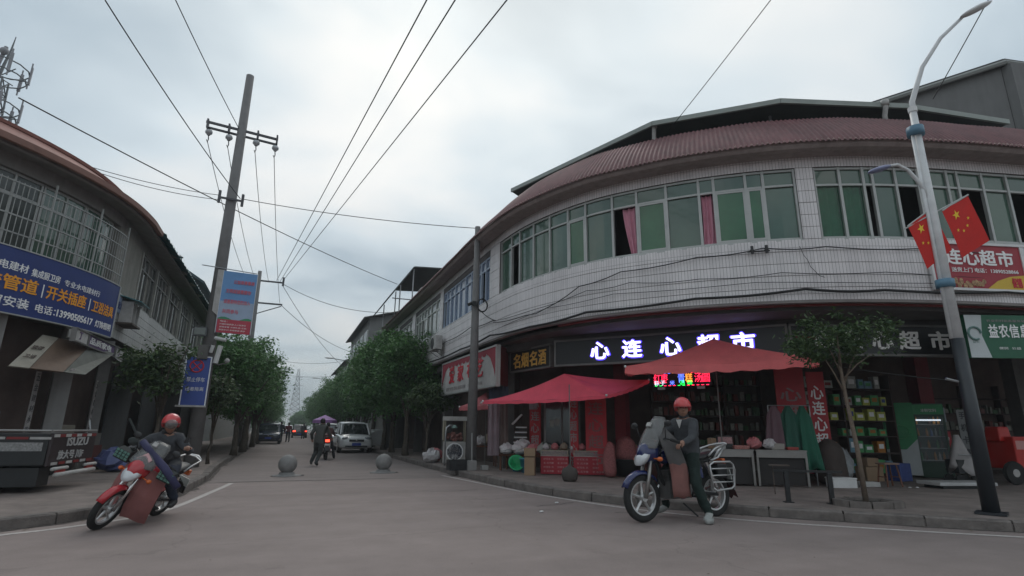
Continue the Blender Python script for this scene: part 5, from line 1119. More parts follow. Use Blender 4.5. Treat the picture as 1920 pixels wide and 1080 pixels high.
INS = [(-3.16, 17.93, 10.28), (-2.59, 17.99, 10.25), (-1.8, 18.07, 10.28), (-1.22, 18.12, 10.24)]
for p in INS: insul(up, *p)
f = MB(); bar3(f, (-2.6, 17.8, 8.08), (-1.9, 17.87, 8.08), .05, .06)
for x, y in ((-2.57, 17.8), (-1.93, 17.86)): f.tube([(x, y, 7.9), (x, y, 8.3)], .045, 6)
f.build('crossarm', _M['dark_galvanised'], up, world=True)
# light box banner fixed to the pole
bx = thing('light_box', 'blue and red public notice light box fixed to the tall pole', 'notice board', (-2.13, 17.78, 3.9), R(7))
f = MB(); f.box((.46, .06, .94), (.92, .12, 1.86)); f.build('board', M('notice_blue', (.13, .30, .58), .5, var=.1, sc=2), bx)
f = MB(); f.box((.46, -.004, .62), (.9, .006, .66)); f.build('pale_print', M('notice_pale_blue', (.33, .42, .56), .5, var=.1), bx)
f = MB(); f.box((.46, -.010, .2), (.9, .008, .40)); f.build('red_print', M('notice_red', (.45, .04, .07), .5, var=.1), bx)
f = MB(); f.add([(.01+.09*i, -.012, .40+.05*math.sin(i*.9)+.03) for i in range(11)] + [(.91-.09*i, -.012, .37) for i in range(11)], [tuple(range(22))[::-1]]); f.build('green_print', M('notice_green', (.04, .25, .12), .5), bx)
pr_ = M('notice_pink_letters', (.62, .14, .20), .6, var=0)
for q, x, z, h, w0 in (('公益慈善募捐', .3, 1.5, .12, .56), ('文明城镇需要你', .12, 1.2, .13, .68), ('诚善期待您的加入', .1, .88, .13, .72), ('共同参与', .1, .58, .13, .42)): put(bx, q, x, z, h, pr_, w=w0, ext=.003, y=-.008, bold=.02)
for i in range(4): put(bx, ['地址：', '共建和谐家园 人人有责任', '诚信友善 文明礼貌 互助', '美丽乡村 幸福家园 携手'][i], .08, .32-.085*i, .045, wht_let, w=[.2, .7, .72, .7][i], ext=.002, y=-.015)
for x in (-.008, .928): f = MB(); f.box((x, .06, .94), (.016, .13, 1.9)); f.build('frame_rail', white_m, bx)
f = MB(); f.plate([(-.16, -.01, 1.88), (-.02, -.01, 1.88), (-.02, -.01, .5), (-.16, -.01, .62)], .02); f.build('backing', white_d, bx); f = MB(); f.tube([(-.6, .1, 1.98), (.9, .02, 1.90)], .015, 6); f.build('bracket', galv, bx)
ns = thing('no_parking_sign', 'blue no parking sign on the tall pole, half hidden by leaves', 'road sign', (-2.75, 17.72, 1.75), R(5))
f = MB(); f.box((.33, 0, .72), (.66, .03, 1.42)); f.build('plate', M('sign_blue', (.03, .07, .32), .4, var=.1), ns)
f = MB()
for x in (.02, .64): f.box((x, -.018, .72), (.03, .006, 1.4))
for z in (.03, 1.41): f.box((.33, -.018, z), (.59, .006, .03))
f.build('white_rim', wht_let, ns)
f = MB(); f.tube([(.30+.165*math.cos(a/24*6.2832), -.02, 1.14+.165*math.sin(a/24*6.2832)) for a in range(25)], .022, 6)
for a in (R(45), R(135)): f.tube([(.30+.16*math.cos(a), -.02, 1.14+.16*math.sin(a)), (.30-.16*math.cos(a), -.02, 1.14-.16*math.sin(a))], .018, 6)
f.build('no_parking_mark', red_let, ns); put(ns, '禁止停车', .1, .7, .13, wht_let, w=.45, ext=.003, y=-.017); put(ns, '违者拖离', .1, .45, .11, wht_let, w=.45, ext=.003, y=-.017)
f = MB(); f.box((.3, -.03, .03), (.75, .1, .05)); f.build('lower_rail', white_d, ns)
cm = thing('camera_cluster', 'surveillance cameras and floodlight on the tall pole below the light box', 'camera', (-2.26, 18.02, 3.2))
f = MB(); f.box((-2.5, 17.72, 3.88), (.36, .12, .26)); f.build('floodlight', M('floodlight_grey', (.07, .075, .08), .5), cm, world=True); f = MB(); f.box((-2.5, 17.652, 3.88), (.28, .02, .19)); f.build('lens', M('dull_lens', (.16, .18, .17), .2), cm, world=True)
for (a, b, r_) in (((-2.1, 17.7, 3.72), (-1.8, 17.6, 3.66), .05), ((-2.0, 17.72, 3.0), (-1.92, 17.66, 3.5), .07), ((-2.16, 17.75, 3.3), (-2.12, 17.7, 3.5), .05)): f = MB(); f.tube([a, b], r_, 8); f.build('camera_body', white_m, cm, world=True)
f = MB(); f.ell((-1.7, 17.68, 3.08), .07, 10, 7); f.build('dome_camera', white_d, cm, world=True, smooth=True)
f = MB(); f.tube([(-2.1, 17.9, 3.3), (-2.12, 17.7, 3.5), (-2.1, 17.68, 3.7)], .02, 6); f.tube([(-2.2, 17.85, 3.0), (-1.9, 17.7, 2.95), (-1.7, 17.68, 3.02)], .02, 6); f.box((-2.35, 17.72, 3.3), (.26, .16, .4)); f.build('mounting_box', conc_d, cm, world=True)
mp_ = thing('utility_pole', 'shorter grey concrete pole standing before the curved building', 'utility pole', (5.08, 15.55, .138))
f = MB(); f.tube([(5.08, 15.55, .1), (5.08, 15.55, 7.5)], [.16, .085], 16); f.build('pole', pole_m, mp_, world=True, smooth=True)
f = MB(); f.box((4.98, 15.4, 4.95), (.12, .12, .14)); f.tube([(5.0, 15.42, 5.0), (4.8, 15.4, 4.9)], .05, 8); f.build('junction_box', black_m, mp_, world=True)
f = MB(); f.tube([(5.25+.16*math.cos(a/16*6.28), 15.4, 4.92+.2*math.sin(a/16*6.28)) for a in range(17)], .022, 6); f.build('cable_coil', wire_m, mp_, world=True)
# distant pole seen past the light box
fp = thing('utility_pole', 'farther concrete pole rising behind the light box', 'utility pole', (-2.35, 36, .138))
f = MB(); f.tube([(-2.35, 36, .1), (-2.35, 36, 10.6)], [.2, .11], 12); f.build('pole', pole_m, fp, world=True, smooth=True)
f = MB(); bar3(f, (-3.1, 36, 10.0), (-.9, 36, 10.0), .08, .09); f.tube([(-.95, 36, 9.8), (-.95, 36, 10.35)], .07, 6); f.build('crossarm', _M['dark_galvanised'], fp, world=True)
f = MB(); bar3(f, (-3.0, 36, 8.6), (-.85, 36, 8.6), .08, .09); bar3(f, (-2.3, 36, 7.9), (-.9, 36, 8.5), .05, .05); f.build('crossarm', _M['dark_galvanised'], fp, world=True)

# street lamp on the right with flags
LX, LY = 9.68, 5.22
lp = thing('street_lamp', 'two arm street lamp, white above and black below, with red flags', 'street lamp', (LX, LY, .138))
f = MB(); f.tube([(LX, LY, .14), (LX, LY, 2.72)], [.108, .09], 16); f.build('lower_shaft', lampb, lp, world=True, smooth=True)
f = MB(); f.box((LX, LY, .16), (.36, .36, .03), .4); f.build('foot_plate', lampb, lp, world=True)
f = MB(); f.tube([(LX, LY, 2.72), (LX, LY, 6.78)], [.082, .055], 14); f.build('shaft', lampw, lp, world=True, smooth=True)
side = Vector((-math.cos(YAW), math.sin(YAW), 0)); # towards the left of the photo
toc = Vector((-.88, -.47, 0))
f = MB(); f.tube([Vector((LX, LY, 2.72))+side*.09, Vector((LX, LY, 6.4))+side*.085], .03, 8); f.build('side_tube', lampw, lp, world=True, smooth=True)
for z, h in ((3.55, .13), (6.28, .16)): f = MB(); f.tube([(LX-.02, LY+.01, z), (LX-.02, LY+.01, z+h)], .13, 12); f.build('collar', lampblue, lp, world=True, smooth=True)
f = MB(); f.tube([(LX, LY, 6.74), (LX, LY, 6.83)], .07, 10); f.build('cap', white_m, lp, world=True)
A0 = Vector((LX, LY, 5.0)); f = MB(); f.tube([A0, A0+side*.1+Vector((0, 0, .35)), A0+side*.28+Vector((0, 0, .62)), A0+side*.44+Vector((0, 0, .72)), A0+side*.60+Vector((0, 0, .69))], [.04, .035, .03, .028, .025], 10); f.build('low_arm', lampw, lp, world=True, smooth=True)
hd = A0+side*.77+Vector((0, 0, .63)); f = MB(); f.ell(hd, (.22, .09, .045), 14, 8, rot=Matrix.Rotation(math.atan2(side.y, side.x), 3, 'Z') @ Matrix.Rotation(R(18), 3, 'Y')); f.build('low_lamp_head', M('violet_grey_lens', (.20, .22, .36), .3, var=.2), lp, world=True, smooth=True)
T0 = Vector((LX, LY, 6.5)); rsd = -side
f = MB(); f.tube([T0+rsd*-.0, T0+rsd*.02+Vector((0, 0, .45)), T0+rsd*.28+Vector((0, 0, 1.12))-fh*.05, T0+rsd*.68+Vector((0, 0, 1.70))-fh*.1, T0+rsd*1.06+Vector((0, 0, 2.06))-fh*.2], [.05, .045, .038, .033, .028], 10); f.build('top_arm', lampw, lp, world=True, smooth=True)
th_ = T0+rsd*1.30+Vector((0, 0, 2.20))-fh*.25; f = MB(); f.ell(th_, (.36, .12, .05), 14, 8, rot=Matrix.Rotation(math.atan2(rsd.y, rsd.x), 3, 'Z') @ Matrix.Rotation(R(-28), 3, 'Y')); f.build('top_lamp_head', lampw, lp, world=True, smooth=True)
f = MB(); f.tube([Vector((LX, LY, 2.05))+side*.12, Vector((LX, LY, 2.07))+side*.3+Vector((0, 0, .02))], .02, 6); f.build('wire_tie', galv, lp, world=True)
def star(cx_, cz_, r_, a0):
    P = []
    for i in range(10): a = a0+i*math.pi/5; q = r_ if i % 2 == 0 else r_*.382; P.append((cx_+q*math.cos(a), cz_+q*math.sin(a)))
    return P
def flag(A, B, D, label, flip=False):
    """A, B ends of the top edge (left, right); D drop vector. a hanging flag with five stars, canton to the upper left"""
    A, B, D = Vector(A), Vector(B), Vector(D); nrm = (B-A).cross(D).normalized()*-1
    if nrm.dot(Vector((0, 0, 1.25))-A) < 0: nrm = -nrm
    t = thing('national_flag', label, 'flag', tuple(A), 0, 'red flags on the lamp post')
    def P(u, v, o=0): return A.lerp(B, u)+D*v+nrm*(o+.012*math.sin(u*5+v*3))
    n = 12; f = MB(); V = [P(i/n, j/n) for j in range(n+1) for i in range(n+1)]; f.add(V, [(j*(n+1)+i, j*(n+1)+i+1, (j+1)*(n+1)+i+1, (j+1)*(n+1)+i) for j in range(n) for i in range(n)]); f.build('cloth', flag_r, t, smooth=True, world=True)
    Wd, Hd = (B-A).length, D.length
    def st_(u, v, r_, a0):
        f = MB(); pts = star(0, 0, r_, a0); V = [P(u+x/Wd, v-z/Hd, .006) for x, z in pts]+[P(u, v, .006)]; f.add(V, [(i, (i+1) % 10, 10) for i in range(10)]); f.build('star', flag_y, t, world=True)
    st_(.36, .22, .085, R(90)); 
    for u, v in ((.30, .48), (.48, .55), (.66, .50), (.78, .38)): st_(u-.08, v+.02, .032, R(70))
    f = MB(); f.tube([A, B], .014, 6); f.build('staff', alu, t, world=True)
def LPt(rt_, z): return Vector((LX, LY, 0))+rsd*rt_+Vector((0, 0, z))
flag(LPt(-.46, 4.60), LPt(.0, 4.93), (LPt(-.27, 3.86)-LPt(-.46, 4.60)), 'red flag with yellow stars hanging left of the lamp post')
flag(LPt(.16, 4.88), LPt(.66, 5.18), (LPt(.34, 4.06)-LPt(.16, 4.88)), 'red flag with yellow stars hanging right of the lamp post')
t = thing('flag_bracket', 'white bracket crossing the lamp post between the flags', 'bracket', tuple(LPt(0, 4.8))); f = MB(); f.tube([LPt(-.52, 4.55), LPt(.58, 5.14)], .012, 6); f.build('rod', alu, t, world=True)

# ---------------------------------------------------------------- overhead wires
def wire(label, pts, r=.011, sag=0, grp='overhead wires', n=14, cat='wire', name='overhead_wire'):
    P = [Vector(p) for p in pts]; Q = []
    if len(P) == 2:
        for i in range(n+1): t_ = i/n; q = P[0].lerp(P[1], t_); q.z -= sag*4*t_*(1-t_); Q.append(q)
    else: Q = P
    f = MB(); f.tube(Q, r, 5, cap=False); o = f.build(name, wire_m, smooth=True); tag(o, label, cat, grp); return o
wn = ['outer left', 'inner left', 'inner right', 'outer right']
far = [(-3.05, 36, 10.0), (-2.55, 36, 10.0), (-1.8, 36, 10.0), (-1.0, 36, 8.65)]
for i, p in enumerate(INS): wire(f'wire running down the street from the {wn[i]} insulator of the tall pole', [(p[0], p[1], p[2]-.36), far[i]], .011, .35)
wire('wire from the upper left down behind the tall pole to its small crossarm', [(-3.96, 10.86, 9.0), (-2.0, 17.86, 8.15)], .013, .1)
wire('wire from the top of the photo to the main crossarm of the tall pole', [(-3.32, 12.24, 10.6), (-2.35, 18.0, 10.6)], .012, .05)
for i, (a, b) in enumerate((((1.64, 8.49, 9.0), (-1.35, 36, 10.1)), ((2.13, 8.28, 9.0), (-1.15, 36, 10.05)), ((3.02, 7.91, 9.0), (-.95, 36, 10.2)))):
    a = Vector(a); b = Vector(b); wire(['leftmost', 'middle', 'rightmost'][i]+' of the three wires sweeping from the top centre to the far pole', [a+(a-b)*.35, b], .014, .0)
wire('long wire from left roof passing behind the tall pole to the right roofs', [(-5.9, 13.3, 7.9), (4.97, 29.1, 8.9)], .016, .2)
wire('upper of the paired wires from the left roof to the tall pole', [(-6.1, 16.6, 8.05), (-2.55, 17.82, 8.15)], .010, .12)
wire('lower of the paired wires from the left roof to the tall pole', [(-6.1, 16.6, 8.0), (-2.55, 17.82, 8.0)], .010, .16)
wire('wire from the tall pole to the top of the shorter grey pole', [(-1.93, 17.86, 8.15), (5.06, 15.55, 7.45)], .012, .12)
wire('thin wire at the upper right leading down to the canopy roof', [(7.3, 3.6, 9.6), (7.98, 9.6, 8.4)], .009, .05)
wire('short thin wire behind the top arm of the street lamp', [(10.2, 3.0, 9.6), (12.3, 6.2, 8.3)], .010, .03)
for i, (a, b) in enumerate((((-.95, 36, 9.8), (5.2, 60, 7.5)), ((-.95, 36, 8.6), (5.2, 48, 7.4)), ((-3, 62, 8.3), (5.5, 58, 7.9)), ((-3, 80, 8.6), (5.5, 75, 7.8)), ((-.9, 36, 9.9), (5.4, 33, 8.1)))): wire(['wire crossing from the far pole to the distant right houses, upper one', 'wire crossing from the far pole to the distant right houses, lower one', 'wire spanning the street above the trees, nearer one', 'wire spanning the street above the trees, farther one', 'wire from the far pole to the edge of the red roof'][i], [a, b], .016, .5)
# cables strung along the curved wall
def wallcable(label, pts, r, d=.06):
    P = []
    for (s0, z0), (s1, z1) in zip(pts, pts[1:]):
        n = max(2, int(abs(s1-s0)/.3))
        for i in range(n): t_ = i/n; P.append(W.P(s0+(s1-s0)*t_, d+r, z0+(z1-z0)*t_-.05*math.sin(math.pi*t_)))
    P.append(W.P(pts[-1][0], d+r, pts[-1][1])); f = MB(); f.tube(P, r, 6, cap=False); o = f.build('wall_cable', wire_m, smooth=True); tag(o, label, 'cable', 'cables along the curved wall')
wallcable('thickest black cable along the foot of the tiled wall', [(-14, 4.25), (-8, 4.0), (-3, 3.95), (0, 3.98), (2.4, 3.86), (4.3, 3.95), (6.8, 4.0), (8.9, 4.08), (10.4, 4.04), (13, 4.08), (20, 4.1)], .028)
wallcable('black cable climbing across the tiled wall from the grey pole to the right', [(.2, 4.33), (2.2, 4.2), (3.0, 4.25), (4.1, 4.62), (5.2, 4.8), (6.9, 4.92), (8.2, 5.0), (9.4, 4.97), (11.2, 4.93), (14, 4.95)], .012)
wallcable('thin cable sagging across the middle of the tiled wall', [(.2, 4.38), (2.6, 4.3), (4.3, 4.48), (5.4, 4.52), (6.9, 4.43), (8.5, 4.45), (10.5, 4.42), (14, 4.4)], .008)
wallcable('second thin cable low on the tiled wall', [(-.2, 4.1), (3, 4.25), (5, 4.3), (8, 4.27), (12, 4.22)], .007)
wallcable('cable along the street side of the tiled wall under the windows', [(-14, 4.6), (-9, 4.5), (-5, 4.5), (-2, 4.55), (.2, 4.4)], .014)
wallcable('thin cable hanging down the tiled wall right of the clamp fitting', [(8.9, 5.0), (9.02, 4.7), (9.1, 4.5), (9.3, 4.32)], .006)
wire('short cable from the shorter grey pole to the curved wall', [(5.08, 15.45, 4.9), (5.52, 14.9, 4.38)], .012, .08, 'cables along the curved wall')
wire('clothes line tied between slim tree and lamp post', [(8.7, 6.5, 2.35), (LX, LY, 2.05)], .007, .02, None)
# goods standing inside the left shop front
for i, (s, d, w_, h_, mt, lb) in enumerate(((.1, -.4, .5, 1.1, beige_m, 'tall beige carton inside the left shop, nearest the corner'), (2.0, -.45, .6, .8, crate_b, 'brown carton inside the left shop between the columns'), (2.5, -.4, .35, 1.35, M('pale_blue_print', (.24, .30, .42)), 'tall pale blue carton inside the left shop'), (4.2, -.4, .7, 1.0, M('dull_red_board2', (.12, .03, .03), .8), 'dull red cabinet inside the left shop behind the truck'), (6.2, -.4, .6, 1.2, conc, 'grey cabinet deep in the left shop behind the truck'))):
    p = LW.at(s, d); f = MB(); f.box((0, 0, h_/2), (w_, .3, h_)); o = f.build('shop_carton', mt, bev=.01); o.location = (p.x, p.y, .138); o.rotation_euler = (0, 0, 1.1-.08*i); tag(o, lb, 'carton', 'goods inside the left shop front')
# ---------------------------------------------------------------- people
def skin_body(J, E, root):
    """J: name -> (x,y,z,r); E: list of joint name pairs; returns verts, faces of one continuous skinned surface"""
    names = list(J); idx = {n: i for i, n in enumerate(names)}
    me = bpy.data.meshes.new('skin'); me.from_pydata([J[n][:3] for n in names], [(idx[a], idx[b]) for a, b in E], [])
    o = bpy.data.objects.new('skin', me); COL.objects.link(o); md = o.modifiers.new('s', 'SKIN'); md.use_smooth_shade = True
    for i, n in enumerate(names):
        sv = me.skin_vertices[0].data[i]; r = J[n][3]; sv.radius = r if isinstance(r, tuple) else (r, r); sv.use_root = (n == root)
    sd = o.modifiers.new('d', 'SUBSURF'); sd.levels = 2; sd.render_levels = 2
    dg = bpy.context.evaluated_depsgraph_get(); m2 = bpy.data.meshes.new_from_object(o.evaluated_get(dg))
    V = [v.co.copy() for v in m2.vertices]; F = [tuple(p.vertices) for p in m2.polygons]
    bpy.data.objects.remove(o); bpy.data.meshes.remove(me); bpy.data.meshes.remove(m2); return V, F
def segd(p, a, b):
    ab = b-a; t = max(0, min(1, (p-a).dot(ab)/max(ab.length_squared, 1e-9))); return (p-(a+ab*t)).length
def person(label, loc, rz, P, mats, face=0., helmet=None, mask=False, hair=True, tilt=0., scale=1., hands=True, group=None, coat=0):
    """P: joints in local metres (x forward, y left). mats = dict top, legs, shoe"""
    t = thing('person', label, 'person', loc, rz, group); t.scale = (scale,)*3
    J = {}
    J['pelvis'] = (*P['pelvis'], (.13, .12)); J['belly'] = (*P.get('belly', [(a+b)/2 for a, b in zip(P['pelvis'], P['chest'])]), (.16, .14)); J['chest'] = (*P['chest'], (.175, .14)); J['neck0'] = (*P['neck'], .07)
    hd = Vector(P['head']); nk = Vector(P['neck']); J['neck1'] = (*(nk.lerp(hd, .55)), .052)
    E = [('pelvis', 'belly'), ('belly', 'chest'), ('chest', 'neck0'), ('neck0', 'neck1')]
    for s in 'lr':
        sh, el, wr = P[s+'sh'], P[s+'el'], P[s+'wr']; J[s+'sh'] = (*sh, .088); J[s+'el'] = (*el, .064); J[s+'wr'] = (*wr, .042)
        d = (Vector(wr)-Vector(el)).normalized(); J[s+'palm'] = (*(Vector(wr)+d*.07), (.04, .024))
        E += [('chest', s+'sh'), (s+'sh', s+'el'), (s+'el', s+'wr'), (s+'wr', s+'palm')]
        hp, kn, an, to = P[s+'hp'], P[s+'kn'], P[s+'an'], P[s+'to']; J[s+'hp'] = (*hp, .105); J[s+'kn'] = (*kn, .080); J[s+'an'] = (*an, .062); J[s+'to'] = (*to, (.045, .032))
        E += [('pelvis', s+'hp'), (s+'hp', s+'kn'), (s+'kn', s+'an'), (s+'an', s+'to')]
    V, F = skin_body(J, E, 'pelvis')
    jv = {k: Vector(v[:3]) for k, v in J.items()}
    def mat_of(c):
        best = min(E, key=lambda e: segd(c, jv[e[0]], jv[e[1]])); a, b = best
        if b.endswith('palm') or b == 'neck1': return 2
        if b.endswith('to'): return 3
        if b[1:] in ('hp', 'kn', 'an'): return 1 if c.z < jv['pelvis'].z + coat else 0
        if b == 'belly': return 0 if c.z > jv['pelvis'].z-.06 else 1
        return 0
    f = MB(); f.v = [tuple(v) for v in V]
    for q in F: c = sum((V[i] for i in q), Vector())/len(q); f.f.append(q); f.mi.append(mat_of(c))
    # cloth creases
    rg = random.Random(len(label)); 
    f.v = [(x+.006*math.sin(z*47+y*31), y+.006*math.sin(z*53+x*37), z) for x, y, z in f.v]
    HR = Matrix.Rotation(face, 3, 'Z') @ Matrix.Rotation(tilt, 3, 'Y')
    f.cur = 2; st_ = len(f.v); f.ell((0, 0, 0), (.095, .078, .118), 20, 14)
    for i in range(st_, len(f.v)):
        x, y, z = f.v[i]; y *= 1-.25*max(0, -z/.118)**1.5; x *= 1-.12*max(0, -z/.118)
        if x > 0 and abs(z-.018) < .016 and .018 < abs(y) < .05: x -= .008        # eye sockets
        f.v[i] = tuple(hd+HR @ Vector((x, y, z)))
    def hp_(v): return hd+HR @ Vector(v)
    f.tube([hp_((.088, 0, .022)), hp_((.106, 0, -.012)), hp_((.092, 0, -.022))], [.008, .014, .012], 7)
    for s in (-1, 1): f.ell(hp_((0, s*.08, 0)), (.018, .010, .032), 8, 6, rot=HR)
    f.tube([hp_((.083, -.022, -.052)), hp_((.091, 0, -.050)), hp_((.083, .022, -.052))], .006, 5)
    if hands:
        for s in 'lr':
            wr = jv[s+'wr']; pa = jv[s+'palm']; d = (pa-wr).normalized(); sd = d.cross(Vector((0, 0, 1))); sd = sd.normalized() if sd.length > .1 else Vector((0, 1, 0)); dn = sd.cross(d).normalized(); dn = dn if dn.z < 0 else -dn
            for k, (o_, l_) in enumerate(((-.03, .06), (-.01, .07), (.01, .066), (.03, .052))):
                a = pa+sd*o_; f.tube([a, a+d*l_*.45+dn*.008, a+d*l_*.75+dn*.03, a+d*l_*.7+dn*.05], [.010, .0095, .009, .007], 6)
            a = wr+d*.03+sd*.03*(1 if s == 'r' else -1); f.tube([a, a+d*.03+sd*.025*(1 if s == 'r' else -1)+dn*.01, a+d*.055+sd*.02*(1 if s == 'r' else -1)+dn*.03], [.012, .011, .008], 6)
    f.cur = 4
    for s in (-1, 1): f.ell(hp_((.078, s*.032, .020)), (.011, .013, .006), 8, 5, rot=HR); f.tube([hp_((.086, s*.018, .038)), hp_((.080, s*.048, .040))], .004, 4)
    f.build('body', [mats['top'], mats['legs'], skin_m, mats['shoe'], hair_m], t, smooth=True)
    # jacket collar
    g_ = MB(); g_.lathe([(.075, -.02), (.07, .035), (.062, .04), (.062, -.02)], tuple(nk.lerp(hd, .12)), 12); g_.build('collar', mats['top'], t, smooth=True)
    if hair and not helmet:
        g_ = MB(); g_.ell((0, 0, 0), (.104, .088, .112), 16, 10); g_.v = [tuple(hd+HR @ Vector((min(x, .07)-.012, y, max(z, -.03-.04*(x < 0))+.018))) for x, y, z in g_.v]; g_.build('hair', hair_m, t, smooth=True)
    if helmet:
        g_ = MB(); g_.ell((0, 0, 0), (.142, .125, .135), 22, 14); w_ = []
        for x, y, z in g_.v: 
            zc = -.015 if x > .02 else -.075
            w_.append(tuple(hd+HR @ Vector((x-.006, y, max(z, zc)+.045))))
        g_.v = w_; h_ = g_.build('helmet', helmet, t, smooth=True)
        g_ = MB(); g_.tube([hd+HR @ Vector((.137*math.cos(a), .12*math.sin(a), .030)) for a in [R(q) for q in range(-75, 76, 15)]], .010, 6); g_.build('peak', M('dark_red_trim', (.15, .02, .02), .5), h_)
        g_ = MB(); g_.tube([hd+HR @ Vector(v) for v in ((.0, .10, .0), (.03, .085, -.07), (.05, .0, -.128), (.03, -.085, -.07), (.0, -.10, .0))], .006, 5); g_.build('strap', black_m, h_)
    if mask:
        g_ = MB(); V = []
        for j in range(5):
            for k in range(9): a = R(-62+124*k/8); z = -.005-.075*j/4; V.append(hd+HR @ Vector(((.101+.014*math.sin(math.pi*j/4)*math.cos(a))*math.cos(a)*(1-.1*j/4), .085*math.sin(a)*(1-.12*j/4), z)))
        g_.add(V, [(j*9+k, j*9+k+1, (j+1)*9+k+1, (j+1)*9+k) for j in range(4) for k in range(8)]); g_.build('face_mask', mask_m, t, smooth=True)
    return t

# ---------------------------------------------------------------- motorcycles
def wheel(t, x, r=.30, w_=.045, rim=silver, spokes=5, wire_=False):
    RX = Matrix.Rotation(R(90), 3, 'X')
    f = MB(); f.lathe([(r-.085, -w_*.6), (r-.03, -w_), (r-.006, -w_*.6), (r, 0), (r-.006, w_*.6), (r-.03, w_), (r-.085, w_*.6), (r-.085, -w_*.6)], (x, 0, r), 32, RX); wh = f.build('wheel', rubber, t, smooth=True)
    f = MB(); f.lathe([(r-.105, -w_*.55), (r-.08, -w_*.62), (r-.08, w_*.62), (r-.105, w_*.55), (r-.105, -w_*.55)], (x, 0, r), 32, RX); f.lathe([(0, -.06), (.045, -.06), (.045, .06), (0, .06)], (x, 0, r), 14, RX)
    for k in range(spokes):
        a = 2*math.pi*k/spokes+.3; d = Vector((math.cos(a), 0, math.sin(a))); c = Vector((x, 0, r)); f.tube([c+d*.03, c+d*(r-.16), c+d*(r-.09)], [.026, .015, .022], 6)
    f.build('rim', rim, wh, smooth=False); f = MB(); f.lathe([(.05, .03), (.09, .03), (.09, .036), (.05, .036)], (x, 0, r), 20, RX); f.build('brake_disc', steel_t, wh)
def motorcycle(label, loc, rot, paint, opts, scale=1.):
    t = thing('motorcycle', label, 'motorcycle', loc, 0, rot=rot); t.scale = (scale,)*3
    RX = Matrix.Rotation(R(90), 3, 'X')
    wheel(t, .65); wheel(t, -.65, w_=.055)
    for s in (-1, 1): f = MB(); f.tube([(.65, s*.075, .30), (.56, s*.075, .60), (.47, s*.075, .93)], [.028, .026, .02], 8); f.build('fork', steel_t if not opts.get('red') else chrome, t, smooth=True)
    f = MB(); V = []
    for k in range(9):
        a = R(25+115*k/8); c = Vector((.65+.335*math.cos(a), 0, .30+.335*math.sin(a))); wq = .07*(1-.15*abs(k-4)/4)
        for y, dz in ((-wq, -.03), (-wq*.6, .008), (0, .02), (wq*.6, .008), (wq, -.03)): V.append((c.x+dz*math.cos(a), y, c.z+dz*math.sin(a)))
    f.add(V, [(k*5+j, k*5+j+1, (k+1)*5+j+1, (k+1)*5+j) for k in range(8) for j in range(4)]); o = f.build('front_fender', paint, t, smooth=True); md = o.modifiers.new('th', 'SOLIDIFY'); md.thickness = .008
    # fairing with lamp
    f = MB(); f.loft([[( .36, .13*math.cos(a)*1.0, .90+.15*math.sin(a)) for a in [2*math.pi*k/14 for k in range(14)]], [(.48, .155*math.cos(a), .88+.16*math.sin(a)) for a in [2*math.pi*k/14 for k in range(14)]], [(.58+.03*math.sin(a), .12*math.cos(a), .86+.12*math.sin(a)) for a in [2*math.pi*k/14 for k in range(14)]], [(.645, .06*math.cos(a), .82+.06*math.sin(a)) for a in [2*math.pi*k/14 for k in range(14)]]]); f.build('headlight_fairing', paint, t, smooth=True)
    f = MB(); f.loft([[(.575-.05*math.sin(a), .125*math.cos(a)*(1+.25*math.sin(a)), .815+.115*math.sin(a)) for a in [2*math.pi*k/14 for k in range(14)]], [(.655-.05*math.sin(a), .10*math.cos(a)*(1+.25*math.sin(a)), .80+.09*math.sin(a)) for a in [2*math.pi*k/14 for k in range(14)]], [(.672, .03*math.cos(a), .795+.025*math.sin(a)) for a in [2*math.pi*k/14 for k in range(14)]]]); f.build('headlight', lampg, t, smooth=True)
    for s in (-1, 1): f = MB(); f.ell((.50, s*.24, .79), (.045, .035, .03), 10, 6); f.tube([(.50, s*.1, .80), (.50, s*.24, .79)], .01, 5); f.build('turn_signal', amber, t, smooth=True)
    f = MB(); f.tube([(.30, -.36, 1.02), (.38, -.24, 1.06), (.43, -.06, .98), (.43, .06, .98), (.38, .24, 1.06), (.30, .36, 1.02)], .013, 8); f.build('handlebar', black_m, t, smooth=True)
    for s in (-1, 1): f = MB(); f.tube([(.34, s*.30, 1.04), (.27, s*.40, 1.0)], .021, 8); f.build('grip', rubber, t)
    for s in (-1, 1): f = MB(); f.tube([(.38, s*.25, 1.06), (.40, s*.30, 1.22)], .007, 5); f.ell((.40, s*.34, 1.25), (.02, .07, .045), 10, 6); f.build('mirror', plastic, t, smooth=True)
    # windscreen
    if opts.get('screen', 1):
        f = MB(); V = []; nz, ny = 8, 8; hh_ = opts.get('sh', .5)
        for j in range(nz+1):
            u = j/nz; wy = .20*(1-.35*u**3) if j < nz else .09
            for k in range(ny+1): v = -1+2*k/ny; V.append((.60-.30*u-.10*v*v+.03*math.sin(u*3), v*wy, .93+hh_*u-.02*v*v*u))
        f.add(V, [(j*(ny+1)+k, j*(ny+1)+k+1, (j+1)*(ny+1)+k+1, (j+1)*(ny+1)+k) for j in range(nz) for k in range(ny)]); o = f.build('windscreen', screen_m, t, smooth=True); md = o.modifiers.new('th', 'SOLIDIFY'); md.thickness = .005
        f = MB(); f.box((.43, .0, 1.25), (.03, .07, .06), rot=Euler((0, R(-30), 0))); f.build('sticker', white_d, t)
    f = MB(); f.loft([[(x, w_*math.cos(a), z+h_*math.sin(a)) for a in [2*math.pi*k/14 for k in range(14)]] for x, w_, z, h_ in ((.36, .05, .84, .06), (.30, .11, .83, .10), (.14, .13, .82, .11), (0, .115, .79, .09), (-.06, .08, .76, .06))]); f.build('fuel_tank', paint, t, smooth=True)
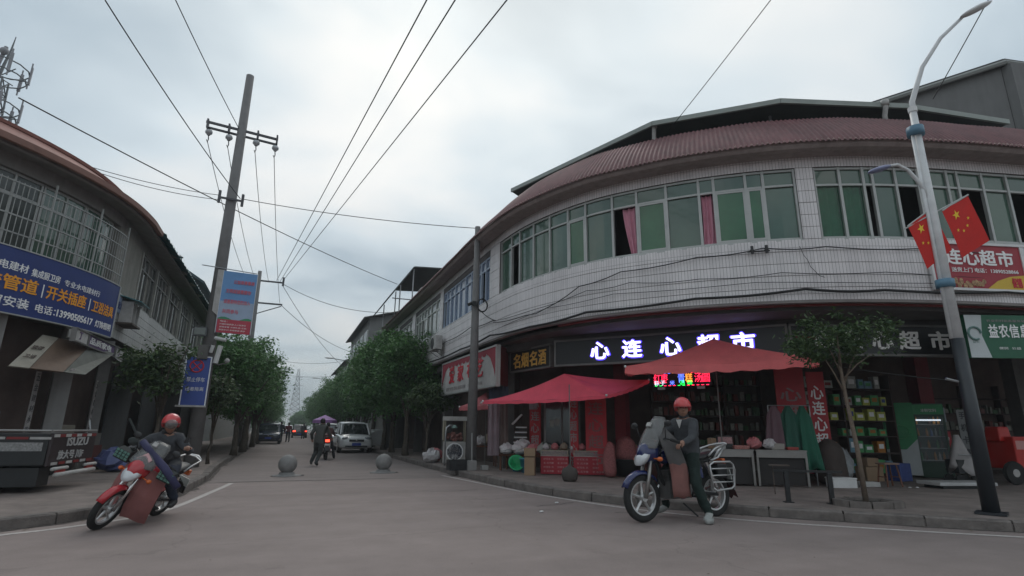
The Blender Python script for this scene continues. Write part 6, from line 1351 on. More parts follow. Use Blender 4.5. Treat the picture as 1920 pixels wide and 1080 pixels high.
    f = MB(); f.loft([[(x, w_*math.cos(a), z+h_*math.sin(a)) for a in [2*math.pi*k/12 for k in range(12)]] for x, w_, z, h_ in ((.02, .08, .80, .03), (-.12, .13, .79, .045), (-.4, .135, .80, .05), (-.68, .12, .85, .045), (-.78, .07, .87, .02))]); f.build('seat', seat_m, t, smooth=True)
    f = MB(); f.tube([(.40, 0, .88), (.28, 0, .50), (.10, 0, .32), (-.18, 0, .33)], .026, 8)
    for s in (-1, 1): f.tube([(-.12, s*.06, .72), (-.12, s*.06, .36), (-.65, s*.09, .30)], .022, 8); f.tube([(-.10, s*.07, .72), (-.55, s*.09, .76), (-.78, s*.08, .83)], .016, 6)
    f.build('frame', black_m, t)
    for s in (-1, 1): f = MB(); f.tube([(-.45, s*.12, .74), (-.63, s*.13, .33)], .032, 8); f.build('rear_shock', chrome, t)
    f = MB(); f.box((.08, 0, .40), (.34, .22, .24)); f.box((.14, 0, .56), (.18, .16, .16)); f.lathe([(.10, -.14), (.11, -.1), (.11, .1), (.10, .14)], (-.02, 0, .38), 14, RX)
    for k in range(5): f.box((.15, 0, .50+k*.035), (.22, .2, .008))
    f.build('engine', M('engine_alloy', (.14, .14, .14), .5, metal=.6, var=.3), t, bev=.01)
    f = MB(); f.tube([(.22, -.08, .5), (.30, -.12, .36), (.2, -.15, .26), (-.2, -.16, .27)], .02, 8); f.tube([(-.2, -.16, .27), (-.85, -.17, .36)], [.035, .045], 10); f.build('exhaust', chrome, t, smooth=True)
    f = MB(); V = []
    for k in range(8):
        a = R(50+115*k/7); c = Vector((-.65+.35*math.cos(a), 0, .30+.35*math.sin(a)))
        for y, dz in ((-.08, -.03), (0, .015), (.08, -.03)): V.append((c.x+dz*math.cos(a), y, c.z+dz*math.sin(a)))
    f.add(V, [(k*3+j, k*3+j+1, (k+1)*3+j+1, (k+1)*3+j) for k in range(7) for j in range(2)]); f.box((-.99, 0, .46), (.02, .16, .2), rot=Euler((0, R(15), 0))); f.build('rear_fender', plastic, t)
    f = MB(); f.box((-.86, 0, .74), (.07, .16, .09)); f.build('tail_light', opts.get('tail', amber), t, bev=.01)
    f = MB(); f.box((-.95, 0, .56), (.012, .2, .14), rot=Euler((0, R(12), 0))); f.build('number_plate', plate_w, t)
    for s in (-1, 1): f = MB(); f.box((-.2, s*.12, .6), (.34, .02, .2), rot=Euler((0, R(10), 0))); f.build('side_panel', paint, t, bev=.01)
    # rear grab rail
    f = MB(); f.tube([(-.5, .14, .82), (-.62, .16, .92), (-.86, .14, .98), (-.92, 0, .99), (-.86, -.14, .98), (-.62, -.16, .92), (-.5, -.14, .82)], .014, 8); f.tube([(-.9, -.12, .985), (-.98, 0, 1.0), (-.9, .12, .985)], .02, 8); f.build('grab_rail', silver, t, smooth=True)
    for s in (-1, 1): f = MB(); f.box((-.12, s*.2, .30), (.09, .12, .025)); f.build('foot_peg', rubber, t)
    f = MB(); f.tube([(.05, .12, .22), (-.1, .22, .05)], .012, 6); f.build('side_stand', black_m, t)
    return t
wb = math.atan2(6.97-7.11, 4.85-6.32)
bk = motorcycle('blue motorcycle facing left at the kerb with windscreen and chrome side rack', (5.58, 7.04, 0), (R(3), 0, wb), navy, {'sh': .44}, 1.08)
for s in (1, -1):     # pannier guards
    f = MB(); C4 = [(-.42, .40), (-.40, .70), (-.48, .74), (-.80, .74), (-.86, .70), (-.84, .42), (-.78, .38), (-.48, .36)]
    f.tube([(x, s*.24, z) for x, z in C4]+[(C4[0][0], s*.24, C4[0][1])], .014, 8)
    for z in (.47, .56, .65): f.tube([(-.42, s*.245, z), (-.85, s*.245, z)], .010, 6)
    f.tube([(-.86, s*.24, .7), (-.93, s*.2, .62), (-.95, s*.16, .5), (-.88, s*.2, .36)], .012, 6); f.build('side_rack', silver, bk, smooth=True)
for s in (1, -1): f = MB(); f.tube([(-.5, s*.17, .76), (-.62, s*.2, .8), (-.78, s*.2, .96), (-.66, s*.19, .90), (-.56, s*.17, .78)], .014, 7); f.build('grab_bow', silver, bk, smooth=True)
for s in (1, -1):
    f = MB(); V = []; prof = [(1.20, .40, .10), (1.05, .44, .22), (.90, .42, .27), (.72, .36, .28), (.55, .33, .27), (.40, .34, .28), (.30, .34, .29)]
    for z, x0, y in prof:
        for k in range(7): u = k/6; V.append((x0-.30*u*(1.0 if z < 1.1 else .6)+.01*math.sin(k*2), s*(y+.03*math.sin(u*3.1)-.03), z+.015*math.sin(k*1.7)))
    f.add(V, [(j*7+k, j*7+k+1, (j+1)*7+k+1, (j+1)*7+k) for j in range(len(prof)-1) for k in range(6)]); f.mi = [0 if j < 3 else 1 for j in range(len(prof)-1) for k in range(6)]
    o = f.build('leg_apron', [apron_g, apron_b], bk, smooth=True); md = o.modifiers.new('th', 'SOLIDIFY'); md.thickness = .012
f = MB(); f.plate([(-.98, -.08, .42), (-.98, .08, .42), (-1.04, .10, .24), (-1.03, .03, .27), (-1.05, -.03, .22), (-1.03, -.07, .26), (-1.04, -.10, .22)], .008); f.build('mud_flap', M('dark_maroon_rubber', (.06, .02, .02), .8), bk)
f = MB(); f.box((-.75, 0, .62), (.2, .3, .2)); f.build('top_load', black_m, bk, bev=.03)
# rider: local frame of the motorcycle (x forward, y left = towards the camera)
RP = dict(pelvis=(-.20, .02, .90), chest=(-.16, .04, 1.24), neck=(-.13, .05, 1.38), head=(-.10, .065, 1.51),
          lsh=(-.14, .21, 1.31), lel=(-.02, .30, 1.10), lwr=(.17, .30, 1.04), rsh=(-.12, -.13, 1.31), rel=(.02, -.24, 1.12), rwr=(.20, -.26, 1.06),
          lhp=(-.17, .13, .88), lkn=(-.02, .30, .50), lan=(-.14, .40, .10), lto=(.03, .48, .045), rhp=(-.17, -.10, .88), rkn=(.10, -.26, .55), ran=(-.04, -.32, .12), rto=(.14, -.36, .06))
rd = person('man in a red helmet and dark jacket astride the blue motorcycle, one foot down', (5.58, 7.04, 0), wb, RP, dict(top=jacket_g, legs=trous_g, shoe=shoe_g), face=R(52), helmet=helm_r, scale=1.05)
f = MB(); f.plate([(-.02, .12, 1.36), (.0, .03, 1.36), (.005, .09, 1.24)], .012); f.build('shirt_front', white_d, rd)
f = MB(); f.loft([[(.10*math.cos(a)+.055+dx, .052*math.sin(a)+.02+dy, z) for a in [2*math.pi*k/12 for k in range(12)]] for z, dx, dy in ((0, 0, 0), (.035, 0, 0), (.06, -.01, 0))]); f.v = [tuple(Vector((-.10, .42, .01)) + Matrix.Rotation(R(25), 3, 'Z') @ Vector(v)) for v in f.v]; f.build('shoe', shoe_g, rd, smooth=True)
# leaning red motorcycle at the left
lh = math.atan2(8.57-9.76, -2.07+1.6)
LL = R(24)
lk = motorcycle('red motorcycle leaning into a left turn with brown leg shields', (-1.80, 9.16, 0), (-LL, 0, lh), redp, {'red': 1, 'sh': .36}, .88)
for s in (1, -1):
    f = MB(); V = []
    for j, (z, x, y0, y1) in enumerate(((.90, .42, .07, .33), (.75, .45, .06, .35), (.55, .46, .06, .36), (.35, .44, .06, .36), (.19, .40, .07, .35))):
        for k in range(6): u = k/5; V.append((x-.20*u*u, s*(y0+(y1-y0)*u), z+.02*math.sin(u*5)))
    f.add(V, [(j*6+k, j*6+k+1, (j+1)*6+k+1, (j+1)*6+k) for j in range(4) for k in range(5)]); o = f.build('leg_shield', M('brown_red_shield', (.27, .105, .10), .7, var=.15, sc=4), lk); md = o.modifiers.new('th', 'SOLIDIFY'); md.thickness = .014
    f = MB(); f.box((.36, s*.38, .93), (.14, .24, .15), rot=Euler((0, R(12), 0)), taper=.85); f.cur = 1
    for a in range(4):
        for b in range(3): f.box((.435, s*(.29+.058*a), .885+.043*b), (.01, .045, .032))
    f.build('hand_muff', [M('muff_dark', (.03, .035, .035), .9), M('muff_green_pattern', (.10, .20, .17), .9, var=.5, sc=40)], lk)
f = MB(); f.tube([(.40, .62, .86), (.42, .3, 1.02), (.42, .0, 1.12), (.40, -.22, 1.20)], [.05, .055, .055, .045], 12); f.build('rolled_cover', M('violet_blue_roll', (.035, .035, .09), .8, var=.3), lk, smooth=True)
f = MB(); f.tube([(.40, -.38, 1.26), (.42, -.58, 1.40)], .018, 8); f.ell((.40, -.35, 1.14), (.04, .08, .06), 10, 7); f.build('mirror_bundle', M('muff_dark', (.03, .035, .035)), lk)
f = MB(); f.plate([(.52, -.10, 1.0), (.52, .08, .98), (.50, .12, 1.06), (.48, .0, 1.12)], .01); f.build('pink_sticker', M('pale_pink_sticker', (.6, .35, .36), .6), lk)
# rider upright-ish above the leaning saddle, looking at a phone
def lean(p): m_ = Matrix.Rotation(-LL, 3, 'X'); return tuple(m_ @ Vector(p))
s0 = lean((-.25, 0, .82))
def off_(dx, dy, dz): return (s0[0]+dx, s0[1]+dy, s0[2]+dz)
LP_ = dict(pelvis=off_(0, 0, .02), chest=off_(.12, -.06, .34), neck=off_(.16, -.03, .47), head=off_(.19, .03, .58), lsh=off_(.12, .15, .40), lel=off_(.10, .32, .20), lwr=off_(.30, .40, .26), rsh=off_(.15, -.24, .38), rel=off_(.32, -.36, .26), rwr=off_(.52, -.34, .22),
           lhp=off_(.03, .10, 0), lkn=off_(.38, .22, -.12), lan=off_(.12, .22, -.48), lto=off_(.28, .25, -.54), rhp=off_(.03, -.10, 0), rkn=off_(.38, -.20, -.05), ran=off_(.12, -.20, -.42), rto=off_(.28, -.22, -.48))
r2 = person('rider in a red helmet and dark jacket on the leaning red motorcycle, holding a phone', (-1.80, 9.16, 0), lh, LP_, dict(top=jacket_g, legs=jeans, shoe=shoe_k), face=R(38), helmet=helm_r, scale=.94)
hd2 = Vector(LP_['head']); f = MB(); f.ell(hd2+Vector((.09, .06, .02)), (.07, .09, .07), 12, 8); f.build('clear_visor', screen_m, r2, smooth=True)
q = Vector(LP_['lwr']); t = thing('phone', 'dark phone held in the left rider\'s hand', 'phone', (0, 0, 0)); m4 = _MX[r2.name]; pp_ = m4 @ (q+Vector((.12, .0, .05))); t.location = pp_; f = MB(); f.box((0, 0, 0), (.02, .15, .075), rot=Euler((0, R(30), .4))); f.build('case', black_m, t)
# back pack cape over the handlebar seen behind the screen
# street motorcycle seen from behind with a rider and the walking man
lk3 = motorcycle('small motorcycle seen from behind with its red tail light on, beside the walking man', (1.72, 24.4, 0), (0, 0, R(88)), black_m, {'tail': tail_r, 'screen': 0}, 1.0)
SP = dict(pelvis=(-.25, 0, .86), chest=(-.15, 0, 1.18), neck=(-.10, 0, 1.33), head=(-.06, 0, 1.46), lsh=(-.10, .19, 1.26), lel=(.08, .28, 1.08), lwr=(.26, .32, 1.04), rsh=(-.10, -.19, 1.26), rel=(.08, -.28, 1.08), rwr=(.26, -.32, 1.04), lhp=(-.2, .1, .84), lkn=(.10, .26, .62), lan=(-.05, .3, .2), lto=(.1, .32, .14), rhp=(-.2, -.1, .84), rkn=(.05, -.28, .5), ran=(-.08, -.36, .1), rto=(.06, -.38, .04))
person('rider in dark clothes on the small motorcycle in the street, seen from behind', (1.72, 24.4, 0), R(88), SP, dict(top=M('dull_red_brown_jacket', (.09, .045, .045), .9), legs=jacket_k, shoe=shoe_k), scale=.92)
WP = dict(pelvis=(0, 0, .86), chest=(.07, 0, 1.22), neck=(.12, 0, 1.37), head=(.17, .0, 1.50), lsh=(.10, .19, 1.32), lel=(-.02, .30, 1.08), lwr=(.14, .33, .90), rsh=(.08, -.19, 1.32), rel=(.12, -.30, 1.08), rwr=(.30, -.30, .95), lhp=(0, .10, .84), lkn=(.14, .14, .48), lan=(.0, .22, .12), lto=(.13, .26, .05), rhp=(0, -.10, .84), rkn=(-.03, -.10, .46), ran=(-.28, -.10, .10), rto=(-.15, -.12, .03))
person('man in an olive grey coat walking away across the street mouth', (1.18, 20.3, 0), R(60), WP, dict(top=jacket_o, legs=trous_o, shoe=shoe_k), scale=.96, coat=-.1)
STP = dict(pelvis=(0, 0, .9), chest=(.02, 0, 1.25), neck=(.03, 0, 1.42), head=(.04, 0, 1.56), lsh=(.02, .19, 1.36), lel=(0, .26, 1.08), lwr=(.06, .26, .84), rsh=(.02, -.19, 1.36), rel=(0, -.26, 1.08), rwr=(.06, -.26, .84), lhp=(0, .1, .88), lkn=(.06, .1, .48), lan=(.0, .11, .10), lto=(.14, .13, .04), rhp=(0, -.1, .88), rkn=(-.02, -.1, .46), ran=(-.1, -.11, .10), rto=(.03, -.12, .04))
person('far person in a maroon coat walking down the middle of the street', (.45, 51, 0), R(95), STP, dict(top=maroon, legs=jacket_k, shoe=shoe_k), scale=.95)
person('far person in dark clothes walking left of the maroon coat', (-.15, 50, 0), R(88), STP, dict(top=jacket_k, legs=jacket_k, shoe=shoe_k), scale=1.0)
person('far dark figure standing near the red tail lights', (2.1, 66, 0), R(80), STP, dict(top=jacket_g, legs=jacket_k, shoe=shoe_k), scale=1.0)

# ---------------------------------------------------------------- cars
def car(label, loc, rz, paint, L_=4.2, Wd=1.72, H_=1.5, plate=plate_b, rear=False, opendoor=False, light=None, hood=.27, name='parked_car'):
    t = thing(name, label, 'car', loc, rz)      # +x is the front
    hw = Wd/2; f = MB(); st_ = [(-.5, .86, .36, .80, .78), (-.49, .95, .26, .86, .9), (-.40, 1., .2, .92, .97), (-.2, 1., .2, .93, 1.), (.12, 1., .2, .92, 1.), (.26, 1., .2, .90, .98), (.40, .98, .2, .82, .93), (.475, .93, .22, .74, .86), (.5, .80, .34, .62, .74)]
    rings = []
    for u, wq, z0, z1, tw in st_:
        z1 = z1*H_/1.5; ring = []
        for y, z in ((-wq, z0+.06), (-wq*.96, z0), (wq*.96, z0), (wq, z0+.06), (wq*1.01, (z0+z1)*.55), (wq*.985, z1-.10), (tw*.92, z1-.01), (tw*.5, z1+.025), (0, z1+.03), (-tw*.5, z1+.025), (-tw*.92, z1-.01), (-wq*.985, z1-.10), (-wq*1.01, (z0+z1)*.55)): ring.append((u*L_, y*hw, z))
        rings.append(ring)
    f.loft(rings); f.build('body', paint, t, smooth=True, sub=1)
    zb = .90*H_/1.5; gs = [(-.485, .80, zb-.02), (-.45, .80, H_*.93), (-.36, .76, H_*.985), (-.1, .76, H_), (.08, .75, H_*.98), (.15, .76, H_*.93), (.30, .86, zb-.03)]
    f = MB(); rings = []
    for u, wq, zt_ in gs:
        b0 = .90 if u > -.46 else .84; rings.append([(u*L_, -b0*hw, zb-.04), (u*L_, -wq*hw, max(zt_-.05, zb-.03)), (u*L_, -wq*hw*.85, max(zt_, zb-.02)), (u*L_, wq*hw*.85, max(zt_, zb-.02)), (u*L_, wq*hw, max(zt_-.05, zb-.03)), (u*L_, b0*hw, zb-.04)])
    f.loft(rings); f.build('glass', carglass, t, smooth=False)
    f = MB(); rings = [[(u*L_, -wq*hw*1.01, z-.03), (u*L_, -wq*hw*.8, z+.012), (u*L_, 0, z+.03), (u*L_, wq*hw*.8, z+.012), (u*L_, wq*hw*1.01, z-.03)] for u, wq, z in gs[1:6]]; f.loft(rings, closed=False, cap=False); o = f.build('roof', paint, t, smooth=True); md = o.modifiers.new('th', 'SOLIDIFY'); md.thickness = .02
    for s in (-1, 1):
        for a, b in (((.30, .86, zb), (.14, .76, H_*.95)), ((-.02, .91, zb), (-.03, .77, H_*.97)), ((-.25, .91, zb), (-.27, .77, H_*.97)), ((-.485, .84, zb), (-.44, .79, H_*.93))): f = MB(); f.tube([(a[0]*L_, s*a[1]*hw, a[2]-.02), (b[0]*L_, s*b[1]*hw, b[2])], .035, 6); f.build('pillar', paint, t)
        f = MB(); f.ell((.24*L_, s*(hw+.1), zb+.1), (.07, .1, .06), 10, 7); f.build('mirror', paint, t, smooth=True)
        for u in (.31, -.31):
            f = MB(); f.lathe([(.2, -.1), (.30, -.1), (.31, -.06), (.31, .06), (.30, .1), (.2, .1)], (u*L_, s*(hw-.10), .31), 22, Matrix.Rotation(R(90), 3, 'X')); wv = f.build('wheel', rubber, t); f = MB(); f.lathe([(0, -.102), (.2, -.102), (.2, .102), (0, .102)], (u*L_, s*(hw-.10), .31), 12, Matrix.Rotation(R(90), 3, 'X')); f.build('hubcap', silver, wv)
        f = MB(); f.ell((.462*L_, s*.62*hw, .70*H_/1.5), (.13, .20*hw/.86, .075), 12, 8, rot=Matrix.Rotation(s*-.35, 3, 'Z')); f.build('headlight', M('car_headlight', (.25, .27, .29), .15, var=.2), t, smooth=True)
        f = MB(); f.box((-.497*L_, s*.72*hw, .78*H_/1.5), (.05, .3, .16)); f.build('tail_light', light or M('tail_lens', (.25, .01, .01), .3), t, bev=.02)
    f = MB(); f.box((.502*L_, 0, .60*H_/1.5), (.05, .74, .11)); f.build('grille', black_m, t, bev=.02); f = MB(); f.box((.50*L_, 0, .33), (.06, 1.1, .08)); f.build('lower_intake', black_m, t, bev=.02)
    f = MB(); f.ell((.515*L_, 0, .62*H_/1.5), (.02, .05, .04), 10, 6); f.build('badge', chrome, t)
    for u, s in ((.512, 1), (-.508, -1)): f = MB(); f.box((u*L_, 0, .44), (.03, .44, .13)); f.build('number_plate', plate, t)
    for s in (-1, 1): f = MB(); f.tube([(.31*L_, s*.1, zb+.03), (.29*L_, s*.55, zb+.06)], .012, 4); f.build('wiper', black_m, t)
    if opendoor: f = MB(); f.box((.02*L_+.4, hw+.40, .75), (.09, .75, .85), rot=Euler((R(0), 0, R(20)))); f.build('open_door', paint, t, bev=.03)
    f = MB(); f.ell((-.02*L_, .35, 1.05), (.12, .2, .22), 10, 8); f.ell((-.02*L_, -.35, 1.05), (.12, .2, .22), 10, 8); f.build('front_seat', M('seat_grey', (.3, .3, .3), .8), t)
    return t
car('white family car parked on the right facing the junction, its door open', (3.55, 31.9, 0), R(-90), carw, 4.4, 1.72, 1.55, opendoor=True)
car('second white car partly hidden behind the front white one', (2.95, 39.5, 0), R(-92), carw, 4.3, 1.7, 1.5)
car('dark blue car parked on the left side of the street', (-.95, 47.5, 0), R(-90), carb, 4.4, 1.75, 1.5)
car('dark car with lit red tail lights farther down the street', (1.9, 74, 0), R(90), card, 4.3, 1.75, 1.5, light=tail_r, name='moving_car')
car('pale car beyond the walking people at the far end', (.6, 92, 0), R(-90), carw, 4.4, 1.75, 1.5, name='moving_car')
car('dark car behind the purple umbrella on the right', (3.3, 47, 0), R(-90), card, 4.3, 1.7, 1.5)
car('dark car parked beyond the dark blue car on the left', (-.95, 55.5, 0), R(-90), card, 4.3, 1.7, 1.45)
# e-bike umbrella
t = thing('electric_bike', 'electric bike under a purple sun umbrella in front of the white car', 'electric bike', (1.9, 29.6, 0), R(-85))
wheel(t, .5, .24, .05, spokes=4); wheel(t, -.5, .24, .05, spokes=4)
f = MB(); f.box((0, 0, .38), (.6, .3, .16)); f.box((-.35, 0, .6), (.5, .28, .3)); f.box((.42, 0, .65), (.12, .34, .6), rot=Euler((0, R(-15), 0))); f.build('body', card, t, bev=.04)
f = MB(); f.box((-.35, 0, .8), (.55, .26, .08)); f.build('seat', seat_m, t, bev=.03); f = MB(); f.tube([(.35, -.33, .98), (.4, 0, 1.0), (.35, .33, .98)], .018, 6); f.build('handlebar', black_m, t)
f = MB(); f.tube([(.4, 0, .9), (.1, 0, 1.75)], .015, 6); f.tube([(-.5, 0, .8), (-.3, 0, 1.75)], .012, 6); f.build('umbrella_pole', galv, t)
f = MB(); V = [(0, 0, 1.86)]
for k in range(8): a = 2*math.pi*(k+.5)/8; V.append((.85*math.cos(a), .58*math.sin(a), 1.60))
f.add(V, [(0, 1+k, 1+(k+1) % 8) for k in range(8)]); f.add([(x, y, z) for x, y, z in V[1:]]+[(x*1.02, y*1.02, z-.14) for x, y, z in V[1:]], [(k, (k+1) % 8, 8+(k+1) % 8, 8+k) for k in range(8)]); f.build('umbrella', M('purple_umbrella_cloth', (.34, .17, .42), .7, var=.15), t)
SP2 = dict(SP); person('rider in dark clothes under the purple umbrella', (1.9, 29.6, .02), R(-85), SP2, dict(top=jacket_g, legs=jacket_k, shoe=shoe_k), scale=.93)
# truck at the left
tk = thing('flatbed_truck', 'black flatbed truck at the left edge with red and white reflective tape', 'truck', (-3.6, 11.75, .138), R(85))
# local x runs along the tailboard (away from the camera), local y runs forward of the truck (towards photo left)
bw_, bh0, bh1, bl = 1.75, .42, .96, 4.6
local_box(tk, 'cargo_bed', (bw_/2, bl/2+.03, (bh0+bh1)/2), (bw_, bl, bh1-bh0-.02), M('truck_black', (.018, .02, .022), .5, var=.3), bev=.02)
f = MB(); f.box((bw_/2, .0, (bh0+bh1)/2), (bw_, .05, bh1-bh0)); f.build('tailboard', M('truck_tail_dark', (.03, .02, .022), .5, var=.3), tk, bev=.01)
put_r = dict(ux=(1, 0, 0), uz=(0, 0, 1))
mm = MB(); letters(mm, 'ISUZU', (.55, -.03, .74), (1, 0, 0), (0, 0, 1), w=.85, h=.14, bold=.03, ext=.006); mm.build('lettering', M('truck_letters', (.42, .42, .42), .5), tk)
mm = MB(); letters(mm, '放大号 川F', (.28, -.03, .52), (1, 0, 0), (0, 0, 1), w=1.0, h=.15, bold=.02, ext=.005); mm.build('lettering', M('truck_letters', (.42, .42, .42)), tk)
for i in range(8): local_box(tk, 'reflective_tape', (.12+i*.215, -.03, .92), (.2, .008, .05), M('tape_red', (.20, .02, .02), .6) if i % 2 else white_d, bev=0)
for i in range(6): local_box(tk, 'reflective_tape', (.2+i*.28, -.03, .46), (.22, .008, .045), M('tape_red', (.20, .02, .02)) if i % 2 else white_d, bev=0)
for i in range(14): local_box(tk, 'reflective_tape', (-.004, .15+i*.32, .88), (.008, .3, .04), white_d if i % 2 == 0 else M('tape_red', (.20, .02, .02)), bev=0)
for i in range(2): local_box(tk, 'side_print', (-.004, .5+i*1.0, .74), (.008, .8, .14), M('grey_side_print', (.25, .25, .25), .6, var=.5, sc=30), bev=0)
f = MB(); f.tube([(-.03, -.0, 1.0), (bw_+.03, 0, 1.0)], .022, 6); f.tube([(-.03, 0, 1.0), (-.03, bl, 1.0)], .022, 6); f.build('top_rail', steel_t, tk)
f = MB(); f.tube([(.1, -.12, .28), (bw_-.1, -.12, .28)], .04, 8); f.tube([(.0, -.1, .38), (.55, -.1, .38)], .03, 8); f.tube([(bw_-.5, -.1, .38), (bw_, -.1, .38)], .03, 8); f.build('bumper', white_d, tk, smooth=True)
for x in (.3, bw_-.3): local_box(tk, 'tail_light', (x, -.1, .33), (.3, .05, .07), M('tail_lens', (.25, .01, .01)), bev=.01)
local_box(tk, 'mud_guard', (.25, .55, .25), (.4, .9, .3), black_m)
for y_ in (1.0, 4.0):
    for x in (.18, bw_-.18):
        f = MB(); f.lathe([(.2, -.14), (.38, -.14), (.41, -.1), (.41, .1), (.38, .14), (.2, .14)], (x, y_, .41-.138), 24, Matrix.Rotation(R(90), 3, 'Y')); wv = f.build('wheel', rubber, tk); f = MB(); f.lathe([(0, -.10), (.21, -.12), (.21, .12), (0, .10)], (x, y_, .41-.138), 14, Matrix.Rotation(R(90), 3, 'Y')); f.build('rim', silver, wv)
local_box(tk, 'chassis', (bw_/2, bl/2+.4, .34), (.8, bl+.6, .18), black_m)
f = MB(); f.box((bw_/2, bl+1.0, .95), (bw_-.05, 1.6, 1.5), taper=.93); cbn = f.build('cab', carb, tk, bev=.06); f = MB(); f.box((bw_/2, bl+1.05, 1.35), (bw_+.0, 1.1, .45), taper=.97); f.build('cab_window', carglass, cbn)
for i in range(4): f = MB(); f.tube([(bw_-.1, .05, 1.0), (bw_-.1, .1, 1.15+.02*i)], .012, 5); f.build('hook', galv, tk)
# blue and green tubs behind the truck
blob(-3.75, 16.7, .138, .42, M('violet_blue_tub', (.09, .11, .25), .4, var=.15), 'violet blue plastic bundle on the pavement behind the truck', 91, 'bundle', 'bundle', .6); 
f = MB(); f.lathe([(.35, 0), (.45, .3), (.47, .32), (.42, .3), (.33, .04)], n=20); o = f.build('green_tub', M('dark_green_tub', (.02, .12, .08), .5), smooth=True); o.location = (-4.1, 18.0, .138); tag(o, 'dark green round tub behind the violet blue bundle', 'tub')
t = thing('stacked_panels', 'pale boards stacked in the shop front behind the leaning motorcycle', 'boards', (-4.55, 17.2, .138), R(80)); local_box(t, 'board', (.2, .0, .45), (.9, .05, .9), M('stale_board', (.16, .15, .14), .8, var=.2)); local_box(t, 'board', (.35, -.07, .3), (.6, .04, .6), M('dull_red_board2', (.12, .03, .03), .8))
# ---------------------------------------------------------------- trees
def leafmat(name, a, b):
    m = bpy.data.materials.new(name); m.use_nodes = True; t = m.node_tree; k = t.links.new; bs = t.nodes['Principled BSDF']
    g_ = t.nodes.new('ShaderNodeNewGeometry'); rp = t.nodes.new('ShaderNodeValToRGB'); k(g_.outputs['Random Per Island'], rp.inputs[0]); e = rp.color_ramp.elements
    e[0].color = (*a, 1); e[1].color = (*b, 1); e[1].position = .9; bs.inputs['Roughness'].default_value = .55; bs.inputs['Specular IOR Level'].default_value = .35
    k(rp.outputs[0], bs.inputs['Base Color']); tr = t.nodes.new('ShaderNodeBsdfTranslucent'); k(rp.outputs[0], tr.inputs[0]); mx = t.nodes.new('ShaderNodeMixShader'); mx.inputs[0].default_value = .22
    k(bs.outputs[0], mx.inputs[1]); k(tr.outputs[0], mx.inputs[2]); k(mx.outputs[0], t.nodes['Material Output'].inputs[0]); return m
leaf_a = leafmat('street_tree_leaves', (.045, .12, .038), (.12, .26, .08)); leaf_b = leafmat('small_tree_leaves', (.03, .065, .028), (.10, .155, .06))
def crown_mesh(name, seed, rx, ry, rz_, z0, nclump, nleaf, ls, mat, hollow=.55, cr=.38):
    q = random.Random(seed); f = MB(); V = []; F = []; lob = [(q.uniform(-.35, .35)*rx, q.uniform(-.35, .35)*ry, q.uniform(-.25, .35)*rz_, q.uniform(.55, .85)) for _ in range(6)]
    for c in range(nclump):
        lx, ly, lz, lr = q.choice(lob)
        while True:
            d = Vector((q.gauss(0, 1), q.gauss(0, 1), q.gauss(0, 1)))
            if d.length > .1: break
        d.normalize(); rr_ = q.uniform(hollow, 1.)**.6
        cc = Vector((lx+d.x*rx*lr*rr_, ly+d.y*ry*lr*rr_, z0+lz+d.z*rz_*lr*rr_)); sc = q.uniform(.6, 1.25)*cr; dens = int(nleaf*q.uniform(.5, 1.3))
        for _ in range(dens):
            o = Vector((q.gauss(0, .5), q.gauss(0, .5), q.gauss(0, .36)))*sc; p = cc+o; l = ls*q.uniform(.7, 1.35)
            a = Vector((q.gauss(0, 1), q.gauss(0, 1), q.gauss(-.35, .5))).normalized(); b = a.cross(Vector((q.gauss(0, .5), q.gauss(0, .5), 1))).normalized(); nr = a.cross(b)
            n = len(V); V += [p, p+a*l*.5+b*l*.24+nr*l*.06, p+a*l, p+a*l*.5-b*l*.24+nr*l*.06]; F += [(n, n+1, n+2), (n, n+2, n+3)]
    me = bpy.data.meshes.new(name); me.from_pydata(V, [], F); me.materials.append(mat); return me
def trunk_mesh(name, seed, h, r, zc, spread, nb=6, lean_=(0, 0)):
    q = random.Random(seed); f = MB(); n = 7; P = [(lean_[0]*(i/n)+q.uniform(-.03, .03)*(i > 0), lean_[1]*(i/n)+q.uniform(-.03, .03)*(i > 0), h*i/n) for i in range(n+1)]; f.tube(P, [r*(1.25 if i == 0 else 1-.45*i/n) for i in range(n+1)], 9)
    for k in range(nb):
        a = 2*math.pi*k/nb+q.uniform(-.4, .4); b0 = Vector(P[q.randint(n-3, n)]); e = Vector((lean_[0]+math.cos(a)*spread*q.uniform(.5, 1), lean_[1]+math.sin(a)*spread*q.uniform(.5, 1), zc+q.uniform(-.3, .8))); mid = b0.lerp(e, .5)+Vector((0, 0, .15)); f.tube([b0, mid, e], [r*.5, r*.3, r*.1], 6)
        for _ in range(2): e2 = mid+Vector((q.uniform(-1, 1), q.uniform(-1, 1), q.uniform(.2, .9)))*spread*.5; f.tube([mid, mid.lerp(e2, .5)+Vector((0, 0, .05)), e2], [r*.22, r*.14, r*.05], 5)
    me = bpy.data.meshes.new(name); me.from_pydata(f.v, [], f.f); me.materials.append(bark_m); me.polygons.foreach_set('use_smooth', [True]*len(me.polygons)); return me
variants = [(trunk_mesh('trunk', 1, 2.0, .12, 3.6, 1.1), crown_mesh('crown', 11, 1.75, 1.9, 1.95, 3.3, 235, 75, .15, leaf_a)), (trunk_mesh('trunk', 2, 2.1, .13, 3.8, 1.2), crown_mesh('crown', 12, 1.9, 1.8, 2.0, 3.45, 245, 75, .15, leaf_a)), (trunk_mesh('trunk', 3, 1.9, .11, 3.4, 1.0), crown_mesh('crown', 13, 1.7, 1.8, 1.85, 3.15, 220, 75, .15, leaf_a))]
ordn = ['nearest', 'second', 'third', 'fourth', 'fifth', 'sixth', 'seventh', 'eighth', 'ninth', 'tenth', 'eleventh', 'twelfth', 'thirteenth', 'fourteenth', 'fifteenth', 'sixteenth']
